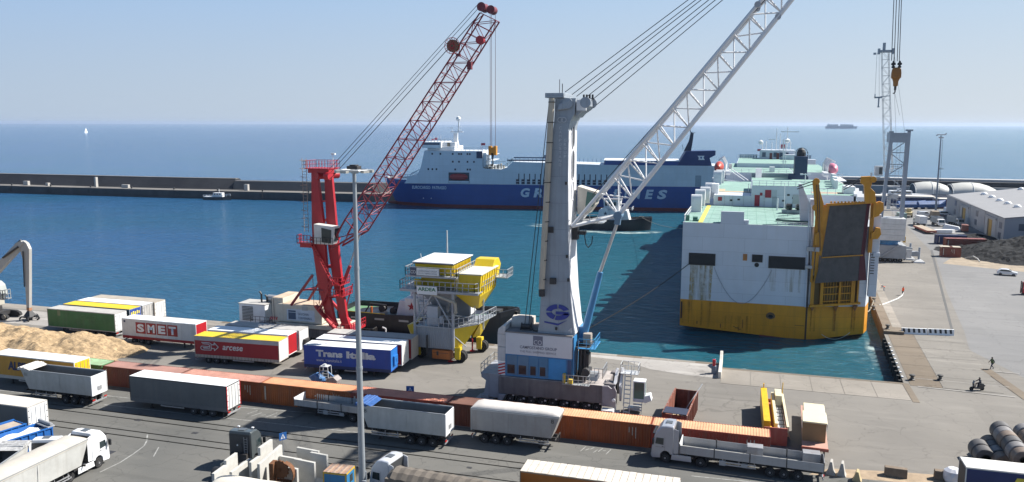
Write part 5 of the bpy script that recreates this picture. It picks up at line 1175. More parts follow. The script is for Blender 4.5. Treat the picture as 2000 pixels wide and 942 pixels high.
# tower legs: two tapering plates, joined low, open above
def leg(y0, y1):
    def f(m):
        m.loft([[(x0, y, z) for (x0, y) in ((a, y0), (b, y0), (b, y1), (a, y1))] for z, a, b in [(2.6, -81.6, -80.3), (4.5, -82.3, -81.0), (9, -83.5, -81.8), (15, -84.2, -82.1), (19.5, -84.2, -82.3), (27.0, -84.0, -83.1)]])
    return f
def leg_r(y0, y1):
    def f(m):
        m.loft([[(a, y0, z), (b, y0, z), (b, y1, z), (a, y1, z)] for z, a, b in [(2.8, -79.9, -78.6), (4.5, -80.5, -79.2), (9.5, -81.3, -79.8), (15, -82.0, -80.3), (19.5, -82.2, -80.6), (27.0, -82.3, -81.1)]])
    return f
P_('tower_leg', rc, leg(-6.3, -5.6), bevel=.03); P_('tower_leg', rc, leg_r(-5.5, -4.9), bevel=.03)
P_('tower_tie', rc, lambda m: (m.bar((-82.6, -5.8, 22.3), (-81.2, -4.5, 22.5), .25), m.bar((-82.4, -5.8, 19.0), (-81.0, -4.5, 22.3), .2), m.box(-84.6, -80.8, -6.4, -3.8, 16.3, 16.6), m.bar((-84.4, -6.4, 16.8), (-80.9, -6.4, 17.3), .2), m.bar((-82.7, -5.8, 7.4), (-80.0, -4.5, 7.5), .2), m.bar((-80.4, -5.2, 3.0), (-78.8, -4.0, 9.5), .18), m.box(-83.5, -80.4, -6.32, -3.7, 9.6, 9.9), m.box(-82.4, -80.6, -5.2, -3.9, 12, 12.4)))
P_('head_drum', rc, lambda m: (m.tube((-83.0, -6.5, 26.2), (-81.2, -3.2, 26.2), .55, 14), m.tube((-81.6, -6.5, 26.2), (-80.8, -6.5, 26.2), .6, 14), m.box(-84.5, -81.0, -6.4, -3.6, 26.6, 27.2)))
P_('head_platform', rc, lambda m: (m.box(-84.9, -80.9, -6.8, -3.2, 27.2, 27.32), rail(m, [(-84.9, -6.8, 27.3), (-80.9, -6.8, 27.3), (-80.9, -3.2, 27.3), (-84.9, -3.2, 27.3), (-84.9, -6.8, 27.3)], 1.15, .022, .5)))
P_('mast_lamp', whitec, lambda m: (m.tube((-81.0, -5, 27.3), (-81.0, -5, 29.4), .05, 6), m.box(-81.2, -80.6, -5.2, -4.8, 29.3, 29.55)))
P_('ladder', rc2 if False else M('rusty_ladder', (.35, .25, .2), .6), lambda m: ([m.bar((x, -6.3, 17.6), (x - .0, -6.3, 28.8), .06) for x in (-85.5, -84.8)], [m.bar((-85.5, -6.3, 17.8 + k * .5), (-84.8, -6.3, 17.8 + k * .5), .05) for k in range(22)], [m.path([(-85.5, -6.3, z), (-85.6, -6.9, z), (-85.1, -7.1, z), (-84.7, -6.9, z), (-84.8, -6.3, z)], .03, 4) for z in [18.5 + 1.25 * k for k in range(9)]]))
P_('platform', rc, lambda m: (m.box(-86.3, -80.2, -7.2, -5.9, 15.9, 16.05), rail(m, [(-84.0, -7.2, 16.05), (-86.3, -7.2, 16.05), (-86.3, -5.9, 16.05)], 1.15, .04, .6), m.box(-86.0, -84.2, -6.9, -6.0, 15.3, 15.9)))
c_ = P_('operator_cabin', M('cabin_white', (.66, .65, .62), .45, streak=.1), lambda m: (m.prism([(-82.9, 16.1), (-79.9, 16.1), (-79.6, 16.9), (-79.4, 18.8), (-82.9, 19.1)], 'y', -8.0, -6.5)), bevel=.05)
P_('cabin_window', glass, lambda m: (m.prism([(-81.6, 16.4), (-80.1, 16.3), (-79.95, 18.3), (-81.6, 18.6)], 'y', -8.05, -7.99), m.add([(-79.6, -7.9, 16.6), (-79.6, -6.6, 16.6), (-79.42, -6.6, 18.5), (-79.42, -7.9, 18.5)], [(0, 1, 2, 3)])), c_)
P_('cabin_railing', chas, lambda m: rail(m, [(-83, -8.3, 16.1), (-79.6, -8.3, 16.1)], 1.0, .03, .7))
P_('back_strut', rc2, lambda m: (m.tube((-84.3, -6.4, 11.0), (-88.3, -6.3, 6.0), .22, 8), m.tube((-83.9, -3.0, 11.0), (-87.4, -2.8, 6.0), .22, 8), m.tube((-86.3, -6.3, 8.4), (-85.6, -3, 8.4), .13, 8), m.tube((-86.2, -6.3, 8.6), (-82.6, -6.3, 8.7), .12, 8), m.tube((-84.3, -6.4, 11), (-84.3, -6.3, 6.1), .05, 6), m.tube((-83.3, -6.4, 9), (-83.3, -6.3, 6.1), .05, 6)))
P_('front_strut', rc, lambda m: (m.bar((-83.8, -6.7, 6.3), (-80.2, -6.9, 2.7), .55, .4), m.bar((-83.6, -2.6, 6.3), (-80.0, -2.2, 2.7), .45, .4), m.box(-80.8, -77.8, -7.3, -2.0, 2.35, 2.75), rail(m, [(-80.7, -7.3, 2.75), (-77.8, -7.3, 2.75), (-77.8, -2.0, 2.75)], 1.1, .045, .7)))
P_('stair', rc, lambda m: [(m.bar(a, b, .09, .22), m.bar(Vector(a) + Vector((.0, -.7, 0)), Vector(b) + Vector((0, -.7, 0)), .09, .22), m.bar(Vector(a) + Vector((0, -.7, 1)), Vector(b) + Vector((0, -.7, 1)), .06), [m.box(Vector(a).lerp(Vector(b), (k + .5) / 12).x - .12, Vector(a).lerp(Vector(b), (k + .5) / 12).x + .12, a[1] - .7, a[1], Vector(a).lerp(Vector(b), (k + .5) / 12).z - .02, Vector(a).lerp(Vector(b), (k + .5) / 12).z + .02) for k in range(12)]) for a, b in [((-84.0, -6.5, 15.9), (-80.6, -6.5, 9.9)), ((-80.8, -6.5, 9.8), (-83.0, -6.5, 5.8)), ((-83.4, -6.6, 6.0), (-80.2, -6.6, 2.8))]])
P_('mid_platform', rc, lambda m: (m.box(-81.2, -78.9, -7.3, -4.0, 8.0, 8.12), rail(m, [(-81.2, -7.3, 8.1), (-78.9, -7.3, 8.1), (-78.9, -4.0, 8.1)], 1.1, .045, .5), m.box(-81.0, -79.2, -7.2, -4.2, 9.7, 9.85), rail(m, [(-81.0, -7.2, 9.85), (-79.2, -7.2, 9.85), (-79.2, -4.2, 9.85)], 1.1, .045, .5), [m.bar((x, -7.2, 8), (x, -7.2, 9.8), .1) for x in (-81, -79.2)]))
# boom of four chords
def B(x, y, z): return Vector((x, y, z))
A1, A2 = B(-79.8, -7.4, 17.0), B(-79.8, -3.4, 17.0)
K1, K2 = B(-76.1, -7.2, 17.9), B(-76.1, -3.6, 17.9)
E1, E2 = B(-57.2, -6.2, 49.0), B(-57.2, -4.6, 49.0)
G1, G2 = B(-54.9, -6.2, 47.9), B(-54.9, -4.6, 47.9)
S1, S2 = B(-78.0, -7.3, 19.9), B(-78.0, -3.5, 19.9)
for p, q in ((A1, S1), (A2, S2), (B(-80.6, -7.2, 15.3), K1), (B(-80.6, -3.6, 15.3), K2)): rod('foot_strut', p, q, .15, rc2, T, 8)
lattice(T, [(S1, E1), (S2, E2), (K2, G2), (K1, G1)], 22, .105, .05, rc2, [(0, 1), (0, 3), (1, 2), (2, 3)])
for p, q in ((A1, K1), (A2, K2), (S1, K1), (S2, K2), (B(-80.6, -7.2, 15.3), S1), (B(-80.6, -3.6, 15.3), S2)): rod('brace', p, q, .08, rc2, T, 6)
dk = M('sheave_maroon', (.16, .02, .03), .5)
P_('head_sheave', dk, lambda m: (m.lathe([(.62, -.9), (.55, 0), (.62, .9)], (-57.0, -5.4, 49.8), 'y', 20), m.lathe([(.58, -.7), (.5, 0), (.58, .7)], (-55.7, -5.4, 49.4), 'y', 20)), smooth=True)
P_('hoist_sheave', M('sheave_red', (.38, .02, .03), .5), lambda m: m.lathe([(.58, -.35), (.5, 0), (.58, .35)], (-57.0, -6.6, 45.3), 'y', 20), smooth=True)
P_('cable_reel', M('reel_brown', (.16, .12, .07), .6, var=.3, scale=3), lambda m: (m.lathe([(.85, -.25), (.8, -.3), (.2, -.3), (.2, .3), (.8, .3), (.85, .25)], (-60.9, -6.9, 44.6), 'y', 24)))
P_('reel_spoke', redd, lambda m: ([m.bar((-60.9 + .2 * math.cos(q), -7.25, 44.6 + .2 * math.sin(q)), (-60.9 + 1.15 * math.cos(q), -7.25, 44.6 + 1.15 * math.sin(q)), .05) for q in [2 * PI * k / 16 for k in range(16)]], m.path([(-60.9 + 1.1 * math.cos(q), -7.25, 44.6 + 1.1 * math.sin(q)) for q in [2 * PI * k / 20 for k in range(21)]], .04, 4)))
P_('boom_fitting', dk, lambda m: (m.box(-58.9, -58.3, -6.8, -6.2, 41.4, 42.4), m.box(-60.6, -60.0, -6.6, -6.2, 43.2, 43.6)))
rod('piston_rod', (-76.6, -5.5, 17.4), (-78.6, -5.5, 12.2), .14, galv, T, 8)
rod('luffing_cylinder', (-78.4, -5.5, 12.6), (-79.7, -5.5, 9.6), .26, rc, T, 10)
for k, (a, b) in enumerate([((-81.4, -6.0, 26.9), (-57.4, -5.8, 50.4)), ((-81.2, -5.6, 26.6), (-57.2, -5.4, 50.2)), ((-80.9, -5.2, 26.2), (-57.0, -5.0, 49.6)), ((-80.7, -6.5, 25.8), (-57.0, -6.4, 49.0))]): rod('luffing_rope', a, b, .04, steel_rope, T, 5)
for x in (-55.95, -55.75, -55.2): rod('hoist_rope', (x, -5.5, 48.9), (x, -5.5, 30.8), .03, M('rope_redbrown', (.10, .035, .03), .6), T, 5)
T = thing('hook_block', 'orange hook block of the red crane hanging before the blue ship', 'crane hook', (-55.6, -5.5, 28))
P_('block_body', M('hook_orange', (.55, .25, .03), .5), lambda m: (m.box(-56.05, -55.1, -5.8, -5.2, 29.9, 30.7), m.box(-56.15, -55.75, -5.85, -5.15, 29.6, 30.9), m.box(-55.4, -55.0, -5.85, -5.15, 29.6, 30.9)), bevel=.05)
P_('hook', blackp, lambda m: (m.tube((-55.6, -5.5, 29.9), (-55.6, -5.5, 28.9), .2, 8, .08), m.path([(-55.6, -5.5, 29.0), (-55.55, -5.5, 28.4), (-55.7, -5.5, 28.1), (-55.9, -5.5, 28.3)], .08, 6)))
# ------------------------------------------------------------------ yellow and grey hopper on wheels
T = thing('mobile_hopper', 'yellow and grey wheeled dust hopper with ARDEA board on the quay', 'hopper', (-62, -5, 0))
hy = M('hopper_yellow', (.68, .49, .02), .45, var=.06, streak=.2, scol=(.35, .22, .04))
hg = M('hopper_grey', (.30, .32, .35), .5, var=.08, streak=.2, scol=(.2, .17, .14))
hf = M('hopper_frame_grey', (.36, .38, .41), .45, .2)
P_('skirt_panel', hg, lambda m: (corr(m, -66.2, -60.4, -9.0, 1.9, 5.0, -1, .3, .04), m.box(-66.2, -60.4, -8.95, -8.85, 1.9, 5.0), m.box(-66.2, -66.1, -8.9, -2, 1.9, 5.0), m.box(-60.5, -60.4, -8.9, -6.5, 1.9, 5.0), m.box(-66.2, -60.4, -2.1, -2, 1.9, 5.0)), fix=False)
P_('corner_post', hf, lambda m: (m.tube((-66.3, -9.1, 1.9), (-66.3, -9.1, 11.0), .2, 10), m.tube((-60.4, -9.1, 1.9), (-60.4, -9.1, 10.6), .22, 10), m.tube((-66.3, -2, 1.9), (-66.3, -2, 11.0), .2, 8), m.tube((-60.4, -2, 1.9), (-60.4, -2, 11), .2, 8), m.box(-57.3, -57.1, -5.2, -5.0, 4.2, 9.0), m.tube((-58.2, -6, 4.6), (-58.2, -6, 9.4), .08, 8)))
P_('skirt_chute', hy, lambda m: (m.add([(-60.35, -9, 5.0), (-57.4, -6.6, 5.3), (-59.2, -7.6, 2.4), (-60.35, -9, 2.0), (-60.3, -4, 5.0), (-60.3, -4, 2.2)], [(0, 1, 2, 3), (0, 4, 1), (1, 4, 5, 2), (3, 2, 5)]),
    m.add([(-57.3, -6.4, 5.3), (-57.0, -1.6, 5.6), (-58.4, -3.0, 2.6), (-58.9, -5.0, 2.8), (-60, -3, 5)], [(0, 1, 2, 3), (0, 4, 1), (0, 3, 4), (1, 4, 2), (2, 4, 3)])), fix=False)
P_('left_chute', hy, lambda m: m.add([(-68.2, -7.5, 4.6), (-66.3, -8.8, 5.4), (-66.3, -8.8, 2.4), (-67.6, -7.2, 2.6), (-68.2, -3.5, 4.6), (-66.4, -3, 5.4), (-67.6, -4, 2.6)], [(0, 1, 2, 3), (0, 4, 5, 1), (0, 3, 6, 4)]), fix=False)
P_('lower_deck', hf, lambda m: (m.box(-66.3, -60.3, -9.2, -1.8, 5.0, 5.15), m.add([(-60.3, -9.2, 5.2), (-57.4, -6.8, 5.45), (-56.4, -1.5, 5.7), (-60.3, -1.5, 5.3), (-60.3, -9.2, 5.05), (-57.4, -6.8, 5.3), (-56.4, -1.5, 5.55), (-60.3, -1.5, 5.15)], [(0, 1, 2, 3), (7, 6, 5, 4), (0, 4, 5, 1), (1, 5, 6, 2)])))
P_('deck_railing', hf, lambda m: (rail(m, [(-66.3, -9.2, 5.1), (-60.3, -9.2, 5.1), (-57.4, -6.8, 5.4), (-56.4, -1.5, 5.6)], 1.3, .04, .8), rail(m, [(-58.6, -7.8, 5.4), (-58.6, -5.5, 5.4)], 1.1, .035, .8)))
P_('control_cabinet', M('cabinet_grey', (.42, .45, .49), .45), lambda m: (m.box(-64.6, -62.9, -8.7, -7.4, 5.15, 8.0), m.box(-62.7, -62.2, -8.6, -8.0, 5.6, 6.6)), bevel=.04)
P_('diagonal_brace', hf, lambda m: (m.tube((-63.6, -9.1, 10.4), (-60.5, -9.1, 5.2), .12, 8), m.tube((-63.2, -9.1, 10.4), (-66.1, -9.1, 5.8), .12, 8), m.tube((-60.4, -8.9, 4.0), (-58.9, -7.9, 2.2), .1, 6), m.bar((-66.2, -7, 5.3), (-63.4, -7, 10), .1), m.bar((-65.8, -3, 5.3), (-63, -3, 10), .1)))
P_('inner_frame', M('inner_frame_grey', (.32, .33, .35), .5), lambda m: ([m.bar((-66 + k * .9, -6.5, 5.2), (-66 + k * .9, -6.5, 10.3), .1) for k in range(6)], [m.bar((-66, -6.5, z), (-60.6, -6.5, z), .08) for z in (6.2, 7.4, 8.6)], [m.bar((-65.6 + k * 1.5, -8.2, 5.2), (-64.4 + k * 1.5, -7.4, 7.6), .08) for k in range(3)], rail(m, [(-66, -8.0, 7.0), (-64.8, -8.0, 7.0)], 1.0, .03, .5), m.box(-62.4, -60.8, -8.4, -6, 6.6, 6.7)))
P_('funnel', hg, lambda m: m.loft([[(-63.4 + sx * w_, -5.4 + sy * w_ * .9, z) for sx, sy in ((-1, -1), (1, -1), (1, 1), (-1, 1))] for z, w_ in ((10.3, 2.9), (7.2, .8), (5.2, .7))]))
P_('middle_deck', hf, lambda m: (m.box(-68.3, -58.7, -9.6, -8.0, 10.35, 10.55), m.box(-68.3, -58.7, -8.0, -1.5, 10.37, 10.53), m.box(-58.72, -56.4, -9.6, -7.6, 10.36, 10.52), m.box(-68.3, -56.4, -9.75, -9.6, 10.2, 10.55)))
P_('middle_railing', hf, lambda m: rail(m, [(-68.3, -3, 10.5), (-68.3, -9.6, 10.5), (-57.0, -9.6, 10.5), (-56.4, -8.0, 10.5), (-56.4, -1.5, 10.5)], 1.3, .045, .9))
P_('dust_pipe', M('pipe_tan', (.42, .38, .30), .5), lambda m: m.path([(-64.3, -9.3, 10.2), (-60.8, -9.4, 9.2), (-60.0, -9.3, 8.9), (-59.9, -9.3, 7.4)], .22, 10), smooth=True)
P_('middle_yellow', hy, lambda m: (m.box(-66.6, -65.6, -8.4, -8.0, 10.6, 11.8), m.box(-66.0, -60.4, -7.2, -2.0, 10.6, 12.2), m.tube((-60.6, -8.7, 11.4), (-60.2, -8.7, 11.6), .35, 10)))
P_('upper_deck', hf, lambda m: (m.box(-67.4, -59.6, -9.7, -.6, 12.35, 12.6)))
P_('upper_railing', hf, lambda m: rail(m, [(-67.4, -.6, 12.6), (-67.4, -9.7, 12.6), (-59.6, -9.7, 12.6), (-59.6, -.6, 12.6)], 1.2, .045, .9))
P_('head_box', hy, lambda m: (m.loft([[(x0, y0, z), (x1, y0, z), (x1, y1, z), (x0, y1, z)] for z, x0, x1, y0, y1 in ((12.6, -65.9, -60.7, -8.6, -1.6), (14.2, -66.2, -60.4, -9.0, -1.2))]), [m.box(-60.55, -60.35, -8.6 + k * .62, -8.45 + k * .62, 12.8, 14.2) for k in range(12)]))
P_('head_roof', M('hopper_roof_white', (.66, .66, .66), .6, streak=.15), lambda m: m.box(-66.5, -60.2, -9.3, -.9, 14.35, 14.5), bevel=.04)
P_('roof_edge', blackp, lambda m: m.box(-66.4, -60.3, -9.2, -1.0, 14.2, 14.34))
P_('rear_panel', hg, lambda m: (m.box(-66.1, -60.5, -2.2, -2.05, 5.2, 10.3)))
P_('roof_rib', hf, lambda m: (m.tube((-66.0, -7.0, 14.5), (-66.4, -6.4, 15.2), .06, 6)))
sb = P_('side_body', hy, lambda m: (m.prism([(-59.9, 10.4), (-59.9, 12.9), (-55.6, 12.9), (-55.6, 10.4), (-57.0, 8.3), (-59.5, 8.3)], 'y', -6.5, -.8) if False else m.loft([[(x0, y0, z), (x1, y0, z), (x1, y1, z), (x0, y1, z)] for z, x0, x1, y0, y1 in ((7.4, -58.8, -57.8, -5.5, -3.6), (9.8, -60.2, -56.6, -8.4, -1.2), (12.9, -60.2, -56.3, -8.8, -.6))]), [m.bar((-56.55, -8.0 + k * 1.1, 10.0), (-56.28, -8.0 + k * 1.1, 12.8), .14, .1) for k in range(7)]))
P_('body_lid', M('pale_lid', (.62, .60, .52), .6), lambda m: m.box(-60.3, -56.2, -8.8, -.8, 12.91, 13.05), sb)
P_('filter_hood', hy, lambda m: m.prism([(-2.4, 13.05), (-1.4, 14.0), (.6, 14.0), (1.6, 12.9), (.6, 11.4), (-2.4, 11.4)], 'x', -59.6, -56.6), sb, bevel=.05)
P_('far_platform', hf, lambda m: (m.box(-56.5, -54.6, -1.8, 1.2, 11.3, 11.42), rail(m, [(-56.4, -1.8, 11.4), (-54.6, -1.8, 11.4), (-54.6, 1.2, 11.4)], 1.2, .04, .6)))
P_('ladder', hf, lambda m: ([m.bar((x, -9.4, 10.5), (x, -9.4, 12.6), .05) for x in (-60.0, -59.5)], [m.bar((-60.0, -9.4, 10.6 + k * .3), (-59.5, -9.4, 10.6 + k * .3), .04) for k in range(7)]))
P_('sign_board', M('sign_white', (.72, .73, .72), .5, var=.03), lambda m: (m.box(-65.6, -62.5, -9.86, -9.82, 9.95, 11.15), m.box(-65.6, -62.2, -9.86, -9.82, 12.7, 13.7)))
P_('sign_emblem', M('sign_dark', (.07, .08, .12), .5), lambda m: m.box(-66.6, -65.62, -9.86, -9.82, 12.6, 13.75))
text('CO', (-66.5, -9.87, 12.9), .8, .45, M('sign_white', (.72, .73, .72)), T)
text('ARDEA', (-65.4, -9.87, 10.45), 2.7, .52, M('sign_green', (.02, .16, .06), .5), T, bold=.03)
text('ECOLOGICAL HOPPERS', (-65.3, -9.87, 10.1), 2.4, .16, M('sign_green', (.02, .16, .06)), T) if False else None
text('CAMPOSTANO GROUP', (-65.4, -9.87, 13.2), 2.9, .2, dkp, T); text('THE FULL SHIPPING SERVICE', (-65.4, -9.87, 12.9), 2.9, .16, dkp, T)
for x, y in ((-59.8, -8.6), (-58.6, -2.6), (-66.2, -8.0), (-66.0, -2.6)):
    P_('yoke', hy, lambda m: (m.box(x - .4, x + .4, y - .55, y - .15, .55, 2.3), m.box(x - .45, x + .45, y - .5, y + .5, 1.8, 2.3)), bevel=.04)
    P_('jack', redd, lambda m: (m.tube((x - 1.2, y, .1), (x - 1.2, y, 1.9), .12, 8), m.tube((x - 1.2, y, .02), (x - 1.2, y, .12), .4, 12)))
    for dy in (.1, .7): wheel(T, x + .3 - T.location.x, y + dy - T.location.y, .85, .45, -1)
    OFF[0] = Vector(T.location)
P_('lower_box', M('generator_orange', (.50, .15, .03), .5, streak=.4), lambda m: (m.box(-63.6, -60.9, -9.3, -7.7, .45, 1.75), m.box(-66.2, -64.4, -9.0, -7.0, .1, 1.8) if False else None), bevel=.05)
P_('panel_frame', chas, lambda m: (m.box(-63.4, -61.1, -9.32, -9.3, 1.35, 1.4), m.box(-62.9, -62.6, -9.33, -9.3, 1.0, 1.6), m.tube((-64.3, -9.4, .9), (-64.3, -9.4, 3.9), .14, 8)))

# ------------------------------------------------------------------ tugs
def tug(label, loc, rz, L, w, hz, mast_h, up=1.0, white_house=True, star=(.35, .01, .02), deckc=None):
    t = thing('tug_boat', label, 'tug', loc, rz, None, world=False)
    hull = M('tug_hull_black', (.018, .02, .028), .45, var=.3, streak=.3, scol=(.06, .05, .045))
    def ring(s_, k):   # bow at +x
        pts = []
        prof = [(0, .78), (.04, .92), (.3, 1), (.62, 1), (.8, .86), (.92, .52), (.985, .18), (1, 0)]
        for f, b in prof: pts.append((L * f * (1 if k else .97) + (0 if k else .3), -w / 2 * b * (1 if k else .9)))
        for f, b in prof[::-1][1:]: pts.append((L * f * (1 if k else .97) + (0 if k else .3), w / 2 * b * (1 if k else .9)))
        return pts
    def sheer(x): return hz + max(0, (x / L - .5)) ** 2 * hz * 1.6
    lo, hi = ring(0, 0), ring(0, 1)
    part(t, 'hull', hull, lambda m: m.loft([[(x, y, -.6) for x, y in lo], [(x, y, sheer(x)) for x, y in hi]]), smooth=True)
    part(t, 'bulwark', hull, lambda m: m.loft([[(x, y, sheer(x)) for x, y in hi], [(x, y, sheer(x) + .9) for x, y in hi], [(x * .99 + .06, y * .96, sheer(x) + .9) for x, y in hi], [(x * .99 + .06, y * .96, sheer(x)) for x, y in hi]], caps=False))
    part(t, 'bulwark_rail', M('rail_yellow', (.45, .33, .04), .6), lambda m: m.path([(x, y, sheer(x) + .93) for x, y in hi[:3]] , .07, 5))
    part(t, 'deck', M('deck_green', (.13, .26, .14), .8, var=.25), lambda m: m.add([(x * .99 + .06, y * .95, sheer(x) + .03) for x, y in hi], [tuple(range(len(hi)))]))
    part(t, 'fender', tyre, lambda m: [m.tube((L - .6, y, sheer(L) - 1.4), (L - .6 + .25, y, sheer(L) + .4), .35, 8) for y in (-.6, 0, .6)])
    part(t, 'freeing_port', galv, lambda m: [m.box(x, x + 1.7, -w / 2 - .02, -w / 2 + .03, sheer(x) - .15, sheer(x) + .15) for x in (L * .1, L * .24, L * .38)])
    hw = white
    hs_ = part(t, 'deckhouse', hw, lambda m: m.loft([[(x0, -b, z), (x1, -b, z), (x1 + .3, 0, z), (x1, b, z), (x0, b, z)] for z, x0, x1, b in ((hz, L * .34, L * .74, w * .34), (hz + 3.0 * up, L * .36, L * .70, w * .31))]), bevel=.08)
    br = part(t, 'wheelhouse', hw, lambda m: m.loft([[(x0, -b, z), (x1, -b * .8, z), (x1 + .4, 0, z), (x1, b * .8, z), (x0, b, z)] for z, x0, x1, b in ((hz + 3.0 * up, L * .42, L * .60, w * .24), (hz + 5.6 * up, L * .41, L * .615, w * .26))]), bevel=.06)
    part(br, 'window', glass, lambda m: [m.box(L * .43 + k * L * .036, L * .43 + k * L * .036 + L * .026, s * w * .252 - .04, s * w * .252 + .04, hz + 4.1 * up, hz + 5.1 * up) for k in range(4) for s in (-1, 1)] + [m.box(L * .612, L * .612 + .12, y, y + .7, hz + 4.1 * up, hz + 5.1 * up) for y in (-1.6, -.5, .6)])
    part(br, 'wheelhouse_roof', M('roof_dark', (.2, .2, .22), .6), lambda m: m.box(L * .40, L * .63, -w * .27, w * .27, hz + 5.6 * up, hz + 5.75 * up))
    part(t, 'funnel', hw, lambda m: [m.loft([[(L * .40, s * w * .30 - .7, z), (L * .40 + 2.6 - (z - hz) * .15, s * w * .30 - .7, z), (L * .40 + 2.6 - (z - hz) * .15, s * w * .30 + .7, z), (L * .40, s * w * .30 + .7, z)] for z in (hz, hz + 3.6 * up)]) for s in (-1, 1)], bevel=.08)
    st = []
    for q in range(10):
        r_ = .75 if q % 2 == 0 else .3
        st.append((L * .40 + 1.2 + r_ * math.sin(2 * PI * q / 10), hz + 2.2 * up + r_ * math.cos(2 * PI * q / 10)))
    part(t, 'star', M('star' + str(round(star[0], 2)), star, .5), lambda m: m.prism(st, 'y', -w * .30 - .75, -w * .30 - .705))
    part(t, 'mast', hw, lambda m: (m.tube((L * .6, 0, hz + 5.7), (L * .6, 0, hz + mast_h), .22, 8, .09), [m.box(L * .6 - .6, L * .6 + .6, -.3, .3, hz + z, hz + z + .12) for z in (6.8, 8.4, 9.8)], m.bar((L * .6, 0, hz + 8.6), (L * .6 - 2.2, 0, hz + 10.0), .08), m.box(L * .6 - .2, L * .6 + 2.2, -.2, .2, hz + 5.9, hz + 6.2)))
    part(t, 'winch', chas, lambda m: ([m.lathe([(.6, -.5), (.35, -.45), (.35, .45), (.6, .5)], (x, y, hz + .75), 'y', 12) for x, y in ((L * .30, -.9), (L * .30, .9), (L * .22, 0))], m.path([(L * .12, -.5, hz), (L * .15, -.3, hz + 1.5), (L * .24, 0, hz + 1.3)], .14, 6), m.box(L * .84, L * .9, -1, 1, hz + .8, hz + 1.9)))
    part(t, 'life_ring', M('ring_orange', (.5, .12, .02), .5), lambda m: [m.tube((L * x, -1.2, hz + .1), (L * x, -1.2, hz + 1.2), .22, 6) for x in (.17,)])
    part(t, 'railing', whitec, lambda m: rail(m, [(L * .44, -w * .31, hz + 3.0 * up), (L * .76, -w * .31, hz + 3.0 * up), (L * .76, w * .31, hz + 3.0 * up)], 1.0, .04, 1.0))
    return t
tug('black tug moored behind the yellow hopper, red star on its white funnel', (-86.5, 8.2, -2), 0, 31.0, 9.0, 4.1, 14.6)
tug('black tug under way in the harbour behind the boom of the grey crane', (-80.0, 159.5, -2), R(3), 28.0, 10, 2.7, 12.4, up=1.35, star=(.03, .04, .08))
foam = M('foam_white', (.75, .80, .80), .8)
def foam_mat():
    m = bpy.data.materials.new('wake_foam'); m.use_nodes = True
    nt = m.node_tree; b = nt.nodes['Principled BSDF']; L = nt.links.new
    g = nt.nodes.new('ShaderNodeNewGeometry')
    mp = nt.nodes.new('ShaderNodeMapping'); mp.inputs['Scale'].default_value = (.25, .7, 1); L(g.outputs['Position'], mp.inputs[0])
    n = nt.nodes.new('ShaderNodeTexNoise'); n.inputs['Scale'].default_value = .8; n.inputs['Detail'].default_value = 8; n.inputs['Roughness'].default_value = .7; n.inputs['Distortion'].default_value = 1.0
    L(mp.outputs[0], n.inputs['Vector'])
    r = nt.nodes.new('ShaderNodeMapRange'); r.inputs[1].default_value = .42; r.inputs[2].default_value = .56; L(n.outputs[0], r.inputs[0])
    # fade at the patch edge (patch coordinates are stored per vertex)
    at = nt.nodes.new('ShaderNodeAttribute'); at.attribute_name = 'edge'
    mu = nt.nodes.new('ShaderNodeMath'); mu.operation = 'MULTIPLY'; L(r.outputs[0], mu.inputs[0]); L(at.outputs['Fac'], mu.inputs[1])
    L(mu.outputs[0], b.inputs['Alpha'])
    b.inputs['Base Color'].default_value = (.36, .46, .46, 1); b.inputs['Roughness'].default_value = .9
    return m
fm = foam_mat()
def foam_strip(pts, w, lab=None, strength=1.0):
    m = MB(); OFF[0] = Vector((0, 0, 0)); n = len(pts); vs = []
    for k, (x, y) in enumerate(pts):
        a = pts[max(0, k - 1)]; b = pts[min(n - 1, k + 1)]
        d = Vector((b[0] - a[0], b[1] - a[1])).normalized()
        for q in (-1, -.5, 0, .5, 1): vs.append((x - d.y * w * q, y + d.x * w * q, -1.95))
    m.add(vs, [(k * 5 + j, k * 5 + j + 1, (k + 1) * 5 + j + 1, (k + 1) * 5 + j) for k in range(n - 1) for j in range(4)])
    o = m.build('foam', fm, None, fix=False)
    at = o.data.attributes.new('edge', 'FLOAT', 'POINT')
    for k in range(n):
        for j, q in enumerate((0, .8, 1, .8, 0)): at.data[k * 5 + j].value = q * strength * (math.sin(PI * k / (n - 1)) ** .5 if n > 2 else 1)
    o['kind'] = 'stuff'
    return o
foam_strip([(-84, 154.5), (-76, 151.5), (-66, 149.5), (-58, 151), (-51, 155), (-48, 158)], 2.6)
foam_strip([(-80, 155), (-70, 154.5), (-60, 155), (-53, 159)], 1.4)
foam_strip([(-96, 166), (-90, 163.0), (-84, 161.5), (-80, 162)], 2.0)
foam_strip([(-97, 160), (-92, 159), (-88, 158.5)], 1.2)
foam_strip([(-.9, 13), (.0, 24), (1.0, 31)], 1.8, strength=.8)
foam_strip([(-5, 20), (-4, 21), (-2.5, 21)], .6, strength=.7)

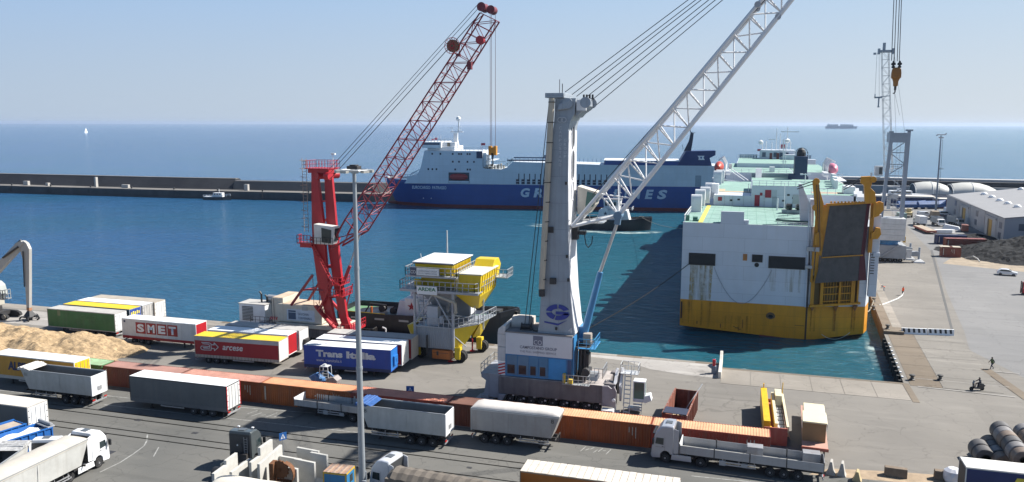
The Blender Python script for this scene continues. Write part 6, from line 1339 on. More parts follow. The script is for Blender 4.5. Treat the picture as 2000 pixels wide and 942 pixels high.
# ------------------------------------------------------------------ the long blue and white roll-on ship
SA = R(8.8)
T = thing('cargo_ship', 'long blue and white cargo ship lying across the harbour mouth', 'ship', (-143.9, 209, -2), SA, None, world=False)
hb = M('ship_blue', (.016, .070, .27), .45, var=.12, scale=.15, streak=.25, scol=(.03, .06, .16), plates=(9, 2.6))
hr = M('ship_boot_red', (.16, .022, .02), .6, var=.2)
sw = M('ship_white', (.60, .65, .70), .5, var=.06, scale=.1, streak=.2, scol=(.40, .40, .38), sscale=.4, plates=(9, 2.6))
Wd = 22.0
def plan(z):
    """half breadth outline: near side t=0, far side t=Wd; bow at small s"""
    f = (z + 2) / 12.0
    stem = -27.0 - 5.4 * f
    pts = [(stem, Wd / 2)]
    for ds, b in ((3.5, .30), (8, .55), (14, .80), (22, .95), (32, 1.0)):
        bb = b * (.72 + .28 * min(1, f)) if ds < 20 else b
        pts.append((stem + ds, Wd / 2 - Wd / 2 * bb))
    pts.append((113, 0)); pts.append((115, 2)); pts.append((115, Wd - 2)); pts.append((113, Wd))
    for ds, b in ((32, 1.0), (22, .95), (14, .80), (8, .55), (3.5, .30)):
        bb = b * (.72 + .28 * min(1, f)) if ds < 20 else b
        pts.append((stem + ds, Wd / 2 + Wd / 2 * bb))
    return pts
def hullp(name, mat, z0, z1, n=3):
    zs = [z0 + (z1 - z0) * k / n for k in range(n + 1)]
    return part(T, name, mat, lambda m: m.loft([[(x, y, z + 2) for x, y in plan(z)] for z in zs]), smooth=True)
hullp('boot_top', hr, -3.0, -.6, 1)
hullp('hull', hb, -.6, 8.25, 4)
part(T, 'bulb', hr, lambda m: m.tube((-22, Wd / 2, 1.0), (-31, Wd / 2, .9), 1.3, 10, .5), smooth=True)
part(T, 'forecastle_bulwark', hb, lambda m: m.loft([[(x, y, z) for x, y in [p for p in plan(8.25)[:4]]] for z in (10.2, 11.6)], closed=False, caps=False), fix=False)
Z = 2.0
hsw = part(T, 'upper_hull', sw, lambda m: (m.prism([(-20.5, 10.25), (-18.5, 13.4), (-15.0, 13.8), (-13.2, 17), (-11.4, 24.4), (13.9, 24.4), (13.9, 17.6), (15, 16.9), (22, 16.7), (24.5, 17.6), (27, 20.0), (66, 19.0), (113, 19.0), (114.5, 10.25)], 'y', .25, Wd - .25)))
part(T, 'forecastle_deck', M('deck_cream', (.60, .62, .60), .7), lambda m: m.prism([(-31.5, 11.8), (-20.5, 11.8), (-20.5, 12.2), (-31.5, 12.2)], 'y', Wd / 2 - 3.0, Wd / 2 + 3))
part(T, 'bow_railing', whitec, lambda m: (rail(m, [(-31.5, Wd / 2 - 3, 12.2), (-18.5, 3.5, 12.2), (-15, 1, 13.8)], 1.6, .1, 1.6), m.bar((-18, 2, 14.5), (-14, 1, 16.2), .35), m.bar((-20, 3, 13.4), (-15, 1, 15.4), .15)))
wp_ = M('porthole_dark', (.02, .03, .06), .2)
part(T, 'porthole', wp_, lambda m: [m.box(s_ - .35, s_ + .35, .2, .26, z_ + 1.7, z_ + 2.5) for s_, z_ in [(-8, 21), (-4.4, 21), (1.0, 21), (3.7, 21), (4.7, 21), (7.4, 21), (8.4, 21), (1, 17.7), (3.7, 17.7), (7.4, 17.7), (10.2, 17.7), (-9.8, 14.4), (-8, 14.4), (-6.2, 14.4), (2.0, 14.4), (7.4, 14.4), (8.5, 14.4)]])
part(T, 'dark_screen', M('screen_navy', (.025, .04, .09), .5), lambda m: m.box(11.3, 13.9, .18, .24, 21.3, 24.2))
part(T, 'boat_recess', M('recess_dark', (.05, .06, .08), .7), lambda m: m.box(-.9, 8.2, .17, .24, 10.7, 15.2))
part(T, 'recess_frame', sw, lambda m: (m.box(-1.2, -.9, .1, .25, 10.5, 15.4), m.box(8.2, 8.5, .1, .25, 10.5, 15.4)))
lbr = M('lifeboat_red', (.33, .035, .035), .5, var=.15)
part(T, 'lifeboat', lbr, lambda m: m.loft([[(s_, .1 + (-.9 * w_) * math.cos(q), 13.3 + 1.3 * w_ * math.sin(q)) for q in [2 * PI * k / 12 for k in range(12)]] for s_, w_ in ((-.3, .45), (.8, .95), (3.5, 1.05), (6.2, .95), (7.4, .45))]), smooth=True)
part(T, 'boat_cradle', sw, lambda m: m.box(-.7, 8.0, -.2, .16, 10.8, 11.6))
part(T, 'superstructure_end', sw, lambda m: ([m.box(13.9, 18.2, .8, Wd - 2, z_, z_ + .25) for z_ in (17.6, 20.2, 22.6)], rail(m, [(13.9, .5, 24.4), (18.4, .5, 24.4), (18.4, 6, 24.4)], 1.8, .1, 1.4), m.box(14, 15.4, 1.0, 3, 17.6, 23.6), [m.bar((18.1, .8, z_), (18.1, .8, z_ + 2.3), .18) for z_ in (17.8, 20.2, 22.6)]))
part(T, 'deck_railing', whitec, lambda m: rail(m, [(1.0, .4, 24.4), (13.9, .4, 24.4)], 1.3, .08, 1.8))
part(T, 'deck_gear', M('gear_tan', (.40, .38, .33), .7, var=.3, scale=1), lambda m: ([m.box(15 + k * .9, 15.6 + k * .9, 1 + (k % 3), 2.4 + (k % 3), 16.9, 18.2 + (k % 4) * .3) for k in range(9)], rail(m, [(15, .3, 17), (23.5, .3, 17), (27, .3, 20)], 1.4, .08, 1.5), m.bar((15, .5, 19.8), (24, .5, 20.0), .12)))
br = part(T, 'bridge', whitec, lambda m: (m.box(-10.4, 1.6, 1.5, Wd - 1.5, 24.4, 26.2), m.box(-5.5, 1.6, 2.5, 8, 26.2, 28.0), m.box(-12.3, -4.0, -.4, Wd, 25.6, 28.2)), bevel=.15)
part(br, 'bridge_window', M('bridge_glass', (.04, .08, .14), .15), lambda m: (m.box(-12.0, -4.6, -.47, -.4, 26.9, 27.8), m.box(-12.42, -12.3, 0, Wd - .5, 26.9, 27.8)))
part(br, 'door', M('door_tan', (.25, .21, .15), .6), lambda m: m.box(-1.9, -.6, 2.42, 2.5, 26.2, 27.8))
part(br, 'railing', whitec, lambda m: (rail(m, [(-12.2, -.3, 28.2), (-4, -.3, 28.2), (1.6, 2.5, 28.2)], 1.2, .08, 1.4), [m.tube((x, 3, 28.2), (x, 3, 28.2 + h_), .1, 5) for x, h_ in ((-11, 3.2), (-9.2, 2.2), (-7.8, 2.8), (-6.2, 2.4), (-4.8, 3))]))
part(br, 'red_flag', M('flag_red', (.45, .05, .08), .6), lambda m: (m.box(-8.9, -6.9, 3, 3.05, 28.7, 29.5), m.box(-7.5, -6.2, 3.2, 3.25, 28.9, 29.9)))
part(T, 'mast', whitec, lambda m: (m.loft([[(.6 + d, 7, z_), (2.2 + d, 7, z_), (2.2 + d, 9, z_), (.6 + d, 9, z_)] for z_, d in ((26.2, 0), (29, -.6), (32, -.6))]), m.box(-1.5, 4, 7.5, 8.5, 32.2, 32.6), m.bar((2, 8, 32), (2.1, 8, 37.2), .5), m.box(-2.6, -.4, 7.9, 8.1, 34.0, 34.2), m.bar((-.5, 8, 32), (-1.0, 8, 34), .15), [m.box(1.2, 3.2, 7.6, 8.4, z_, z_ + .15) for z_ in (33.2, 34.6)]))
part(T, 'radar_dome', whitec, lambda m: m.lathe([(.05, 36.9), (.8, 37.2), (1.1, 38.0), (.8, 38.8), (.05, 39.1)], (2.0, 8, 0), 'z', 14), smooth=True)
part(T, 'flag', M('flag_red', (.45, .05, .08)), lambda m: (m.bar((13.2, 1, 24.4), (13.2, 1, 27.8), .1), m.box(13.3, 15, 1, 1.05, 26.8, 27.8)))
part(T, 'deck_rail_box', M('navy_rail', (.05, .09, .16), .5), lambda m: (m.box(24.5, 46, .5, .7, 20.3, 20.9), m.box(27, 44, 3, 3.2, 21.4, 21.9), [m.bar((24.5 + k * 1.8, .6, 20), (24.5 + k * 1.8, .6, 21.6), .12) for k in range(24)], m.box(40, 43, 2.5, 3.5, 21.5, 22.8)))
for k in range(17):
    s_ = 28.6 + k * 2.32
    part(T, 'hull_opening', wp_, lambda m: (m.box(s_ + .75, s_ + 1.15, .18, .24, 10.6, 15.0), m.box(s_ - .25, s_ + 1.15, .18, .24, 10.6, 12.6)))
    part(T, 'opening_frame', sw, lambda m: (m.box(s_ - .4, s_ - .25, .12, .25, 10.5, 12.8), m.box(s_ - .2, s_ + 1.1, .13, .25, 11.6, 11.75)))
part(T, 'shutter', M('shutter_grey', (.28, .33, .38), .5), lambda m: m.box(103.0, 105.4, .15, .24, 10.4, 15.0))
part(T, 'hull_rib', sw, lambda m: [m.box(48 + k * 1.5, 48.25 + k * 1.5, .12, .25, 15.6, 19.0) for k in range(43)])
part(T, 'deckhouse', hb, lambda m: m.box(65.5, 97, 1.0, Wd - 1, 19.0, 20.7))
part(T, 'deckhouse_roof', whitec, lambda m: m.box(65.3, 97.2, .9, Wd - .9, 20.7, 20.95))
part(T, 'funnel', M('funnel_navy', (.010, .035, .14), .5), lambda m: m.prism([(95.5, 18.9), (98.9, 24.9), (110.8, 25.2), (110.8, 23.4), (108.5, 22.2), (109.6, 18.9)], 'y', .6, 9.5))
part(T, 'exhaust_fin', M('fin_dark', (.02, .03, .06), .5), lambda m: m.prism([(98.3, 24.9), (101.2, 25.0), (101.8, 29.5), (102.0, 32.2), (100.9, 32.9), (100.2, 29.0)], 'y', 3.5, 5.0))
part(T, 'fin_tip', blackp, lambda m: (m.bar((100.7, 4.2, 32.6), (100.6, 4.2, 33.9), .25), m.bar((101.6, 4.2, 32.4), (102.8, 4.2, 32.4), .2), m.bar((98.0, 4.2, 25.5), (97.6, 4.2, 27.5), .15)))
part(T, 'funnel_logo', whitec, lambda m: m.prism([(103.6, 23.1), (106.4, 23.1), (106.0, 22.3), (106.6, 21.4), (104.0, 21.4), (104.2, 22.3)], 'y', .52, .58))
part(T, 'logo_centre', hb, lambda m: m.lathe([(.42, 0), (.42, .02)], (105.1, .49, 22.3), 'y', 10))
OFF[0] = Vector((0, 0, 0))
lw = M('ship_letter_white', (.55, .62, .70), .5)
xs = {'G': 30.4, 'R': 35.9, 'I': 41.0, 'M': 43.8, 'A': 49.6, 'L': 55.0, 'D': 59.2, 'I2': 64.4, 'L2': 69.4, 'I3': 74.0, 'N': 77.0, 'E': 82.6, 'S': 87.6}
for key, s_ in xs.items():
    ch = key[0]; ww = {'I': .9, 'M': 4.2, 'S': 3.7, 'L': 2.6, 'E': 3.1}.get(ch, 3.5)
    text(ch, (s_, -.06, 5.0), ww + .5, 3.9, lw, T, bold=.045, shear=.18)
text('EUROCARGO  PATRASSO', (-17.2, .9, 7.9), 15.5, 1.35, lw, T, xd=(1, -.09, 0), bold=.02)
part(T, 'draught_mark', sw, lambda m: [m.box(x, x + .3, .9, 1.5, 3.6, 4.0) for x in (-12.5, -9, -4)])

# ------------------------------------------------------------------ the white and yellow ship at the mole
T = thing('roro_ship', 'white and yellow roll-on ship moored stern towards us with raised ramp', 'ship', (-10.6, 27, -2))
ws = M('roro_white', (.64, .68, .74), .5, var=.05, scale=.2, streak=.12, scol=(.45, .40, .33), sscale=.5, plates=(7, 2.4))
wy = M('roro_yellow', (.74, .31, .010), .5, var=.10, scale=.3, streak=.25, scol=(.20, .09, .02), sscale=.7, plates=(6, 1.9))
wr = M('roro_boot_red', (.22, .03, .02), .6)
SL = 168.0      # length
def sh(v): return 0.018 * v
def rhull(z0, z1, bot=None):
    def f(m):
        pts = [(-31.5, 27), (-10.6, 27), (-1.2, 30.0), (-.2, 34), (2.2, 27 + SL * .82), (-4, 27 + SL * .95), (-14, 27 + SL), (-24, 27 + SL * .95), (-31.5, 27 + SL * .82)]
        lowz = [(-1.1), (-2.2), (-1.0), -1.4, -2.5, -2.5, -2.5, -2.5, -1.8] if bot else [z0] * 9
        m.loft([[(x, y, lz) for (x, y), lz in zip(pts, lowz)], [(x, y, z1) for x, y in pts]])
    return f
P_('lower_hull', wy, rhull(0, 3.65, True))
P_('upper_hull', ws, rhull(3.65, 17.2))
P_('boot_strip', wr, lambda m: (m.add([(-18, 26.97, -1.72), (-10.6, 26.97, -2.2), (-10.6, 26.97, -2.6), (-18, 26.97, -2.6), (-18, 27.5, -2.6), (-10.6, 27.5, -2.6)], [(0, 1, 2, 3), (3, 2, 5, 4)])), fix=False)
wgr = M('roro_deck_green', (.22, .36, .31), .7, var=.14, scale=.5, streak=.0)
P_('stern_deck', wgr, lambda m: m.add([(-31.3, 27.2, 17.22), (-10.7, 27.2, 17.22), (-8, 30, 17.22), (-8, 58.5, 17.22), (-31.3, 58.5, 17.22)], [(0, 1, 2, 3, 4)]))
P_('deck_joint', M('deck_joint', (.16, .30, .25), .8), lambda m: ([m.box(x, x + .08, 27.3, 58.4, 17.225, 17.235) for x in [-30.5 + 1.6 * k for k in range(13)]], [m.box(-31.2, -10.7, y, y + .1, 17.225, 17.237) for y in (34, 41, 48, 54)]))
P_('deck_stripe', M('deck_yellow', (.60, .50, .10), .7), lambda m: m.add([(-29.0, 27.3, 17.25), (-28.2, 27.3, 17.25), (-28.2, 58.4, 17.25), (-29.0, 58.4, 17.25)], [(0, 1, 2, 3)]))
P_('stern_bulwark', ws, lambda m: (m.box(-25.2, -21.4, 27.0, 27.5, 17.2, 19.3), m.box(-25.2, -24.9, 27.5, 29.5, 17.2, 18.8), m.box(-21.7, -21.4, 27.5, 29.5, 17.2, 18.8), m.box(-21.4, -20.6, 27.2, 28.0, 17.2, 17.9)))
dk_ = M('opening_black', (.02, .021, .023), .7)
def opening(x0, x1, z0, z1, name='mooring_opening', r=.25):
    o = P_(name, dk_, lambda m: m.box(x0, x1, 26.93, 26.99, z0, z1))
    P_('opening_frame', M('frame_black', (.03, .03, .03), .5), lambda m: (m.box(x0 - .12, x1 + .12, 26.86, 26.99, z1, z1 + .12), m.box(x0 - .12, x1 + .12, 26.86, 26.99, z0 - .12, z0), m.box(x0 - .12, x0, 26.87, 26.99, z0, z1), m.box(x1, x1 + .12, 26.87, 26.99, z0, z1)), o)
    return o
opening(-30.2, -25.95, 9.95, 11.8); opening(-17.0, -11.4, 10.05, 11.9); opening(-19.7, -18.2, 10.95, 12.0)
P_('porthole', dk_, lambda m: m.lathe([(.38, -.04), (.38, .04)], (-19.0, 26.97, 10.35), 'y', 16))
P_('side_hatch', M('hatch_orange', (.45, .20, .06), .6, var=.3), lambda m: (m.box(-21.3, -20.6, 26.94, 26.99, 11.0, 12.15), [m.box(-21.2, -20.7, 26.9, 26.94, 11.15 + .25 * k, 11.25 + .25 * k) for k in range(4)]))
P_('hawse', M('hawse_rust', (.16, .10, .05), .7), lambda m: m.loft([[(-16.35 + r_ * math.cos(q), 26.98 - d, 1.55 + r_ * math.sin(q) * (1 if math.sin(q) > 0 else .55)) for q in [2 * PI * k / 16 for k in range(16)]] for r_, d in ((.75, 0), (.7, .15), (.42, .15), (.4, .0))], caps=False))
P_('hawse_hole', dk_, lambda m: m.lathe([(.42, 0), (.42, .03)], (-16.35, 26.93, 1.5), 'y', 12))
def runs_mat(name, c, thr):
    m = bpy.data.materials.new(name); m.use_nodes = True
    nt = m.node_tree; b = nt.nodes['Principled BSDF']; L = nt.links.new
    g = nt.nodes.new('ShaderNodeNewGeometry')
    mp = nt.nodes.new('ShaderNodeMapping'); mp.inputs['Scale'].default_value = (1.7, 1, .07); L(g.outputs['Position'], mp.inputs[0])
    n = nt.nodes.new('ShaderNodeTexNoise'); n.inputs['Scale'].default_value = 1.3; n.inputs['Detail'].default_value = 6; L(mp.outputs[0], n.inputs['Vector'])
    n2 = nt.nodes.new('ShaderNodeTexNoise'); n2.inputs['Scale'].default_value = 1.5; n2.inputs['Detail'].default_value = 6; L(g.outputs['Position'], n2.inputs['Vector'])
    r = nt.nodes.new('ShaderNodeMapRange'); r.inputs[1].default_value = thr; r.inputs[2].default_value = thr + .25; r.inputs[4].default_value = .6; L(n.outputs[0], r.inputs[0])
    mu = nt.nodes.new('ShaderNodeMath'); mu.operation = 'MULTIPLY'; L(r.outputs[0], mu.inputs[0])
    r2 = nt.nodes.new('ShaderNodeMapRange'); r2.inputs[1].default_value = .3; r2.inputs[2].default_value = .55; r2.inputs[3].default_value = .35; L(n2.outputs[0], r2.inputs[0])
    L(r2.outputs[0], mu.inputs[1]); L(mu.outputs[0], b.inputs['Alpha'])
    b.inputs['Base Color'].default_value = (*c, 1); b.inputs['Roughness'].default_value = .8
    return m
rr_ = runs_mat('rust_runs', (.40, .30, .12), .34)
P_('rust_run', rr_, lambda m: m.add([(-30.1, 26.96, 3.6), (-26.4, 26.96, 3.6), (-26.2, 26.96, 9.8), (-30.0, 26.96, 9.8)], [(0, 1, 2, 3)]), fix=False)
P_('rust_run', runs_mat('rust_runs_faint', (.40, .30, .14), .5), lambda m: m.add([(-16.8, 26.96, 6.0), (-11.5, 26.96, 6.0), (-11.4, 26.96, 9.9), (-17, 26.96, 9.9)], [(0, 1, 2, 3)]), fix=False)
P_('rust_run', runs_mat('rust_dark', (.22, .09, .02), .5), lambda m: (m.add([(-31.3, 26.96, -.6), (-26.2, 26.96, -1.0), (-26.2, 26.96, 3.5), (-31.3, 26.96, 3.5)], [(0, 1, 2, 3)]), m.add([(-24, 26.96, -1.2), (-19, 26.96, -1.6), (-19, 26.96, 1.4), (-24, 26.96, 1.2)], [(0, 1, 2, 3)])), fix=False)
P_('scar', M('scar_dark', (.06, .03, .02), .8), lambda m: [m.box(x, x + w_, 26.93, 26.975, z, z + h_) for x, z, w_, h_ in ((-22.1, -.9, .7, .12), (-21.6, -1.1, .5, .1), (-22.4, -.7, .3, .08), (-20.9, -.8, .08, 1.5), (-24.6, -1.0, .12, .7), (-28.6, -.6, .14, .5), (-12.4, .3, 1.5, .06), (-31.4, .2, .25, 3), (-10.75, -2, .1, 19))])
P_('slack_rope', M('rope_grey_thin', (.30, .32, .36), .8), lambda m: m.path([(-26 + 9.5 * k / 16, 26.9, 9.6 - 6.1 * math.sin(PI * k / 16) ** .9) for k in range(17)], .035, 4))
P_('stern_post', ws, lambda m: (m.tube((-10.9, 26.8, 3.6), (-11.1, 26.9, 20.4), .12, 8), m.tube((-10.35, 26.9, 10.8), (-10.9, 27.0, 20.8), .1, 8)))
P_('stern_edge', chas, lambda m: m.tube((-10.55, 26.97, -2), (-10.55, 26.97, 17.2), .07, 6))
P_('frame_panel', ws, lambda m: (m.prism([(-12.2, 17.3), (-10.4, 17.3), (-10.5, 20.0), (-12.3, 24.0), (-12.8, 24.0)], 'y', 30.5, 31.2), m.prism([(28, 17.2), (33, 17.2), (32, 21.5), (30, 21.5)], 'x', -10.8, -10.2)))
# port side ventilators
vm = whitec
def vent(x, y, z, h=2.6, s=1.9):
    P_('ventilator', vm, lambda m: m.loft([[(x - s * .35, y + dy, zz) for dy, zz in o] for o in ([(0, z), (0, z + h * .7), (.15, z + h * .9), (.5, z + h), (s * .6, z + h), (s * .85, z + h * .85), (s, z + h * .6), (s, z + h * .35), (s * .55, z + h * .35), (s * .55, z)],)] + [[(x + s * .5, y + dy, zz) for dy, zz in [(0, z), (0, z + h * .7), (.15, z + h * .9), (.5, z + h), (s * .6, z + h), (s * .85, z + h * .85), (s, z + h * .6), (s, z + h * .35), (s * .55, z + h * .35), (s * .55, z)]]]), smooth=True)
for x, y, z in ((-30.6, 44, 17.2), (-30.4, 52, 17.6), (-29.7, 57.5, 17.7), (-29.0, 63, 18.2), (-28.4, 88, 19.4), (-28.0, 93, 19.4)): vent(x, y, z, 3.3, 2.3)
P_('deck_equipment', M('green_winch', (.05, .16, .12), .6), lambda m: (m.tube((-30.0, 29.5, 17.6), (-29.2, 29.5, 17.6), .4, 10), m.box(-29.9, -29.0, 28.8, 30.2, 17.25, 17.5), m.box(-31.2, -30.6, 29, 29.6, 17.25, 18.2)))
P_('stern_railing', whitec, lambda m: (rail(m, [(-31.3, 27.2, 17.2), (-31.3, 43, 17.2)], 1.2, .05, 1.4), rail(m, [(-16, 26.9, 17.3), (-11, 26.9, 17.3)], .5, .04, 1.4)))
# first tier
t1 = P_('deckhouse', ws, lambda m: (m.box(-27.8, -20.3, 58.5, 100, 17.2, 19.4), m.box(-20.29, -10.2, 58.5, 78, 17.2, 21.5), m.box(-10.19, 1.2, 62, 110, 17.2, 19.6), m.box(-20.29, -10.2, 78, 122, 17.2, 19.42)), bevel=.05)
P_('door', M('door_red', (.33, .03, .05), .6), lambda m: [m.box(x, x + w_, 58.42, 58.5, z, z + h_) for x, z, w_, h_ in ((-19.6, 17.3, 1.0, 2.3), (-17.6, 19.1, 1.2, 1.6), (-18.6, 19.5, .5, .6), (-26.9, 18.2, .8, .8))], t1)
P_('door', M('door_grey', (.45, .5, .54), .5), lambda m: [m.box(x, x + w_, 58.42, 58.5, z, z + h_) for x, z, w_, h_ in ((-16.3, 19.1, 1.0, 1.6), (-15.3 - .9, 17.3, 1.3, 1.9))], t1)
P_('window', dk_, lambda m: [m.box(x, x + .5, 58.42, 58.5, z, z + .35) for x, z in ((-13.3, 19.6), (-12.3, 19.0), (-14.2, 18.4), (-11.7, 18.4), (-23, 18.4), (-24.5, 18.2))], t1)
P_('wall_detail', galv, lambda m: ([m.box(x, x + .06, 58.4, 58.5, 17.3, 19.3) for x in (-24.0, -21.8, -25.6)], [m.box(-17.9, -17.5, 58.4, 58.48, 17.4 + k * .3, 17.46 + k * .3) for k in range(8)], m.box(-10.9, -10.5, 58.3, 58.5, 17.2, 20.2), m.box(-12.2, -10.8, 58.4, 58.48, 18.0, 19.9)), t1)
P_('pipe_post', whitec, lambda m: (m.tube((-15.3, 52, 17.2), (-15.3, 52, 19.6), .14, 8), m.tube((-13.9, 55, 17.2), (-14, 55, 22.5), .06, 6), m.bar((-27.2, 60, 19.4), (-27.2, 60, 21.2), .3), m.box(-28.4, -27.0, 62, 64.5, 19.4, 21.4)))
P_('mooring_winch', M('winch_grey', (.30, .33, .34), .5, var=.2), lambda m: ([m.lathe([(.8, -.6), (.45, -.55), (.45, .55), (.8, .6)], (x, 47, 18.5), 'x', 14) for x in (-13.4, -11.6)], m.box(-14.6, -10.9, 46.4, 48.2, 17.3, 17.9), m.bar((-15.5, 40, 17.4), (-11, 38, 18.2), .12), m.bar((-15.8, 36, 17.4), (-10.9, 35, 17.8), .12), m.bar((-13.8, 41, 17.3), (-13.8, 41, 18.7), .1)))
P_('winch_drum', blackp, lambda m: [m.tube((x, 47, 18.5), (x + .9, 47, 18.5), .6, 12) for x in (-13.8, -12.0)])
P_('deck_beam', M('beam_green_black', (.05, .10, .09), .6), lambda m: (m.bar((-16, 33, 17.5), (-11.2, 30, 17.6), .35), m.bar((-15, 31.5, 17.5), (-10.8, 29.3, 17.7), .25)))
d1 = P_('upper_deck', wgr, lambda m: (m.box(-27.6, -20.35, 66, 99.8, 19.41, 19.46), m.box(-20.2, -10.3, 78.2, 121.8, 19.45, 19.5), m.box(-10.1, 1.1, 62.2, 109.8, 19.61, 19.66), m.box(-20.1, -10.3, 58.8, 77.8, 21.51, 21.55)))
P_('deck_patch', M('deck_salmon', (.55, .38, .25), .8), lambda m: (m.box(-27.4, -25.9, 67, 74, 19.465, 19.48), m.box(-26.0, -20.6, 66.5, 68.5, 19.465, 19.475), m.box(-8, -2, 66, 70, 19.665, 19.68), m.box(-14, -11.5, 120, 121, 19.5, 19.6)), d1)
# second tier
t2 = P_('deckhouse', ws, lambda m: (m.box(-27.2, -9.0, 122, 176, 17.2, 20.5), m.box(-24.8, -4, 150, 192, 20.5, 21.8), m.box(-8.9, 1.6, 130, 178, 17.2, 20.4)), bevel=.05)
P_('upper_deck', wgr, lambda m: (m.box(-27.0, -24.9, 122.2, 175.8, 20.51, 20.56), m.box(-24.9, -9.2, 122.2, 149.8, 20.51, 20.56), m.box(-24.6, -4.2, 150.2, 191.8, 21.81, 21.86), m.box(-8.8, 1.5, 130.2, 177.8, 20.41, 20.46)), t2)
P_('door', M('door_red', (.33, .03, .05)), lambda m: [m.box(x, x + w_, 121.9, 122, z, z + h_) for x, z, w_, h_ in ((-20.2, 17.9, 2.0, 2.3), (-12.6, 18.8, 1.2, 1.2))], t2)
P_('door', M('door_grey', (.45, .5, .54)), lambda m: [m.box(x, x + 1.6, 121.9, 122, 18, 20.1) for x in (-18.0, -15)], t2)
P_('tween_wall', M('recess_grey', (.28, .33, .36), .6), lambda m: m.box(-20.2, -10.3, 118, 118.2, 19.5, 20.6))
P_('window_box', whitec, lambda m: (m.box(-15.4, -14.0, 126, 128, 20.5, 22.0), m.box(-27, -26, 140, 141, 20.5, 22)))
P_('tier_railing', whitec, lambda m: (rail(m, [(-20.2, 59, 21.5), (-10.3, 59, 21.5)], 1.0, .05, 1.5), rail(m, [(-10.1, 60, 19.6), (-4, 60, 19.6)], 1.5, .05, 1.5), rail(m, [(-27.5, 100, 19.4), (-27.5, 122, 19.4)], 1.5, .06, 2.0), rail(m, [(-27.0, 122, 20.5), (-9, 122, 20.5)], 1.0, .05, 2), m.bar((-27, 104, 19.5), (-22.5, 98, 19.5), .2), m.bar((-26.5, 112, 22), (-22, 104, 19.5), .15), m.bar((-25.5, 112, 22), (-21, 104, 19.5), .15)))
P_('stair', whitec, lambda m: ([m.bar((x, 66, 19.5), (x, 62, 21.6), .12) for x in (-20.9, -20.5)], m.prism([(116, 19.5), (119, 19.5), (119, 22), (118, 22)], 'x', -19.2, -17.6)))
# bridge far forward
bd = P_('bridge', ws, lambda m: (m.box(-25, 2, 196, 199, 19.5, 21.4), m.box(-17.6, -5.8, 184, 192, 21.8, 25.0), m.box(-9.5, -6.0, 180, 184, 21.8, 23.6)), bevel=.1)
P_('window', M('bridge_glass', (.04, .08, .14)), lambda m: [m.box(x, x + 1.2, 183.9, 184, 22.6, 24.2) for x in (-16.8, -13, -11, -9.2)], bd)
P_('door', M('door_brown', (.22, .06, .05), .6), lambda m: [m.box(x, x + .9, 183.88, 183.99, 21.9, 24) for x in (-14.3, -12)], bd)
P_('breakwater_screen', M('screen_bluegrey', (.22, .28, .36), .5), lambda m: ([m.box(-24.5 + k * .9, -24.5 + k * .9 + .7, 190, 190.3, 21.9, 23.2) for k in range(7)], [m.box(-3.5 + k * .9, -3.5 + k * .9 + .7, 190, 190.3, 21.9, 23.2) for k in range(4)]))
P_('mast', whitec, lambda m: ([m.tube((x, 186, 24.5), (x, 186, z), .12, 6) for x, z in ((-15.6, 28), (-13.6, 27.6), (-12.2, 32.6), (-10.9, 30.6), (-8.6, 33), (-7.4, 28), (-16.8, 27.8))], m.bar((-10.8, 186, 31.4), (-4.8, 186, 31.4), .3), m.bar((-14.8, 186, 28.7), (-12.6, 186, 28.7), .25), m.bar((-10.8, 150, 19), (-11.2, 150, 29.5), .3), [m.bar((-11.6, 150, z), (-9.8, 150, z), .15) for z in (21, 22.5, 24, 25.5, 27)], m.bar((-10.2, 150, 20.5), (-10.6, 150, 29), .2), rail(m, [(-25, 184, 21.8), (-5, 184, 21.8)], 1.2, .07, 2)))
P_('radar_dome', whitec, lambda m: (m.lathe([(.1, -.8), (.8, -.3), (.8, .4), (.1, .9)], (-17.4, 186, 27.6), 'z', 10), m.lathe([(.1, -.8), (.9, -.3), (.9, .4), (.1, .9)], (-8.5, 186, 28.2), 'z', 10)), smooth=True)
P_('signal_flag', M('flag_red', (.45, .05, .08)), lambda m: (m.box(-10.6, -9.2, 185.5, 185.55, 25.6, 27), m.box(-18.5, -17.2, 185, 185.05, 24.6, 25.3)))
# funnel
P_('funnel', M('roro_funnel_navy', (.02, .045, .10), .5, var=.15), lambda m: (m.box(-9.4, -6.2, 112, 118, 19.0, 25.6), m.box(-10.9, -9.3, 112, 115, 19.0, 20.9), m.box(-6.2, -5.8, 112.3, 117, 17.3, 20.4)), bevel=.15)
P_('funnel_dome', blackp, lambda m: (m.lathe([(1.2, 25.6), (1.2, 26.6), (.9, 27.3), (.3, 27.7)], (-7.8, 114.5, 0), 'z', 14), [m.bar((x, 112, 25.6), (x, 112, 26.8), .1) for x in (-9.3, -6.3)], m.loft([[(-7.8 + r_ * math.cos(q), 113.2, 26.3 + r_ * math.sin(q)) for q in [PI * k / 10 for k in range(11)]] for r_ in (1.45, 1.6)], closed=False, caps=False)), fix=False)
P_('work_lamp', whitec, lambda m: (m.tube((-8.0, 90, 19.6), (-8.0, 90, 22.4), .1, 6), m.bar((-9.0, 90, 22.2), (-7.0, 90, 22.2), .2), m.box(-9.2, -8.6, 89.8, 90.2, 22.0, 22.4), m.box(-7.4, -6.8, 89.8, 90.2, 22.0, 22.4)))
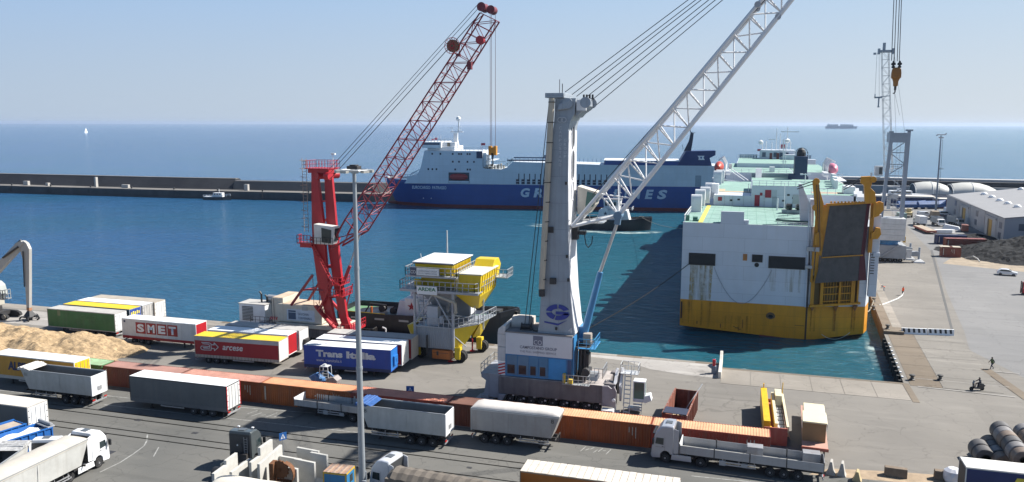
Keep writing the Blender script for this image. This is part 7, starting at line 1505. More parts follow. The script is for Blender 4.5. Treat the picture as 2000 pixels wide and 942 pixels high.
# lifeboats port and starboard
lb_o = M('lifeboat_orange', (.50, .06, .035), .5); lb_p = M('lifeboat_pink', (.60, .20, .28), .5)
for x, mm in ((-29.6, lb_o), (2.0, lb_p)):
    P_('lifeboat', mm, lambda m: m.loft([[(x + 1.35 * w_ * math.cos(q), y, 21.4 + 1.6 * w_ * math.sin(q)) for q in [2 * PI * k / 14 for k in range(14)]] for y, w_ in ((128, .35), (129, .8), (132, 1), (136, 1), (138.5, .7), (139.5, .3))]), smooth=True)
    P_('davit', whitec, lambda m: ([m.path([(x + (.5 if x < 0 else -.5) * 4, y, 18.5), (x + (.5 if x < 0 else -.5) * 4, y, 22.5), (x + (.5 if x < 0 else -.5) * 2.2, y, 24.2), (x, y, 23.6)], .22, 6) for y in (126.5, 131, 136, 141)], rail(m, [(x - 1.2, 126, 19), (x + 2, 126, 19)], 1.3, .06, 1), m.box(x - 1.5, x + 3, 125, 142, 18.3, 18.6)))
    P_('liferaft', whitec, lambda m: [m.tube((x + (3 if x < 0 else -3) - .6, 118 + k * 3, 20.6), (x + (3 if x < 0 else -3) + .6, 118 + k * 3, 20.6), .6, 10) for k in range(3)], smooth=True)
P_('starboard_gear', whitec, lambda m: ([m.box(-2.5 + k * .4, -1.6 + k * .4, 80 + k * 6, 83 + k * 6, 19.6, 21.6 + .3 * (k % 2)) for k in range(5)], m.bar((-3, 78, 22), (1.0, 96, 19.8), .3), m.box(-1.8, .4, 66, 70, 19.6, 21.2)), bevel=.15)
P_('ventilator', whitec, lambda m: [m.loft([[(x, y + dy, 18 + zz) for dy, zz in ((0, 0), (0, 2.0), (.8, 2.6), (1.8, 2.0), (1.8, 0))] for x in (x0, x0 + 1.6)]) for x0, y in ((-.5, 55), (-.3, 62), (0, 70))], smooth=True)
# stern ramp and its frame
ry_ = M('ramp_frame_yellow', (.62, .275, .012), .5, var=.12, streak=.45, scol=(.20, .09, .03))
rg = M('ramp_plate_dark', (.085, .080, .078), .75, var=.25, scale=.8, streak=.4, scol=(.10, .09, .085))
rm = M('ramp_edge_maroon', (.10, .018, .025), .7)
def panel(pts, d):
    def f(m): m.add([p for p in pts] + [(p[0] + .05, p[1] + d, p[2]) for p in pts], [(0, 1, 2, 3), (7, 6, 5, 4), (0, 4, 5, 1), (1, 5, 6, 2), (2, 6, 7, 3), (3, 7, 4, 0)])
    return f
# the panel plane follows the angled quarter: v grows with u
def Q(x, z, o=0.0): return (x, 27.0 + (x + 10.6) * .32 + .0 - o, z)
P_('ramp_upper', rg, panel([Q(-8.9, 12.4, 1.7), Q(-2.3, 12.8, 1.7), Q(-1.9, 21.2, 1.2), Q(-8.0, 20.9, 1.2)], .5))
P_('ramp_lower', rg, panel([Q(-9.8, 8.1, 2.2), Q(-1.7, 8.6, 2.2), Q(-2.3, 12.7, 1.8), Q(-8.9, 12.3, 1.8)], .4))
P_('ramp_edge', rm, lambda m: (m.add([Q(-2.9, 8.55, 2.25), Q(-1.6, 8.6, 2.25), Q(-2.2, 12.75, 1.85), Q(-2.8, 12.7, 1.85)], [(0, 1, 2, 3)]), m.add([Q(-2.7, 12.8, 1.75), Q(-2.2, 12.8, 1.75), Q(-1.8, 21.3, 1.25), Q(-2.2, 21.3, 1.25)], [(0, 1, 2, 3)]), m.bar(Q(-1.7, 8.6, 1.9), Q(-2.2, 12.8, 1.5), .2, .7), m.bar(Q(-2.2, 12.8, 1.5), Q(-1.8, 21.3, 1.0), .2, .7)), fix=False)
P_('ramp_hinge', ry_, lambda m: (m.bar(Q(-8.9, 12.35, 2.0), Q(-2.4, 12.75, 2.0), .12, .16), m.bar(Q(-8.6, 21.0, 1.4), Q(-1.8, 21.4, 1.4), .5, .35), [m.box(Q(-8.0 + k * .55, 0)[0], Q(-8.0 + k * .55, 0)[0] + .25, Q(-8.0 + k * .55, 0, 1.9)[1], Q(-8.0 + k * .55, 0, 1.4)[1], 21.3, 21.6) for k in range(11)]))
P_('ramp_side_plate', ry_, lambda m: (m.add([Q(-10.0, 13.4, 1.0), Q(-8.8, 12.4, 1.65), Q(-7.9, 20.9, 1.15), Q(-7.3, 21.0, 1.1), Q(-8.0, 18.9, 1.2), Q(-9.9, 21.0, .8)], [(0, 1, 2, 5), (2, 3, 4)]), m.bar(Q(-9.6, 8.0, 1.0), Q(-9.3, 21.5, .8), .5, .5), m.bar(Q(-10.2, 8.0, .6), Q(-9.9, 21.5, .5), .35, .5), m.bar(Q(-1.2, 13.0, .8), Q(-1.2, 21.3, .8), .6, .5)), fix=False)
P_('hoist_arm', ry_, lambda m: (m.prism([(-10.2, 19.0), (-9.2, 19.0), (-9.0, 21.2), (-9.8, 23.6), (-10.0, 25.0), (-10.6, 25.2), (-10.9, 24.6), (-10.6, 22.6)], 'y', 26.0, 26.9), m.prism([(-2.6, 21.3), (-.9, 21.3), (-1.2, 23.2), (-1.9, 23.8), (-1.7, 24.8), (-2.0, 25.7), (-3.4, 25.6), (-3.5, 24.6), (-2.9, 24.2)], 'y', 27.6, 28.6), m.lathe([(.55, -.2), (.55, .2)], (-10.35, 26.0, 24.8), 'y', 14), m.lathe([(.55, -.2), (.55, .2)], (-10.2, 26.0, 20.5), 'y', 14), m.lathe([(.5, -.2), (.5, .2)], (-1.6, 27.6, 25.2), 'y', 14)), bevel=.06)
P_('hook_bracket', ry_, lambda m: (m.prism([(-1.2, 18.8), (-.3, 19.2), (.4, 20.2), (.3, 21.4), (-.3, 21.6), (-1.2, 21.2)], 'y', 28.5, 29.2), m.prism([(-1.2, 15.3), (-.2, 15.4), (.3, 16.2), (.1, 17.2), (-.6, 17.3), (-.8, 16.6), (-1.2, 16.4)], 'y', 28.5, 29.2), m.prism([(-10.1, 14.4), (-8.9, 14.2), (-8.9, 16.0), (-9.4, 16.8), (-10.1, 16)], 'y', 25.7, 26.4)), bevel=.05)
P_('wire', steel_rope, lambda m: (m.tube((-10.6, 26.4, 24.9), (-13.0, 30, 23.6), .08, 5), m.tube((-10.6, 26.4, 24.4), (-13.0, 30, 23.2), .08, 5), m.tube((-3.4, 28, 25.4), (-5.6, 31, 23.6), .08, 5), m.tube((-3.4, 28, 24.9), (-5.6, 31, 23.2), .08, 5), m.tube((-10.3, 25.9, 24.5), (-9.6, 25.6, 16.5), .06, 5), m.tube((-9.9, 25.9, 24.3), (-9.2, 25.5, 13.5), .06, 5)))
P_('door_recess', M('recess_tan', (.16, .10, .03), .7), lambda m: m.add([Q(-10.0, 3.9, -.0 + .06), Q(-2.4, 4.5, .06), Q(-2.4, 9, .06), Q(-10.0, 9, .06)], [(0, 1, 2, 3)]), fix=False)
P_('door_frame', ry_, lambda m: (m.bar(Q(-9.9, 3.9, .3), Q(-9.9, 8.5, .3), .55, .5), m.bar(Q(-8.4, 4.0, .4), Q(-8.4, 8.6, .4), .5, .5), m.bar(Q(-5.5, 4.3, .4), Q(-5.5, 8.8, .4), .35, .5), m.bar(Q(-3.4, 4.4, .4), Q(-3.4, 9, .4), .6, .5), m.bar(Q(-2.6, 4.4, .4), Q(-2.6, 9, .4), .25, .5), m.bar(Q(-10.3, 3.9, .6), Q(-2.2, 4.4, .6), .6, .35), [m.bar(Q(-8.4, z, .35), Q(-3.2, z + .3, .35), .2, .16) for z in (4.6, 5.8, 7.0)]))
P_('door_bar', M('bar_ochre', (.36, .19, .02), .6), lambda m: [m.bar(Q(x, 4.3, .2), Q(x, 8.8, .2), .14, .12) for x in (-7.9, -7.45, -7.0, -6.55, -6.1, -5.1, -4.7, -4.3, -3.9)])
P_('frame_foot', M('rusty_foot', (.25, .10, .03), .7), lambda m: [m.prism([(x - .4, 3.9), (x + .4, 3.95), (x, 3.0)], 'y', Q(x, 0, .7)[1], Q(x, 0, .1)[1]) for x in (-9.8, -6.0, -2.9)])
P_('rust_run', runs_mat('rust_runs_b', (.16, .05, .02), .38), lambda m: [m.add([Q(x - .35, -.6, .05), Q(x + .45, -.6, .05), Q(x + .4, 3.6, .05), Q(x - .35, 3.6, .05)], [(0, 1, 2, 3)]) for x in (-9.6, -6.0, -3.0)], fix=False)
P_('white_pillar', ws, lambda m: (m.box(-1.0, .3, 29.5, 30.6, 5.5, 19.3), m.box(-.6, .4, 29.2, 30, 12.3, 13)), bevel=.05)
P_('pillar_ladder', chas, lambda m: ([m.box(-.9, -.3, 29.42, 29.48, 9.4 + k * .45, 9.52 + k * .45) for k in range(8)],))
P_('stern_lamp', galv, lambda m: (m.box(-11.3, -10.2, 26.2, 26.9, 10.3, 10.8), m.box(-11.2, -9.6, 26.3, 26.8, 13.2, 13.9), m.box(-9.9, -9.3, 25.5, 26, 13.3, 14.0)))

# mooring lines: each line a thing of its own
def mooring(pts, r, lb, mm=None, grp='mooring lines', name='mooring_line'):
    OFF[0] = Vector((0, 0, 0)); m = MB(); P = []
    a, b = Vector(pts[0]), Vector(pts[-1]); sag = pts[1]
    n = 14
    for k in range(n + 1):
        f = k / n; p = a.lerp(b, f); p.z -= sag * 4 * f * (1 - f); P.append(p)
    m.path(P, r, 5)
    return tag(m.build(name, mm or rope_m, None, smooth=True), lb, 'rope', grp)
mooring([(-30.2, 26.9, 10.0), .9, (-48, 3.0, .6)], .07, 'dark mooring line from the left stern opening to the quay by the grey crane', M('rope_black', (.012, .013, .015), .9))
mooring([(-31.0, 60, 12.0), 1.2, (-55.5, 160, 2.4)], .06, 'thin towing line from the white ship to the tug in the harbour')
mooring([(-57.6, 8.2, 3.2), .4, (-43.5, 2.6, 6.0)], .05, 'short line from the moored tug to the grey crane', M('rope_black', (.012, .013, .015)))
mooring([(-.9, 32, 2.6), 1.1, (3.1, 50.5, .8)], .10, 'yellowish mooring line from the ship to the mole bollard')
mooring([(-8, 27.3, -1.0), 1.0, (-3.5, 28.4, -.6)], .04, 'white heaving line hanging in a loop under the yellow stern', M('rope_white', (.6, .6, .58), .8))
OFF[0] = Vector((0, 0, 0)); m = MB(); m.path([(3.6, 47.5, .42), (4.2, 49, .12), (5.6, 51.5, .08), (7.0, 54, .08), (8.3, 56.4, .08), (9.6, 59.8, .08), (9.9, 60.6, .5)], .13, 6)
tag(m.build('mooring_line', M('rope_white', (.6, .6, .58)), None, smooth=True), 'thick white mooring line lying on the mole beside the orange dressed worker', 'rope', 'mooring lines')
# ------------------------------------------------------------------ breakwater across the horizon side of the harbour
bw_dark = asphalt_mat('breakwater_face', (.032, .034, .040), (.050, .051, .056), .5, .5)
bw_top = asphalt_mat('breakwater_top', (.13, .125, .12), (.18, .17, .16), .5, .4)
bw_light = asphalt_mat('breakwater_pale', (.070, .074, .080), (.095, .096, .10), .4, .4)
def sweep(name, path, prof, mat, parent=None):
    OFF[0] = Vector((0, 0, 0)); m = MB(); rings = []
    for k, p in enumerate(path):
        a = Vector(path[max(0, k - 1)]); b = Vector(path[min(len(path) - 1, k + 1)])
        d = (b - a).normalized(); n = Vector((-d.y, d.x))
        rings.append([(p[0] + n.x * o, p[1] + n.y * o, z) for o, z in prof])
    m.loft(rings)
    o = m.build(name, mat, parent)
    return o
bp = [(-760, 196), (-560, 202), (-390, 207), (-290, 210.5), (-188, 220), (-150, 246), (-60, 264), (20, 268)]
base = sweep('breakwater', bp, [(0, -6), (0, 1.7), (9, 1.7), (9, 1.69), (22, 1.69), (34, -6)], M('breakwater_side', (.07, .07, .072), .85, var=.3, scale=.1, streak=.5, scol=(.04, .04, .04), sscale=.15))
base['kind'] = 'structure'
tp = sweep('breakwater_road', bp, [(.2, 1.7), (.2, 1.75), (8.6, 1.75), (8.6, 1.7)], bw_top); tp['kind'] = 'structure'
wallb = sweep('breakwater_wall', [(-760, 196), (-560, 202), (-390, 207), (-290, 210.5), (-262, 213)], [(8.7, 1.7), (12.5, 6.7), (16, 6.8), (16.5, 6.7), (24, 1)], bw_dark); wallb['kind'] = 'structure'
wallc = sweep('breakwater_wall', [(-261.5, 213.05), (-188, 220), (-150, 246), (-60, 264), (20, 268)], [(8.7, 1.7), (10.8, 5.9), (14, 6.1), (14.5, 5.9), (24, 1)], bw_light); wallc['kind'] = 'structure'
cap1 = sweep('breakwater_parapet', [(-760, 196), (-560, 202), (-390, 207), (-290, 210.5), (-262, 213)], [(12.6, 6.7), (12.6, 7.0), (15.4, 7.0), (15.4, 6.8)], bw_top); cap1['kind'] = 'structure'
for k, (x, w_, h_) in enumerate([(-382, 3, 2.2), (-322, 4, 1.6), (-338, 1, 5), (-254, 2, 3), (-368, 1.6, 1.5)]):
    y0 = 207 + (x + 390) * .038 if x < -290 else 214
    OFF[0] = Vector((0, 0, 0)); m = MB(); m.box(x, x + w_, y0 + 5, y0 + 6.4, 1.75, 1.75 + h_)
    tag(m.build('breakwater_hut', M('hut_pale', (.45, .43, .40), .7)), ['pale leaning hut high on the left of the breakwater', 'white block on the breakwater road', 'thin pale stair tower on the breakwater', 'small hut where the breakwater wall turns pale', 'small box on the breakwater road'][k], 'hut')
for k in range(9):
    x = -385 + k * 24
    y0 = 206.8 + (x + 390) * .045
    OFF[0] = Vector((0, 0, 0)); m = MB(); m.lathe([(.45, 1.7), (.3, 2.0), (.3, 2.5), (.55, 2.7), (.5, 2.9)], (x, y0 + 1.2, 0), 'z', 8); m.box(x - .7, x + .7, y0 - .35, y0 - .02, -.8, 1.2)
    tag(m.build('breakwater_bollard', blackp), ORD[k] + ' dark bollard from the left along the edge of the breakwater', 'bollard', 'bollards along the breakwater')
# pilot boat before it
t = thing('small_boat', 'small white pilot boat lying along the breakwater', 'boat', (-262, 208.5, -2), R(8), world=False)
part(t, 'hull', M('boat_dark', (.04, .045, .05), .5), lambda m: m.loft([[(-6, -1.6, z * .8), (4, -1.7, z), (7.5, 0, z * 1.35), (4, 1.7, z), (-6, 1.6, z * .8)] for z in (-.3, 1.5)]))
part(t, 'cabin', whitec, lambda m: (m.box(-1, 3.5, -1.2, 1.2, 1.4, 3.4), m.box(-5.6, -1.2, -1.4, 1.4, 1.3, 1.7), m.box(1.5, 1.7, -.1, .1, 3.4, 5.2)), bevel=.1)
part(t, 'window', glass, lambda m: [m.box(x, x + .9, -1.24, -1.19, 2.4, 3.1) for x in (-.6, .7, 2.0)])
part(t, 'rail', whitec, lambda m: rail(m, [(-5.8, -1.5, 1.5), (3.8, -1.6, 1.6), (7, 0, 2)], .9, .06, 1.5))
# sail on the horizon, and a distant container ship
t = thing('sailing_boat', 'tiny white sail far out on the open sea at left', 'sailing boat', (-2250, 2165, -2), R(83), world=False)
part(t, 'hull', whitec, lambda m: m.loft([[(-7, -1.5, z), (7, 0, z * 1.1), (-7, 1.5, z)] for z in (0, 1.6)]))
part(t, 'sail', M('sail_cloth', (1.2, 1.2, 1.2), .8, var=.02), lambda m: (m.prism([(-5, 2.4), (1.2, 2.4), (1.2, 19)], 'y', -.1, .1), m.prism([(1.6, 2.2), (6.6, 1.8), (1.6, 16)], 'y', -.1, .1)))
part(t, 'mast', galv, lambda m: m.tube((1.4, 0, 1.5), (1.4, 0, 20), .15, 6))
t = thing('container_ship', 'hazy container ship far away on the horizon at right', 'ship', (735, 7540, -2), R(-8), world=False)
fs = M('far_ship_haze', (.20, .24, .30), .8)  # pale grey-blue paints the sea haze onto the distant ship
part(t, 'hull', fs, lambda m: m.loft([[(-125, -16, z), (105, -16, z), (130 + z * .4, 0, z), (105, 16, z), (-125, 16, z)] for z in (0, 20)]))
part(t, 'container_stack', M('far_stack_haze', (.36, .38, .42), .8), lambda m: [m.box(-112 + k * 15.5, -112 + k * 15.5 + 14, -15, 15, 13, 20 + [15, 17, 17, 16, 17, 17, 2, 17, 17, 18, 17, 16, 16, 15][k]) for k in range(14)])
part(t, 'bridge', whitec, lambda m: m.box(-104, -96, -15, 15, 20, 44))

# ------------------------------------------------------------------ the far end of the mole
wall_far = M('far_wall_grey', (.24, .25, .27), .8, var=.15, scale=.1)
def plainwall(name, x0, x1, y0, y1, z0, z1, mat):
    OFF[0] = Vector((0, 0, 0)); m = MB(); m.box(x0, x1, y0, y1, z0, z1); o = m.build(name, mat); return o
o = plainwall('sea_wall', 17, 900, 300, 303, 0, 5.4, wall_far); o['kind'] = 'structure'
o = plainwall('sea_wall_top', 17, 900, 303.1, 314, 0, 7.6, bw_dark); o['kind'] = 'structure'
o = plainwall('sea_wall_parapet', 17, 900, 308, 314.5, 7.61, 8.6, M('parapet_pale', (.40, .40, .41), .8)); o['kind'] = 'structure'
o = plainwall('harbour_wall', 20, 300, 276, 277, 0, 3.0, M('fence_grey_blue', (.20, .22, .27), .8, var=.2, scale=.2)); tag(o, 'long grey wall behind the boats at the root of the mole', 'wall')
# vaulted white fabric halls
fab = M('tent_fabric_white', (.50, .50, .47), .6, var=.04)
for k, (x0, x1, lb) in enumerate(((50.5, 67.5, 'white vaulted fabric hall, the left of the pair behind the warehouse'), (65.5, 85.5, 'white vaulted fabric hall, the right of the pair behind the warehouse'))):
    t = thing('fabric_hall', lb, 'tent hall', (x0, 286, 0), R(3), None, world=False)
    Lh = x1 - x0; hw = 6.5
    prof = [(0, .78), (.08, .88), (.25, .98), (.42, 1.0), (.6, .93), (.78, .72), (.92, .42), (1.0, .2)]
    part(t, 'vault', fab, lambda m: m.loft([[(Lh * f, -hw * math.cos(q), 3.4 + 5.2 * h_ * math.sin(q)) for q in [PI * j / 14 for j in range(15)]] for f, h_ in prof], closed=False, caps=False), smooth=True, fix=False)
    part(t, 'end_rib', M('rib_white', (.75, .75, .72), .5), lambda m: [m.path([(Lh * f, -hw * math.cos(q), 3.42 + 5.2 * h_ * math.sin(q)) for q in [PI * j / 14 for j in range(15)]], .14, 6) for f, h_ in (prof[0], prof[3])])
    part(t, 'shaded_opening', M('opening_shade', (.10, .11, .13), .8), lambda m: m.add([(.3, -hw * .97 * math.cos(q), 3.4 + 4.5 * math.sin(q)) for q in [PI * j / 14 for j in range(15)]], [tuple(range(15))]), fix=False)  # dark sheet painted as the shade inside the hall's open end
    part(t, 'side_wall', M('hall_wall', (.20, .21, .24), .8), lambda m: m.box(0, Lh, -hw * .97, hw * .97, 0, 3.38))

# warehouse
T = thing('warehouse', 'long grey warehouse with yellow doors and white roof domes on the mole', 'warehouse', (51.5, 150, 0))
whm = M('warehouse_wall', (.40, .40, .41), .8, var=.07, scale=.15, streak=.2, scol=(.28, .27, .26), sscale=.3)
whe = M('warehouse_gable', (.36, .37, .40), .8, var=.05, scale=.1)
OFFx = lambda y: 51.0 + (y - 149) * .02
P_('wall', whm, lambda m: m.add([(51.0, 149, 0), (52.6, 229, 0), (52.6, 229, 7.5), (51.0, 149, 7.2), (60, 149, 0), (60, 229, 0), (60, 229, 7.5), (60, 149, 7.2)], [(0, 1, 2, 3)]), fix=False)
P_('gable_wall', whe, lambda m: (m.add([(51.0, 149, 0), (120, 149, 0), (120, 149, 7.2), (84, 149, 11.2), (51.0, 149, 7.2)], [(0, 1, 2, 3, 4)]), m.add([(52.6, 229, 0), (120, 229, 0), (120, 229, 7.2), (84, 229, 11.2), (52.6, 229, 7.2)], [(4, 3, 2, 1, 0)])), fix=False)
rfm = M('warehouse_roof', (.27, .27, .28), .7, var=.05, scale=.2, streak=.12, scol=(.35, .35, .36))
for k in range(16):
    y0, y1 = 148.6 + k * 5.05, 148.6 + (k + 1) * 5.05 - .06
    x0 = 50.7 + (y0 - 149) * .02
    P_('roof_sheet', rfm, lambda m: (m.add([(x0, y0, 7.25), (84, y0, 11.3), (84, y1, 11.3), (x0 + .1, y1, 7.25), (x0, y0, 7.12), (84, y0, 11.17), (84, y1, 11.17), (x0 + .1, y1, 7.12)], [(0, 1, 2, 3), (7, 6, 5, 4), (0, 4, 5, 1), (1, 5, 6, 2), (2, 6, 7, 3), (3, 7, 4, 0)])))
P_('roof', rfm, lambda m: m.add([(84, 148.6, 11.3), (118, 148.6, 7.2), (118, 229.4, 7.2), (84, 229.4, 11.3)], [(0, 1, 2, 3)]), fix=False)
for y, y1 in ((159.5, 0), (194.5, 0)):
    d_ = P_('sliding_door', M('door_pale', (.46, .46, .46), .7), lambda m: (m.box(OFFx(y) - .12, OFFx(y) - .02, y - 1.6, y + 9.5, 0, 5.5)))
    P_('door_opening', M('door_ochre', (.50, .30, .06), .6), lambda m: m.box(OFFx(y) - .2, OFFx(y) - .13, y + 2.2, y + 5.2, 0, 5.2), d_)
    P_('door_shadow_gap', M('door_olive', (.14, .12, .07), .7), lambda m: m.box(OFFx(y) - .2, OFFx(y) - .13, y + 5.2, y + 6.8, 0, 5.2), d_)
    P_('door_head', whm, lambda m: m.box(OFFx(y) - .35, OFFx(y) - .02, y - 2.0, y + 9.6, 5.5, 6.1), d_)
for y, z in ((151.6, 3.7), (151.9, .6), (180, 4.2), (181, 1.2), (212, 4.6), (212.5, 1.4)):
    P_('window', M('window_slate', (.09, .11, .15), .3), lambda m: (m.box(OFFx(y) - .08, OFFx(y) - .01, y, y + 2.6, z, z + 1.9)))
P_('window', M('window_slate', (.09, .11, .15)), lambda m: m.box(54.7, 57.4, 148.9, 148.99, 3.6, 5.6))
P_('pilaster', whm, lambda m: [m.box(OFFx(y) - .1, OFFx(y) - .005, y, y + .18, 0, 7.2) for y in (156.5, 171, 190.5, 206.5)])
for k, (y, x) in enumerate(((172, 60.5), (183, 60.8), (193.5, 61.2), (206, 62.0), (218, 62.5), (224, 76), (158, 62))):
    P_('roof_dome', whitec, lambda m: (m.lathe([(1.1, 0), (1.05, .3), (.75, .62), (.3, .8), (.01, .84)], (x, y, 7.25 + (x - 51) * .123), 'z', 14), m.lathe([(1.3, -.1), (1.3, .12)], (x, y, 7.25 + (x - 51) * .123), 'z', 14)), smooth=True)

# coal heap
def heap(name, label, cat, x0, x1, y0, y1, cones, mat, rough, base=0.0, n=70, seed=0):
    OFF[0] = Vector((0, 0, 0)); m = MB(); vs = []; nx = n; ny = int(n * (y1 - y0) / (x1 - x0)); ny = max(20, min(110, ny))
    for j in range(ny + 1):
        for i in range(nx + 1):
            x = x0 + (x1 - x0) * i / nx; y = y0 + (y1 - y0) * j / ny
            h = 0
            for cx, cy, r, hh in cones:
                d = math.hypot(x - cx, (y - cy)) + .16 * r * noise.noise((x / r * 2.2, y / r * 2.2, seed + cx))
                h = max(h, hh * max(0, 1 - d / r) ** .9 if d < r else 0)
            if h > 0:
                h += rough * (noise.fractal((x * .6, y * .6, seed), 1.0, 2.0, 5) * .6 + .5 * abs(noise.noise((x * 1.9, y * 1.9, seed)))) * min(1, h)
            vs.append((x, y, base + h - .06))
    m.add(vs, [(j * (nx + 1) + i, j * (nx + 1) + i + 1, (j + 1) * (nx + 1) + i + 1, (j + 1) * (nx + 1) + i) for j in range(ny) for i in range(nx)])
    o = m.build(name, mat, None, smooth=False, fix=False)
    return tag(o, label, cat)
coal = M('coal_black', (.015, .016, .018), .9, spec=.2, var=.5, scale=1.2, bump=1.0, bscale=3)
heap('coal_heap', 'black coal heap in front of the warehouse at the right picture edge', 'coal heap', 26, 110, 98, 158, [(43, 122, 13, 3.2), (53, 127, 17, 5.4), (64, 128, 22, 7.0), (80, 130, 26, 9), (38, 128, 10, 1.6), (47, 117, 12, 2.8), (58, 118, 15, 4.2), (75, 119, 20, 5), (92, 122, 22, 6)], coal, .9, n=110, seed=3)
heap('coal_heap', 'low dark coal spill between the warehouse door and the red container', 'coal heap', 34, 52, 138, 176, [(44, 148, 8, 1.6), (46, 158, 7, 1.2), (41, 144, 6, .9)], coal, .5, n=40, seed=5)
chip = M('wood_chip', (.35, .25, .145), .95, var=.45, scale=2.2, bump=1.0, bscale=7)
heap('wood_chip_heap', 'big tan heap of wood chips at the left behind the yellow trailer', 'wood chip heap', -165, -104, -31.5, -13.5, [(-134, -21.5, 10, 3.4), (-127, -20.5, 8, 3.0), (-121, -22.3, 8.5, 3.3), (-115.3, -20.6, 7.5, 3.1), (-111.0, -18.2, 4.6, 1.4), (-118, -25.3, 8, 2.6), (-126, -25.5, 8, 2.8), (-111, -26.5, 6.0, 1.8), (-142, -23, 11, 3.8), (-152, -22, 11, 4), (-107.6, -27.2, 3.6, .9), (-133, -17, 6, 1.8)], chip, .7, n=150, seed=9)
# loose chips on its skirts
cv = []; cf = []
m = MB(); OFF[0] = Vector((0, 0, 0))
random.seed(11)
for k in range(2600):
    x = random.uniform(-140, -102); y = random.gauss(-27.2, 1.2) if k % 2 else random.uniform(-30, -15)
    if y < -29 and x > -113: continue
    s_ = random.uniform(.05, .16); a_ = random.uniform(0, PI)
    m.add([(x, y, .02), (x + s_ * math.cos(a_), y + s_ * math.sin(a_), .03), (x + s_ * .4, y - s_ * .6, .1)], [(0, 1, 2)])
o = m.build('wood_chips', chip, None, fix=False); o['kind'] = 'stuff'

# ------------------------------------------------------------------ far grey crane
T = thing('harbour_crane', 'distant slim grey harbour crane with white lattice boom on the mole', 'crane', (14, 106, 0))
g3 = M('far_crane_grey', (.26, .30, .36), .5, var=.08)
w3 = M('far_crane_white', (.55, .56, .57), .5, streak=.15)
P_('undercarriage', M('far_chassis', (.30, .32, .35), .6, var=.1), lambda m: (m.box(9.5, 17.3, 102.5, 110, .9, 4.2), m.box(17.3, 20.4, 103.2, 104.6, 1.6, 2.8), m.box(17.3, 19.6, 107.5, 108.8, 2.0, 3.2), m.bar((11.5, 102.3, 1.2), (15.5, 102.3, 4.3), .4)), bevel=.08)
P_('outrigger_pad', w3, lambda m: (m.loft([[(20.5 + sx * w_, 103.9 + sy * w_, z) for sx, sy in ((-1, -1), (1, -1), (1, 1), (-1, 1))] for z, w_ in ((.02, 1.3), (.35, 1.2), (.8, .5))]), m.loft([[(19.2 + sx * w_, 108.2 + sy * w_, z) for sx, sy in ((-1, -1), (1, -1), (1, 1), (-1, 1))] for z, w_ in ((.02, 1.2), (.35, 1.1), (.8, .5))]), m.box(17.4, 18.6, 102.6, 103.0, 1.2, 3.4)))
P_('outrigger_jack', g3, lambda m: (m.tube((20.5, 103.9, .7), (20.5, 103.9, 3.8), .25, 8), m.tube((19.2, 108.2, .7), (19.2, 108.2, 4.2), .25, 8)))
for k in range(6): wheel(T, 10.4 + k * 1.15 - 14, 102.9 - 106, .5, .5, -1)
OFF[0] = Vector(T.location)
P_('slew_ring', bl_m, lambda m: (m.lathe([(2.4, 4.2), (2.4, 5.0)], (13.5, 106, 0), 'z', 20), m.box(11.2, 16, 103.6, 108, 5.0, 5.4)))
for k in range(4): P_('counterweight_slab', w3, lambda m: (m.box(10.1, 16.9, 102.8, 108.5, 5.4 + k * 1.38, 5.4 + k * 1.38 + 1.34), m.box(12.6, 14.6, 102.76, 102.8, 5.95 + k * 1.38, 6.12 + k * 1.38)), bevel=.04)
P_('yellow_block', M('far_yellow', (.55, .33, .05), .6), lambda m: (m.box(9.6, 10.4, 103, 104, 4.4, 5.8), m.box(16.6, 17.1, 103, 104, 5.0, 6.4)))
P_('side_box', w3, lambda m: (m.box(8.4, 9.9, 104.5, 109, 5.2, 9.2), m.box(8.7, 10.2, 106, 112, 1, 3.6)))
P_('tower_post', g3, lambda m: (m.bar((11.6, 106, 11.0), (12.7, 106, 31.6), .75, .8), m.bar((16.2, 106, 11.0), (16.3, 106, 31.6), .8, 1.0), m.bar((16.9, 109, 11), (17.1, 109, 32.6), .7, .7), m.bar((12.3, 110, 11.0), (13.0, 110, 31.6), .4, .4)))
P_('tower_head', g3, lambda m: (m.box(12.2, 16.8, 105.4, 110, 29.6, 32.0), m.box(12.0, 13.0, 105.3, 106, 32, 32.4), m.box(16.3, 17.9, 108.4, 109.6, 32.4, 32.8), m.tube((13.4, 105.3, 31.3), (13.4, 105.2, 31.3), .45, 10), m.tube((15.4, 105.3, 31.3), (15.4, 105.2, 31.3), .45, 10)))
for k in range(6):
    z = 12.6 + k * 2.9
    f = lambda zz: 11.6 + (zz - 11) / 20.6 * 1.1
    rod('brace', (f(z), 106, z), (16.2, 106, z), .11, g3, T, 6)
    rod('brace', (f(z), 106, z) if k % 2 else (16.2, 106, z), (16.2, 106, z + 2.9) if k % 2 else (f(z + 2.9), 106, z + 2.9), .11, g3, T, 6)
P_('ladder_cage', w3, lambda m: ([m.bar((x, 107.5, 11), (x, 107.5, 30), .06) for x in (14.3, 15.1)], [m.bar((14.3, 107.5, 11.5 + k * .9), (15.1, 107.5, 11.5 + k * .9), .06) for k in range(20)], [m.box(13.0, 15.6, 107, 108.5, z, z + .1) for z in (14, 18.5, 23, 27)], rail(m, [(12.9, 107, 23), (15.6, 107, 23)], 1.1, .05, .8)))
P_('gearbox', w3, lambda m: (m.box(13.6, 15.4, 107, 109, 15.6, 16.6), m.box(12.9, 13.7, 107, 108, 12.8, 16.8), m.bar((13.2, 107, 16.4), (15.3, 107, 15.2), .3)), bevel=.05)
c_ = P_('operator_cabin', w3, lambda m: (m.box(9.6, 11.4, 107, 109, 21.2, 23.6), m.box(8.9, 11.8, 106.6, 109.4, 20.6, 20.8), rail(m, [(8.9, 106.6, 20.8), (8.9, 109.4, 20.8)], 1.1, .05, .8)), bevel=.05)
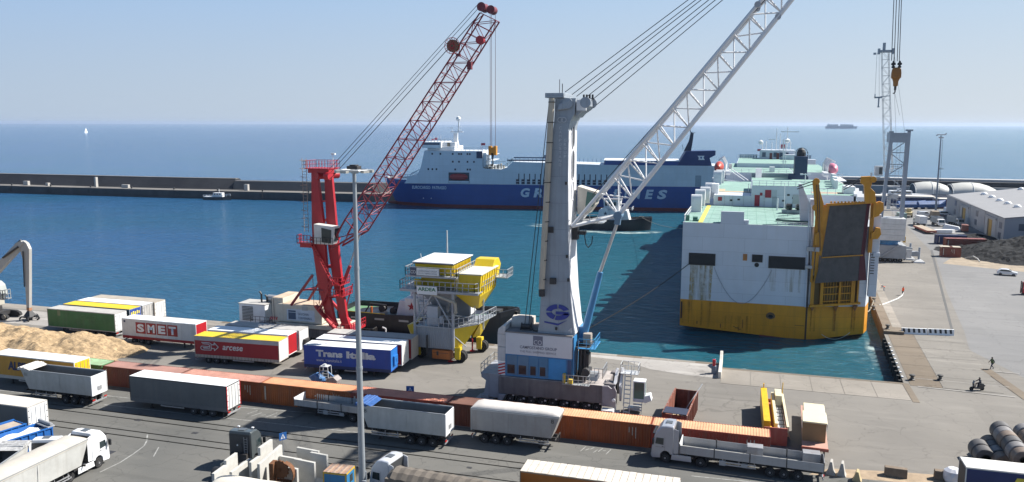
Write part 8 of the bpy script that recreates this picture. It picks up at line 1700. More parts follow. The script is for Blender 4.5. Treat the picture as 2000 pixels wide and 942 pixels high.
P_('cabin_window', glass, lambda m: m.box(10.5, 11.2, 106.93, 107, 21.6, 23.3), c_)
lattice(T, [((12.5, 111.2, 22), (9.9, 111.2, 52.3)), ((14.4, 111.2, 22), (11.5, 111.2, 52.3)), ((14.4, 112.9, 22), (11.5, 112.9, 52.3)), ((12.5, 112.9, 22), (9.9, 112.9, 52.3))], 15, .075, .04, w3, [(0, 1), (1, 2), (3, 2)], cross=True)
P_('boom_head', g3, lambda m: (m.box(9.4, 12.6, 111.3, 112.6, 52.0, 52.6), m.box(10.1, 10.7, 111.5, 112.3, 52.6, 54.4), m.box(9.0, 9.5, 111.4, 112.4, 51.6, 53), m.box(12.3, 12.7, 111.4, 112.4, 51.6, 53), m.box(8.0, 8.6, 111.5, 112, 51.5, 52)))
P_('hanging_frame', g3, lambda m: (m.box(8.8, 10.6, 110.8, 111.2, 40.6, 41), m.box(8.8, 9.0, 110.8, 111.2, 40.6, 41.7), m.box(9.7, 10.0, 110.8, 111.2, 38.6, 40.8), m.box(9.6, 10.1, 110.8, 111.1, 38.3, 38.6), m.bar((10.2, 111, 41), (12.4, 111.2, 41.2), .2)))
for p, q in (((8.7, 111, 51.9), (8.9, 111, 41.3)), ((9.2, 111, 51.9), (9.9, 111, 41.0)), ((12.5, 112, 52.5), (13.6, 106, 32)), ((12.7, 112, 52.5), (15.6, 106, 32))): rod('rope', p, q, .03, steel_rope, T, 4)

# ------------------------------------------------------------------ lamp masts
T = thing('lamp_mast', 'tall grey lamp mast with a ring of floodlights in the left foreground', 'lamp mast', (-53.3, -51.2, 0))
pole_m = M('mast_grey', (.33, .36, .39), .5, .3, var=.05, streak=.15, scol=(.2, .2, .2))
P_('pole', pole_m, lambda m: (m.tube((-53.3, -51.2, 0), (-53.3, -51.2, 12.5), .32, 16, .26), m.tube((-53.3, -51.2, 12.5), (-53.3, -51.2, 21.5), .26, 16, .21), m.tube((-53.3, -51.2, 21.5), (-53.3, -51.2, 29.9), .21, 16, .16)), smooth=True)
P_('collar', pole_m, lambda m: [m.tube((-53.3, -51.2, z), (-53.3, -51.2, z + .25), r_, 16) for z, r_ in ((12.4, .30), (21.4, .235))])
P_('base_door', pole_m, lambda m: (m.box(-53.1, -52.7, -51.7, -51.5, .3, 2.2), m.tube((-52.8, -51.4, 0), (-52.8, -51.4, 3.0), .07, 6)))
P_('lamp_ring', galv, lambda m: (m.loft([[(-53.3 + r_ * math.cos(q), -51.2 + r_ * math.sin(q), z) for q in [2 * PI * k / 16 for k in range(16)]] for r_, z in ((1.15, 29.9), (1.25, 30.0), (1.15, 30.1), (1.05, 30.0), (1.15, 29.9))], caps=False), m.bar((-54.4, -51.2, 30), (-52.2, -51.2, 30), .1), m.bar((-53.3, -52.3, 30), (-53.3, -50.1, 30), .1)))
P_('head_box', chas, lambda m: (m.box(-53.8, -52.8, -51.6, -50.8, 30.12, 30.4), m.box(-53.6, -53.0, -51.5, -50.9, 30.4, 30.5)), bevel=.04)
for k in range(10):
    q = 2 * PI * k / 10 + .2; cx, cy = -53.3 + 1.45 * math.cos(q), -51.2 + 1.45 * math.sin(q)
    P_('floodlight', M('lamp_housing', (.42, .42, .40), .4, .3), lambda m: (m.bar((cx - .3 * math.sin(q), cy + .3 * math.cos(q), 29.95), (cx + .3 * math.sin(q), cy - .3 * math.cos(q), 29.95), .42, .22)))
T = thing('lamp_mast', 'slim distant lamp mast standing by the warehouse on the mole', 'lamp mast', (47.2, 220, 0))
P_('pole', M('far_mast', (.22, .26, .32), .5, .2), lambda m: m.tube((47.2, 220, 0), (47.0, 220, 30), .42, 10, .2), smooth=True)
P_('head', w3, lambda m: (m.box(45.6, 48.5, 219.6, 220.4, 30.1, 30.5), m.box(46.3, 47.8, 219.5, 220.5, 29.0, 29.5), m.box(48.4, 48.8, 219.8, 220.2, 30.4, 31), m.box(45.4, 45.8, 219.7, 220.3, 29.8, 30.2)))
P_('ladder', chas, lambda m: (m.bar((47.9, 219.6, 1), (47.6, 219.6, 29), .08), m.box(47.0, 48.6, 219.2, 220, 17.6, 17.8), [m.bar((47.3, 219.6, 2 + k * .9), (47.8, 219.6, 2 + k * .9), .06) for k in range(30)]))

# sign posts
sgn = M('sign_blue', (.02, .12, .38), .4)
def sign(label, x, y, h, rz, w=.75, tri=True):
    t = thing('sign_post', label, 'sign', (x, y, 0), R(rz), None, world=False)
    part(t, 'post', galv, lambda m: m.tube((0, 0, 0), (0, 0, h), .035, 8))
    part(t, 'sign_panel', sgn, lambda m: m.box(-w / 2, w / 2, -.06, -.04, h - w, h), bevel=.01)
    part(t, 'sign_symbol', whitec, lambda m: (m.add([(-w * .32, -.065, h - w * .82), (w * .32, -.065, h - w * .82), (0, -.065, h - w * .16)], [(0, 1, 2)]), m.add([(-w * .14, -.07, h - w * .7), (w * .14, -.07, h - w * .7), (0, -.07, h - w * .38)], [(0, 1, 2)]) if False else None), fix=False)
    part(t, 'symbol_figure', sgn, lambda m: (m.box(-.04, .04, -.075, -.068, h - w * .72, h - w * .4), m.bar((-.02, -.07, h - w * .6), (.1, -.07, h - w * .76), .03)))
    return t
sign('blue pedestrian crossing sign standing behind the container wall', -58.6, -28.4, 3.0, 14, .95)
sign('blue crossing sign seen edge on near the concrete blocks', -65.5, -44.9, 2.7, 55, .8)

# ------------------------------------------------------------------ grabber machine at the far left
T = thing('material_handler', 'grey crawler material handler with tall jointed arm at the left edge', 'excavator', (-147, -7, 0))
mh_ = M('handler_grey', (.42, .41, .39), .45, var=.08, streak=.2)
P_('boom', mh_, lambda m: (m.prism([(-151.5, 5.0), (-150.8, 3.6), (-141.3, 11.6), (-139.2, 13.6), (-139.8, 14.0), (-140.8, 13.6), (-144.6, 10.6)], 'y', -7.4, -6.6)), bevel=.06)
P_('stick', mh_, lambda m: m.prism([(-140.4, 12.9), (-139.4, 14.0), (-138.7, 13.6), (-138.2, 12.6), (-139.3, 2.2), (-139.9, 2.2), (-139.6, 10.0)], 'y', -7.3, -6.7), bevel=.05)
P_('arm_cylinder', chas, lambda m: (m.tube((-143.8, -7.55, 10.9), (-140.3, -7.55, 12.9), .18, 8), m.tube((-139.35, -7.5, 12.2), (-139.7, -7.5, 6), .1, 8), m.tube((-141.2, -7.2, 13.3), (-139.9, -7.2, 14.1), .12, 6)))
P_('track', tyre, lambda m: [m.prism([(-151, .1), (-143.6, .1), (-142.9, .45), (-143.2, .95), (-144, 1.2), (-150.6, 1.2), (-151.6, .6)], 'y', y, y + .6) for y in (-8.6, -6.0)], bevel=.08)
P_('track_wheel', M('track_steel', (.25, .22, .18), .6), lambda m: [m.lathe([(.42, -.05), (.42, .05)], (x, -8.64, .62), 'y', 12) for x in (-143.6, -145.2, -146.8, -148.4)])
P_('undercarriage', chas, lambda m: (m.box(-149, -145, -8.1, -5.9, .6, 1.3), m.tube((-147, -7, 1.2), (-147, -7, 2.0), .9, 14)))
P_('upper_body', M('handler_cream', (.50, .47, .40), .5, streak=.2), lambda m: (m.box(-152, -146.8, -8.6, -5.4, 2.0, 3.4), m.prism([(-147.6, 3.2), (-146.2, 3.2), (-145.8, 5.4), (-146.6, 5.4)], 'y', -7.8, -7.4)), bevel=.1)
c_ = P_('cabin', M('handler_cab', (.40, .42, .40), .4), lambda m: m.prism([(-148.2, 4.2), (-143.8, 4.0), (-143.2, 4.6), (-143.6, 6.3), (-144.4, 6.9), (-148.2, 7.0)], 'y', -9.2, -7.7), bevel=.08)
P_('cabin_window', M('green_glass', (.05, .14, .12)), lambda m: (m.prism([(-146.0, 4.6), (-144.0, 4.5), (-143.9, 6.2), (-144.6, 6.6), (-146.0, 6.7)], 'y', -9.24, -9.19)), c_)
P_('railing', galv, lambda m: (rail(m, [(-144.6, -9.3, 4.0), (-142.6, -9.3, 4.0), (-142.6, -7.8, 4.0)], 1.5, .05, .5), m.box(-144.7, -142.5, -9.3, -7.7, 3.85, 4.0), m.bar((-146.2, -7.6, 2.2), (-145, -8.4, 4.0), .3)))
P_('grab_link', M('brass_link', (.35, .18, .10), .5), lambda m: (m.box(-139.9, -139.3, -7.3, -6.7, 1.75, 2.3), m.tube((-139.6, -7, 1.5), (-139.6, -7, 1.8), .3, 10)))
P_('grab', blackp, lambda m: (m.loft([[(-139.6 + sx * w_, -7 + sy * w_, z) for sx, sy in ((-1, -1), (1, -1), (1, 1), (-1, 1))] for z, w_ in ((1.7, .25), (.7, .75), (.5, .7))]), [m.path([(-139.6 + .6 * math.cos(q), -7 + .6 * math.sin(q), .7), (-139.6 + 1.35 * math.cos(q), -7 + 1.35 * math.sin(q), .75), (-139.6 + 1.6 * math.cos(q), -7 + 1.6 * math.sin(q), .35), (-139.6 + 1.2 * math.cos(q), -7 + 1.2 * math.sin(q), .08)], .15, 6) for q in [2 * PI * k / 5 + .3 for k in range(5)]], m.lathe([(.35, .1), (.4, .5)], (-139.6, -7, 0), 'z', 10)))
for p in T.children:
    if p.name.startswith('grab'): p.location = (-139.6 * 0 + 1.2, -1.5, 0) if False else p.location

# blue orange-peel grab parked behind the container wall
T = thing('clamshell_grab', 'blue clamshell grab with white ladder frame behind the container wall', 'grab bucket', (-73, -23.2, 0))
P_('bucket', M('grab_blue', (.05, .16, .36), .5, streak=.4, scol=(.3, .3, .3)), lambda m: (m.prism([(-76.2, 1.9), (-74.8, .3), (-73.6, .1), (-73.4, 1.6), (-75.0, 2.6)], 'y', -24.1, -22.5)), bevel=.06)
P_('bucket', M('grab_worn_grey', (.30, .27, .26), .6, streak=.5), lambda m: m.loft([[(-73.2, y, .3), (-71.6, y, .1), (-70.2, y, .8), (-70.0, y, 1.7), (-70.8, y, 2.4), (-72.2, y, 2.0)] for y in (-24.2, -22.3)]), bevel=.08)
P_('arm', M('grab_blue', (.05, .16, .36)), lambda m: (m.bar((-75.4, -23.3, 2.0), (-73.2, -23.3, 3.3), .3), m.bar((-71.0, -23.3, 2.0), (-72.6, -23.3, 3.2), .3), m.box(-74.6, -71.8, -23.7, -22.9, .9, 1.3)))
P_('head_frame', M('frame_white', (.58, .60, .60), .5), lambda m: ([m.bar((x, y, 1.6), (x + (.25 if x < -73 else -.1), y, 4.4), .1) for x in (-74.0, -72.0) for y in (-23.9, -22.6)], [m.bar((-73.7, -23.9, z), (-72.2, -23.9, z), .07) for z in (2.3, 2.9, 3.5, 4.3)], m.box(-73.7, -72.2, -23.9, -22.6, 4.3, 4.45), m.tube((-73, -23.3, 4.4), (-73, -23.3, 4.8), .3, 8)))
T.scale = (.68, .68, .62); T.location = (-72.8, -23.4, 0)
# quay furniture
T = thing('quay_shelter', 'cream curved screen standing on the quay edge beside a red pump', 'screen', (-23.6, .2, 0))
P_('screen', M('cream_screen', (.66, .63, .56), .6, streak=.3), lambda m: m.prism([(-5.2, 0), (2.0, 0), (2.0, 1.7), (1.2, 2.1), (-.5, 1.3), (-3.0, .9), (-5.2, .9)], 'x', -23.75, -23.35), bevel=.04)
T = thing('fuel_pump', 'red and grey post by the cream screen on the quay', 'pump', (-24.4, -3.2, 0))
P_('pump_body', M('pump_grey', (.22, .25, .30), .5), lambda m: m.box(-24.7, -24.1, -3.5, -2.9, 0, 1.1), bevel=.04)
P_('pump_head', redd, lambda m: m.box(-24.6, -24.2, -3.4, -3.0, 1.1, 2.0), bevel=.06)
T = thing('gangway', 'thin black steel ladder frame at the quay by the red crane', 'ladder frame', (-77.5, -.2, 0))
P_('ladder_rail', chas, lambda m: (rail(m, [(-78.6, -1.5, .1), (-76.9, -1.5, .1), (-76.9, 0, .1)], 1.7, .05, .5)))
T = thing('mooring_davit', 'white angled mooring davit on the quay by the red crane', 'davit', (-75.0, -.8, 0))
P_('davit', whitec, lambda m: m.path([(-76.4, -1.8, .1), (-75.0, -.8, .2), (-75.0, -.6, 1.8), (-75.6, -.6, 2.0)], .12, 6))
bol = M('bollard_iron', (.05, .048, .045), .6, streak=.4, scol=(.3, .28, .25))
for k, (x, y) in enumerate(((3.1, 50.6), (2.0, 43.2), (1.3, 1.6), (4.9, 2.6), (2.2, 28.2))):
    OFF[0] = Vector((x, y, 0)); m = MB(); z0 = .36 if y > 30 and y < 51 else (.5 if k == 4 else .05)
    m.lathe([(.38, z0), (.38, z0 + .08), (.24, z0 + .14), (.2, z0 + .45), (.40, z0 + .6), (.36, z0 + .72), (.05, z0 + .76)], (x, y, 0), 'z', 12)
    o = m.build('bollard', bol, None, smooth=True); o.location = (x, y, 0)
    tag(o, ['iron bollard holding the mooring line of the white ship', 'pale topped bollard on the raised mole coping', 'dark bollard at the inner corner nearest the water', 'dark bollard right of the corner one with white cap', 'bollard at the end of the raised coping'][k], 'bollard', 'bollards on the mole')
for k in range(11):
    OFF[0] = Vector((0, 0, 0)); m = MB(); y = 1.5 + k * 2.2; x = .055 * y
    m.tube((x - .25, y, -1.6), (x - .25, y, -.1), .26, 8)
    tag(m.build('fender', tyre, None, smooth=True), ORD[k] + ' black rubber fender from the inner corner on the mole wall', 'fender', 'rubber fenders on the mole wall')
    if k < 9:
        m = MB(); m.box(x + .05, x + .3, y + .8, y + 1.2, .05, .18); tag(m.build('edge_block', whitec), ORD[k] + ' small white block from the inner corner on the mole edge', 'edge block', 'white blocks along the mole edge')
for k in range(2):
    OFF[0] = Vector((0, 0, 0))
    x0 = 4.2 + k * 4.05; y0 = 27.6 + k * .65
    t = thing('barrier', ['black and white striped concrete barrier, left of the two on the mole', 'black and white striped concrete barrier, right of the two on the mole'][k], 'barrier', (x0, y0, 0), R(8), 'striped barriers on the mole', world=False)
    part(t, 'block', whitec, lambda m: m.prism([(-.32, 0), (.32, 0), (.2, .3), (.13, 1.0), (-.13, 1.0), (-.2, .3)], 'x', 0, 3.95))
    part(t, 'black_stripe', blackp, lambda m: [m.add([(.2 + q * .78, -.215, .32), (.55 + q * .78, -.215, .32), (.45 + q * .78, -.143, 1.0), (.1 + q * .78, -.143, 1.0)], [(0, 1, 2, 3)]) for q in range(5)], fix=False)
for k, (x, y, L_, rz, lb) in enumerate(((-6.9, -31.4, 2.0, -4, 'brown stained concrete block lying alone by the road edge'), (-2.4, -30.9, 2.2, -3, 'brown stained concrete block beside the white bag'))):
    t = thing('concrete_block', lb, 'concrete block', (x, y, 0), R(rz), None, world=False)
    part(t, 'block', M('stained_block', (.19, .145, .105), .85, var=.25, scale=2, bump=.3), lambda m: m.prism([(-.4, 0), (.4, 0), (.3, .9), (-.3, .9)], 'x', 0, L_), bevel=.04)
for k, (x, y, lb) in enumerate(((-12.0, -33.1, 'upright triangular concrete wedge, left of the pair by the road'), (-11.0, -33.2, 'upright triangular concrete wedge, right of the pair by the road'), (-9.7, -34.0, 'small yellowish concrete wedge at the bottom edge'))):
    t = thing('concrete_wedge', lb, 'concrete wedge', (x, y, 0), R(80), None, world=False)
    part(t, 'wedge', conc if k < 2 else M('yellow_concrete', (.45, .36, .2), .8), lambda m: m.prism([(-.42, 0), (.42, 0), (.3, .25), (.1, 1.35 if k < 2 else 1.0), (-.1, 1.35 if k < 2 else 1.0), (-.3, .25)], 'x', 0, .9), bevel=.02)
t = thing('white_bag', 'crumpled shiny white bulk bag beside the navy trailer', 'bag', (-.9, -31.4, 0), 0, None, world=False)
part(t, 'bag', M('shiny_bag', (.72, .72, .76), .3, var=.1), lambda m: m.loft([[(w_ * (1 + .18 * noise.noise((q * 1.7, z * 3, 2))) * math.cos(q), w_ * (1 + .2 * noise.noise((q * 2.1, z * 3, 5))) * math.sin(q), z) for q in [2 * PI * k / 18 for k in range(18)]] for z, w_ in ((0, .6), (.3, .8), (.8, .85), (1.2, .75), (1.45, .45), (1.5, .1))]))

# ------------------------------------------------------------------ cars, vans and trucks on the mole
def car(label, x, y, rz, mat, L=4.1, h=1.47, van=False, group=None, name='parked_car'):
    t = thing(name, label, 'van' if van else 'car', (x, y, 0), R(rz), group, world=False)
    w = 1.75 if not van else 2.0; hw = w / 2
    if van: prof = [(-L / 2, .35), (L / 2 - .1, .35), (L / 2, .6), (L / 2 - .1, 1.05), (L / 2 - .9, 1.25), (L / 2 - 1.6, h), (-L / 2 + .1, h), (-L / 2, h - .2)]
    else: prof = [(-L / 2, .32), (L / 2 - .1, .30), (L / 2, .55), (L / 2 - .15, .82), (L / 2 - .95, .95), (L / 2 - 1.75, h - .06), (L / 2 - 2.4, h), (-L / 2 + .75, h - .05), (-L / 2 + .15, 1.0), (-L / 2, .85)]
    part(t, 'body', mat, lambda m: m.loft([[(px, y_, pz_) for px, pz_ in [(a * (1 if ins == 0 else .985), b if b < 1.0 or ins == 0 else b - .03) for a, b in prof]] for y_, ins in ((-hw + (.0), 1), (-hw + .12, 0), (hw - .12, 0), (hw, 1))]), smooth=True, bevel=.04)
    gl = [(L / 2 - 1.08, .95), (L / 2 - 1.78, h - .14), (-L / 2 + .85, h - .14), (-L / 2 + .45, .98)] if not van else [(L / 2 - 1.0, 1.25), (L / 2 - 1.65, h - .2), (L / 2 - 2.6, h - .2), (L / 2 - 2.6, 1.25)]
    for s in (-1, 1): part(t, 'side_window', glass, lambda m: m.prism(gl, 'y', s * (hw - .05), s * (hw + .012)))
    part(t, 'windscreen', glass, lambda m: m.bar((gl[0][0] + .06, 0, gl[0][1] + .04), (gl[1][0] + .05, 0, gl[1][1] + .06), w * .8, .03, up=(0, 1, 0)) if False else m.add([(gl[0][0] + .12, -hw + .2, gl[0][1]), (gl[0][0] + .12, hw - .2, gl[0][1]), (gl[1][0] + .1, hw - .28, gl[1][1] + .05), (gl[1][0] + .1, -hw + .28, gl[1][1] + .05)], [(0, 1, 2, 3)]), fix=False)
    for s in (-1, 1):
        part(t, 'headlight', whitec, lambda m: m.box(L / 2 - .16, L / 2 - .02, s * (hw - .15), s * (hw - .5), .62, .78))
        part(t, 'tail_light', redlamp, lambda m: m.box(-L / 2 - .01, -L / 2 + .06, s * (hw - .12), s * (hw - .35), .8, 1.0))
        for xx in (L / 2 - .8, -L / 2 + .75): wheel(t, xx, s * (hw - .1), .31, .2, s)
    return t
carw = M('car_white', (.74, .75, .77), .25, var=.02, coat=.5)
car('white hatchback parked alone on the pale asphalt near the coal heap', 36.6, 91.3, -14, carw)
def box_truck(label, x, y, rz, boxm, cabm, L=7.0, h=3.2, tipperb=False, name='parked_truck'):
    t = thing(name, label, 'truck', (x, y, 0), R(rz), None, world=False)
    part(t, 'cab', cabm, lambda m: m.prism([(L / 2 - 1.7, .5), (L / 2, .5), (L / 2 + .05, 1.3), (L / 2 - .25, 2.4), (L / 2 - 1.7, 2.5)], 'y', -1.05, 1.05), bevel=.06)
    part(t, 'window', glass, lambda m: (m.box(L / 2 - 1.3, L / 2 - .45, -1.08, 1.08, 1.4, 2.1), m.add([(L / 2 + .07, -.9, 1.35), (L / 2 + .07, .9, 1.35), (L / 2 - .18, .9, 2.25), (L / 2 - .18, -.9, 2.25)], [(0, 1, 2, 3)])))
    if tipperb:
        part(t, 'load_bed', boxm, lambda m: (m.box(-L / 2, L / 2 - 1.8, -1.2, -1.12, 1.0, h), m.box(-L / 2, L / 2 - 1.8, 1.12, 1.2, 1.0, h), m.box(-L / 2, -L / 2 + .08, -1.11, 1.11, 1.0, h), m.box(L / 2 - 1.88, L / 2 - 1.8, -1.11, 1.11, 1.0, h + .2), m.box(-L / 2 + .1, L / 2 - 1.9, -1.1, 1.1, 1.0, 1.1), [m.box(xx, xx + .12, s * 1.2, s * 1.27, 1.0, h) for s in (-1, 1) for xx in [-L / 2 + .1 + k * .8 for k in range(int((L - 2) / .8) + 1)]], [m.box(-L / 2 - .08, -L / 2, yy, yy + .12, 1, h) for yy in (-1.1, -.5, .1, .7, 1.0)]))
    else: part(t, 'load_box', boxm, lambda m: m.box(-L / 2, L / 2 - 1.85, -1.2, 1.2, .95, h), bevel=.05)
    part(t, 'chassis', chas, lambda m: m.box(-L / 2 + .2, L / 2 - .3, -.5, .5, .5, .9))
    for xx in (L / 2 - 1.0, -L / 2 + 1.3, -L / 2 + 2.4):
        for s in (-1, 1): wheel(t, xx, s * .98, .48, .3, s)
    return t
gd = M('dumper_grey', (.30, .33, .36), .5, streak=.3); gg = M('green_grey_paint', (.22, .32, .30), .5, streak=.3)
box_truck('white lorry facing away, nearest behind the rusty flat trailer', 35.6, 186, 100, white, whitec, 6.5, 3.4)
box_truck('grey ribbed dumper parked right of the white lorry on the mole', 41.4, 187, -80, gd, whitec, 6.5, 3.0, True)
box_truck('pale grey ribbed dumper closest to the warehouse wall', 47.6, 190.5, -70, gd, M('cab_palegrey', (.4, .42, .44), .4), 6.5, 3.0, True)
box_truck('greenish grey tank truck left of the white lorry', 30.6, 192, 95, gg, gg, 6.0, 3.6)
car('white pickup parked beside the lamp mast on the mole', 50.6, 222, 10, carw, 4.8, 1.7)
car('white van parked left of the brown cabin truck', 42.6, 216, 20, carw, 4.6, 1.9, True)
car('white car between the pickup and the warehouse', 53.8, 214 - 6, 70, carw)
car('small silver car behind the dumpers near the warehouse', 44.5, 200, 60, M('car_silver', (.45, .48, .52), .3, .4))
box_truck('brown and tan loader truck standing before the lamp mast', 44.4, 208, 90, M('loader_brown', (.30, .24, .17), .6), M('loader_tan', (.42, .34, .22), .6), 5.5, 3.0)
t = thing('wheel_loader', 'tan wheel loader with yellow crates left of the small trucks', 'loader', (36.6, 212, 0), R(80), None, world=False)
part(t, 'body', M('loader_yellow', (.52, .42, .22), .6), lambda m: (m.box(-2.5, 2.5, -1.1, 1.1, .8, 1.9), m.box(-.6, .8, -.8, .8, 1.9, 3.2), m.box(2.5, 3.4, -1.4, 1.4, .3, 1.2)), bevel=.08)
for xx in (-1.5, 1.5):
    for s in (-1, 1): wheel(t, xx, s * 1.1, .7, .5, s)
t = thing('flatbed_trailer', 'rusty empty flat trailer with tan deck on the mole road', 'flatbed trailer', (34.0, 169, 0), R(96), None, world=False)
part(t, 'deck', M('tan_deck', (.36, .29, .22), .8, var=.1), lambda m: m.box(-7, 7, -1.4, 1.4, 1.0, 1.15))
part(t, 'edge_beam', deck_red, lambda m: (m.box(-7.05, 7.05, -1.45, -1.3, .6, 1.12), m.box(-7.05, 7.05, 1.3, 1.45, .6, 1.12), m.box(-7.1, -7.0, -1.3, 1.3, .6, 1.1)))
for xx in (3.5, 4.8, 6): 
    for s in (-1, 1): wheel(t, xx, s * 1.0, .45, .3, s)
ct = container('small oxide red open topped container nearest the coal heap', 27.9, 116.5, c_rust, L=4.6, group='containers near the coal heap'); ct.rotation_euler.z = R(-3)
OFF[0] = Vector((0, 0, 0)); part(ct, 'lid', M('lid_tan', (.45, .40, .32), .7), lambda m: (m.box(.1, 2.0, -1.2, 1.2, 2.62, 2.68), m.box(2.7, 4.5, -1.2, 1.2, 2.62, 2.68), m.box(-.2, .1, -1.5, 1.5, 2.55, 2.62)))
ct = container('long oxide red container with pale door end behind the small open one', 32.5, 134.0, c_rust, L=10.5, roof_m=cm('roof_pink_faded', (.45, .17, .15)), group='containers near the coal heap')
ct.rotation_euler.z = R(8)
ct = container('blue container shaded behind the red one on the mole', 31.6, 140.8, navy, L=8, group='containers near the coal heap'); ct.rotation_euler.z = R(8)
t = thing('scrap_skip', 'white boat hull like skip beside the flat trailer', 'skip', (39.0, 166, 0), R(15), None, world=False)
part(t, 'hull', whitec, lambda m: m.loft([[(-3, -1.0, z), (2, -1.1, z), (3.4, 0, z), (2, 1.1, z), (-3, 1.0, z)] for z in (.1, 1.2)]), bevel=.05)
t = thing('scrap_skip', 'white tarpaulined pile between the dumpers and the coal spill', 'covered pile', (43.5, 177, 0), R(-20), None, world=False)
part(t, 'cover', whitec, lambda m: m.loft([[(-2.8, -1.2, 0), (2.8, -1.0, 0), (2.8, 1.2, 0), (-2.8, 1.2, 0)], [(-2, -.3, 1.6), (2, -.3, 1.0), (2, .4, 1.1), (-2, .3, 1.7)]]))
car('rust red van in the shade by the dumpers', 46.4, 173, 80, M('rust_van', (.22, .08, .05), .5), 5.0, 2.3, True)
# boats and coaches farther back
bt = M('boat_blue_tarp', (.03, .10, .28), .6, var=.3, scale=.5)
t = thing('long_shed', 'long low shed with cream roof behind the blue sheeted boats', 'shed', (46, 258, 0), R(0), None, world=False)
part(t, 'wall', navy, lambda m: m.box(-17, 7, -2, 3, 0, 3.6))
part(t, 'roof', M('shed_roof', (.62, .58, .52), .7), lambda m: m.box(-18, 8, -2.8, 3.8, 3.6, 4.3), bevel=.1)
for k, (x, y, L_, rz) in enumerate(((43, 244, 12, 20), (51, 247, 13, 25), (57, 240, 9, 80))):
    t = thing('covered_boat', ['boat under blue sheeting, left of the pair behind the trucks', 'boat under blue sheeting, right of the pair behind the trucks', 'boat under dark sheeting beside the warehouse end'][k], 'boat', (x, y, 0), R(rz), None, world=False)
    part(t, 'hull', bt if k < 2 else M('brown_sheet', (.25, .18, .12), .7), lambda m: m.loft([[(-L_ / 2, -1.5 * w_, z), (L_ * .2, -1.6 * w_, z), (L_ / 2, 0, z * 1.1), (L_ * .2, 1.6 * w_, z), (-L_ / 2, 1.5 * w_, z)] for z, w_ in ((.6, .6), (2.0, 1), (3.2, .45))]))
    part(t, 'cradle', chas, lambda m: [m.box(xx, xx + .3, -1.2, 1.2, 0, .7) for xx in (-L_ * .3, L_ * .15)])
t = thing('motor_yacht', 'white motor yacht ashore behind the long shed', 'boat', (44, 268, 0), R(4), None, world=False)
part(t, 'hull', whitec, lambda m: m.loft([[(-9, -2 * w_, z), (5, -2 * w_, z), (10 + z * .3, 0, z), (5, 2 * w_, z), (-9, 2 * w_, z)] for z, w_ in ((1, .6), (4.2, 1))]))
part(t, 'cabin', whitec, lambda m: (m.box(-6, 3, -1.5, 1.5, 4.2, 5.6), m.box(-3, 0, -.4, .4, 5.6, 7)), bevel=.15)
part(t, 'window', glass, lambda m: m.box(-5.5, 2.5, -1.54, -1.5, 4.6, 5.2))
t = thing('red_shed', 'dark red shed with pale roof left of the warehouse end', 'shed', (58.5, 252, 0), R(0), None, world=False)
part(t, 'wall', M('shed_red', (.25, .05, .05), .7), lambda m: m.box(-5, 9, -2, 3, 0, 3.6))
part(t, 'roof', M('shed_roof', (.62, .58, .52)), lambda m: m.box(-5.3, 9.3, -2.3, 3.3, 3.6, 4.0))
car('dark car half hidden between the brown loader and the lamp mast', 47.5, 214, 100, M('car_dark', (.05, .06, .08), .3))
car('beige van parked behind the tan wheel loader', 38.6, 224, 60, M('van_beige', (.5, .45, .36), .5), 4.8, 2.0, True)
car('white van close to the red shed at the warehouse end', 55.5, 234, 15, carw, 5.0, 2.1, True)
t = thing('white_tent', 'white pointed canvas cover left of the slab counterweights', 'tent', (11.2, 131, 0), R(10), None, world=False)
part(t, 'canvas', whitec, lambda m: m.loft([[(-5, -4, 0), (6, -4, 0), (6, 5, 0), (-5, 5, 0)], [(-1, 0, 6.5), (0, 0, 6.5), (0, .5, 6.5), (-1, .5, 6.5)]]))
t = thing('forklift', 'small red machine cut by the right picture edge', 'forklift', (33.9, 68.4, 0), R(0), None, world=False)
part(t, 'body', redd, lambda m: (m.box(-.8, 1.4, -.6, .6, .35, 1.3), m.box(-.8, -.6, -.5, .5, 1.3, 2.6)), bevel=.08)
part(t, 'mast', chas, lambda m: (m.box(-1.0, -.85, -.5, -.35, .2, 2.7), m.box(-1.0, -.85, .35, .5, .2, 2.7), m.box(.2, .9, -.4, .4, 1.3, 1.5)))
for xx in (-.4, 1.0):
    for s in (-1, 1): wheel(t, xx, s * .55, .3, .2, s)
OFF[0] = Vector((0, 0, 0)); m = MB(); m.path([(33.2, 114, .2), (34.6, 112.5, .9), (35.2, 110.5, .6), (35.3, 109, .1)], .16, 6)
tag(m.build('hose', M('hose_pale', (.5, .5, .48), .7), None, smooth=True), 'pale curved hose lying between the small red container and the coal heap', 'hose')

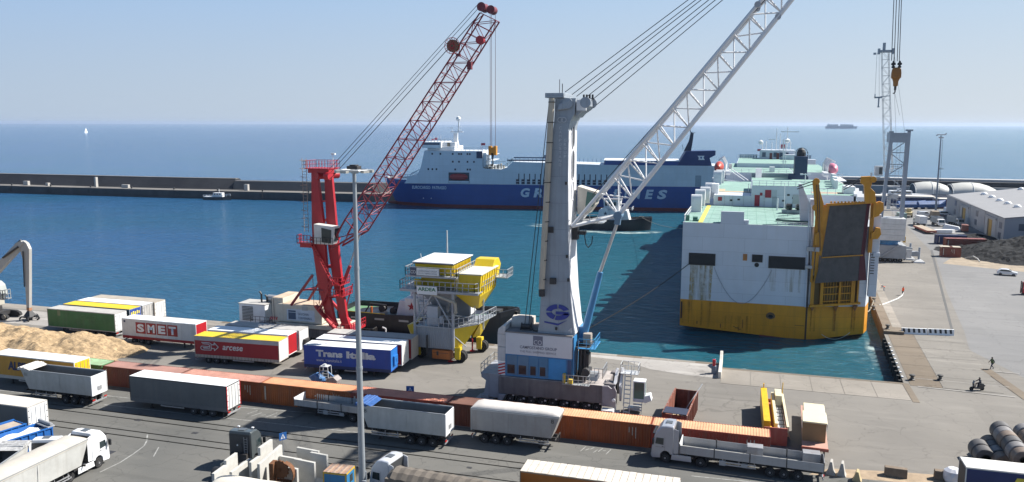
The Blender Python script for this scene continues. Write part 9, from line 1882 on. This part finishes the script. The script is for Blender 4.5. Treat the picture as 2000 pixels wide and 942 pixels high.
# ------------------------------------------------------------------ people
skin = M('skin', (.48, .28, .19), .6)
def clothes(name, low, high, zs):
    m = bpy.data.materials.new(name); m.use_nodes = True; nt = m.node_tree; b = nt.nodes['Principled BSDF']
    tc = nt.nodes.new('ShaderNodeTexCoord'); sx = nt.nodes.new('ShaderNodeSeparateXYZ'); nt.links.new(tc.outputs['Object'], sx.inputs[0])
    g = nt.nodes.new('ShaderNodeMath'); g.operation = 'GREATER_THAN'; g.inputs[1].default_value = zs; nt.links.new(sx.outputs['Z'], g.inputs[0])
    x = nt.nodes.new('ShaderNodeMix'); x.data_type = 'RGBA'; nt.links.new(g.outputs[0], x.inputs[0]); x.inputs[6].default_value = (*low, 1); x.inputs[7].default_value = (*high, 1)
    nt.links.new(x.outputs[2], b.inputs['Base Color']); b.inputs['Roughness'].default_value = .9
    return m
def person(label, loc, rz, J, mat, vest=None, hair=(.04, .03, .02), hat=None, cat='person'):
    """J: joint positions; one skinned body mesh, clothes as children"""
    t = thing('person', label, cat, loc, R(rz), None, world=False)
    names = ['pelvis', 'chest', 'neck', 'head', 'hipL', 'kneeL', 'footL', 'toeL', 'hipR', 'kneeR', 'footR', 'toeR', 'shL', 'elL', 'haL', 'shR', 'elR', 'haR', 'top', 'fgL', 'fgR']
    rad = [.15, .165, .065, .10, .10, .075, .05, .045, .10, .075, .05, .045, .075, .055, .04, .075, .055, .04, .075, .03, .03]
    E_ = [(0, 1), (1, 2), (2, 3), (3, 18), (0, 4), (4, 5), (5, 6), (6, 7), (0, 8), (8, 9), (9, 10), (10, 11), (1, 12), (12, 13), (13, 14), (14, 19), (1, 15), (15, 16), (16, 17), (17, 20)]
    me = bpy.data.meshes.new('body'); me.from_pydata([J[n] for n in names], E_, [])
    o = bpy.data.objects.new('body', me); COL.objects.link(o); o.parent = t
    o.modifiers.new('skin', 'SKIN')
    for k, sv_ in enumerate(me.skin_vertices[0].data): sv_.radius = (rad[k], rad[k] * (.8 if k in (0, 1) else 1))
    me.skin_vertices[0].data[0].use_root = True
    sb_ = o.modifiers.new('sub', 'SUBSURF'); sb_.levels = 1; sb_.render_levels = 1
    me.materials.append(mat)
    hp = J['head']
    part(t, 'head', skin, lambda m: m.lathe([(.02, -.13), (.08, -.1), (.105, 0), (.1, .08), (.04, .14)], hp, 'z', 12), smooth=True)
    part(t, 'hair' if not hat else 'cap', M('hair_' + label[:6], hair, .8) if not hat else M('cap_' + label[:6], hat, .5), lambda m: m.lathe([(.112, -.02), (.118, .04), (.09, .12), (.02, .155)], hp, 'z', 12), smooth=True)
    for s in ('haL', 'haR'): part(t, 'hand', skin, lambda m: (m.lathe([(.02, -.06), (.045, -.03), (.04, .04), (.015, .08)], J[s], 'z', 8)), smooth=True)
    if vest:
        c = J['chest']; p = J['pelvis']
        part(t, 'vest', M('vest_' + label[:6], vest, .7), lambda m: m.loft([[(p[0] + (c[0] - p[0]) * f + w_ * math.cos(q), p[1] + (c[1] - p[1]) * f + w_ * 1.25 * math.sin(q), p[2] + (c[2] - p[2]) * f) for q in [2 * PI * k / 12 for k in range(12)]] for f, w_ in ((-.1, .17), (.5, .175), (1.0, .19), (1.35, .12))]), smooth=True)
    return t
def stance(stride=.3, lean=0.0, arm=.15):
    return dict(pelvis=(0, 0, .95), chest=(.05 + lean, 0, 1.36), neck=(.06 + lean * 1.2, 0, 1.52), head=(.08 + lean * 1.4, 0, 1.63), top=(.08 + lean * 1.4, 0, 1.72),
                hipL=(0, .1, .88), kneeL=(stride * .5 + .03, .11, .48), footL=(stride * .75, .11, .08), toeL=(stride * .75 + .2, .11, .04),
                hipR=(0, -.1, .88), kneeR=(-stride * .2 + .05, -.11, .48), footR=(-stride * .9, -.11, .1), toeR=(-stride * .9 + .18, -.11, .04),
                shL=(.04 + lean, .2, 1.42), elL=(-arm + lean, .27, 1.15), haL=(-arm * .6 + .1 + lean, .27, .9), fgL=(-arm * .5 + .14 + lean, .27, .82),
                shR=(.04 + lean, -.2, 1.42), elR=(arm + lean, -.27, 1.15), haR=(arm + .2 + lean, -.26, .96), fgR=(arm + .27 + lean, -.26, .9))
person('walking man in dark clothes with a dull yellow vest near the scooter', (13.0, 10.2, 0), 200, stance(.38), clothes('cloth_navy', (.02, .03, .07), (.03, .035, .04), .95), vest=(.10, .14, .05))
person('dock worker in bright orange top pulling the white mooring line', (9.8, 60.4, 0), 215, stance(.28, -.08, -.1), clothes('cloth_orange', (.03, .03, .05), (.75, .10, .03), .95), vest=(.80, .12, .03))
person('dock worker in white helmet bending beside the ship on the mole', (6.8, 63.6, 0), 190, dict(stance(.15, .3), chest=(.35, 0, 1.12), neck=(.47, 0, 1.2), head=(.55, 0, 1.26), top=(.6, 0, 1.33), shL=(.36, .2, 1.16), shR=(.36, -.2, 1.16), elL=(.45, .25, .9), elR=(.45, -.25, .9), haL=(.6, .2, .7), haR=(.6, -.2, .7), fgL=(.66, .2, .63), fgR=(.66, -.2, .63)), clothes('cloth_greyblue', (.25, .30, .38), (.05, .16, .17), 1.0), vest=(.45, .50, .55), hat=(.7, .7, .7))
# scooter with rider
t = thing('scooter', 'dark motor scooter ridden across the mole near its inner corner', 'scooter', (8.6, -.6, 0), R(-162), None, world=False)
sc_ = M('scooter_dark', (.02, .022, .03), .35, coat=.4)
part(t, 'body', sc_, lambda m: (m.loft([[(-.95, y, .75), (-.55, y, .9), (-.1, y, .82), (.0, y, .45), (.35, y, .38), (.42, y, .28), (-.2, y, .24), (-.7, y, .35)] for y in (-.16, .16)]), m.prism([(.38, .3), (.55, .3), (.66, 1.0), (.56, 1.05)], 'y', -.18, .18)), bevel=.04)
part(t, 'windshield', M('shield_grey', (.2, .22, .24), .2), lambda m: m.prism([(.60, 1.0), (.64, 1.0), (.52, 1.35), (.49, 1.35)], 'y', -.16, .16))
part(t, 'handlebar', chas, lambda m: m.tube((.5, -.32, 1.05), (.5, .32, 1.05), .025, 6))
part(t, 'seat', tyre, lambda m: m.box(-.75, -.02, -.14, .14, .84, .93), bevel=.03)
part(t, 'fork', galv, lambda m: m.tube((.62, 0, .8), (.78, 0, .28), .03, 6))
for xx in (.78, -.62): wheel(t, xx, 0, .27, .12, -1)
J = dict(pelvis=(-.35, 0, 1.0), chest=(-.22, 0, 1.38), neck=(-.2, 0, 1.52), head=(-.18, 0, 1.64), top=(-.18, 0, 1.73), hipL=(-.32, .12, .95), kneeL=(.12, .2, .88), footL=(.15, .2, .45), toeL=(.32, .2, .40), hipR=(-.32, -.12, .95), kneeR=(.12, -.2, .88), footR=(.15, -.2, .45), toeR=(.32, -.2, .40),
         shL=(-.22, .2, 1.42), elL=(.05, .3, 1.2), haL=(.42, .3, 1.1), fgL=(.48, .3, 1.08), shR=(-.22, -.2, 1.42), elR=(.05, -.3, 1.2), haR=(.42, -.3, 1.1), fgR=(.48, -.3, 1.08))
person('scooter rider in dark clothes and helmet on the mole', (8.6, -.6, 0), -162, J, clothes('cloth_dark', (.02, .02, .03), (.03, .035, .05), 1.0), hat=(.03, .03, .035))
# ------------------------------------------------------------------ air
OFF[0] = Vector((0, 0, 0))
m = MB(); m.box(-23900, 23900, -330, 23900, -7, 64.5)
hz = m.build('haze', []) 
hm = bpy.data.materials.new('haze_air'); hm.use_nodes = True
hn = hm.node_tree; hn.nodes.remove(hn.nodes['Principled BSDF'])
pvn = hn.nodes.new('ShaderNodeVolumePrincipled')
pvn.inputs['Color'].default_value = (0.62, 0.76, 1.0, 1)
pvn.inputs['Density'].default_value = 0.000045
pvn.inputs['Anisotropy'].default_value = 0.3
hn.links.new(pvn.outputs[0], hn.nodes['Material Output'].inputs['Volume'])
hz.data.materials.append(hm)
hz['kind'] = 'stuff'
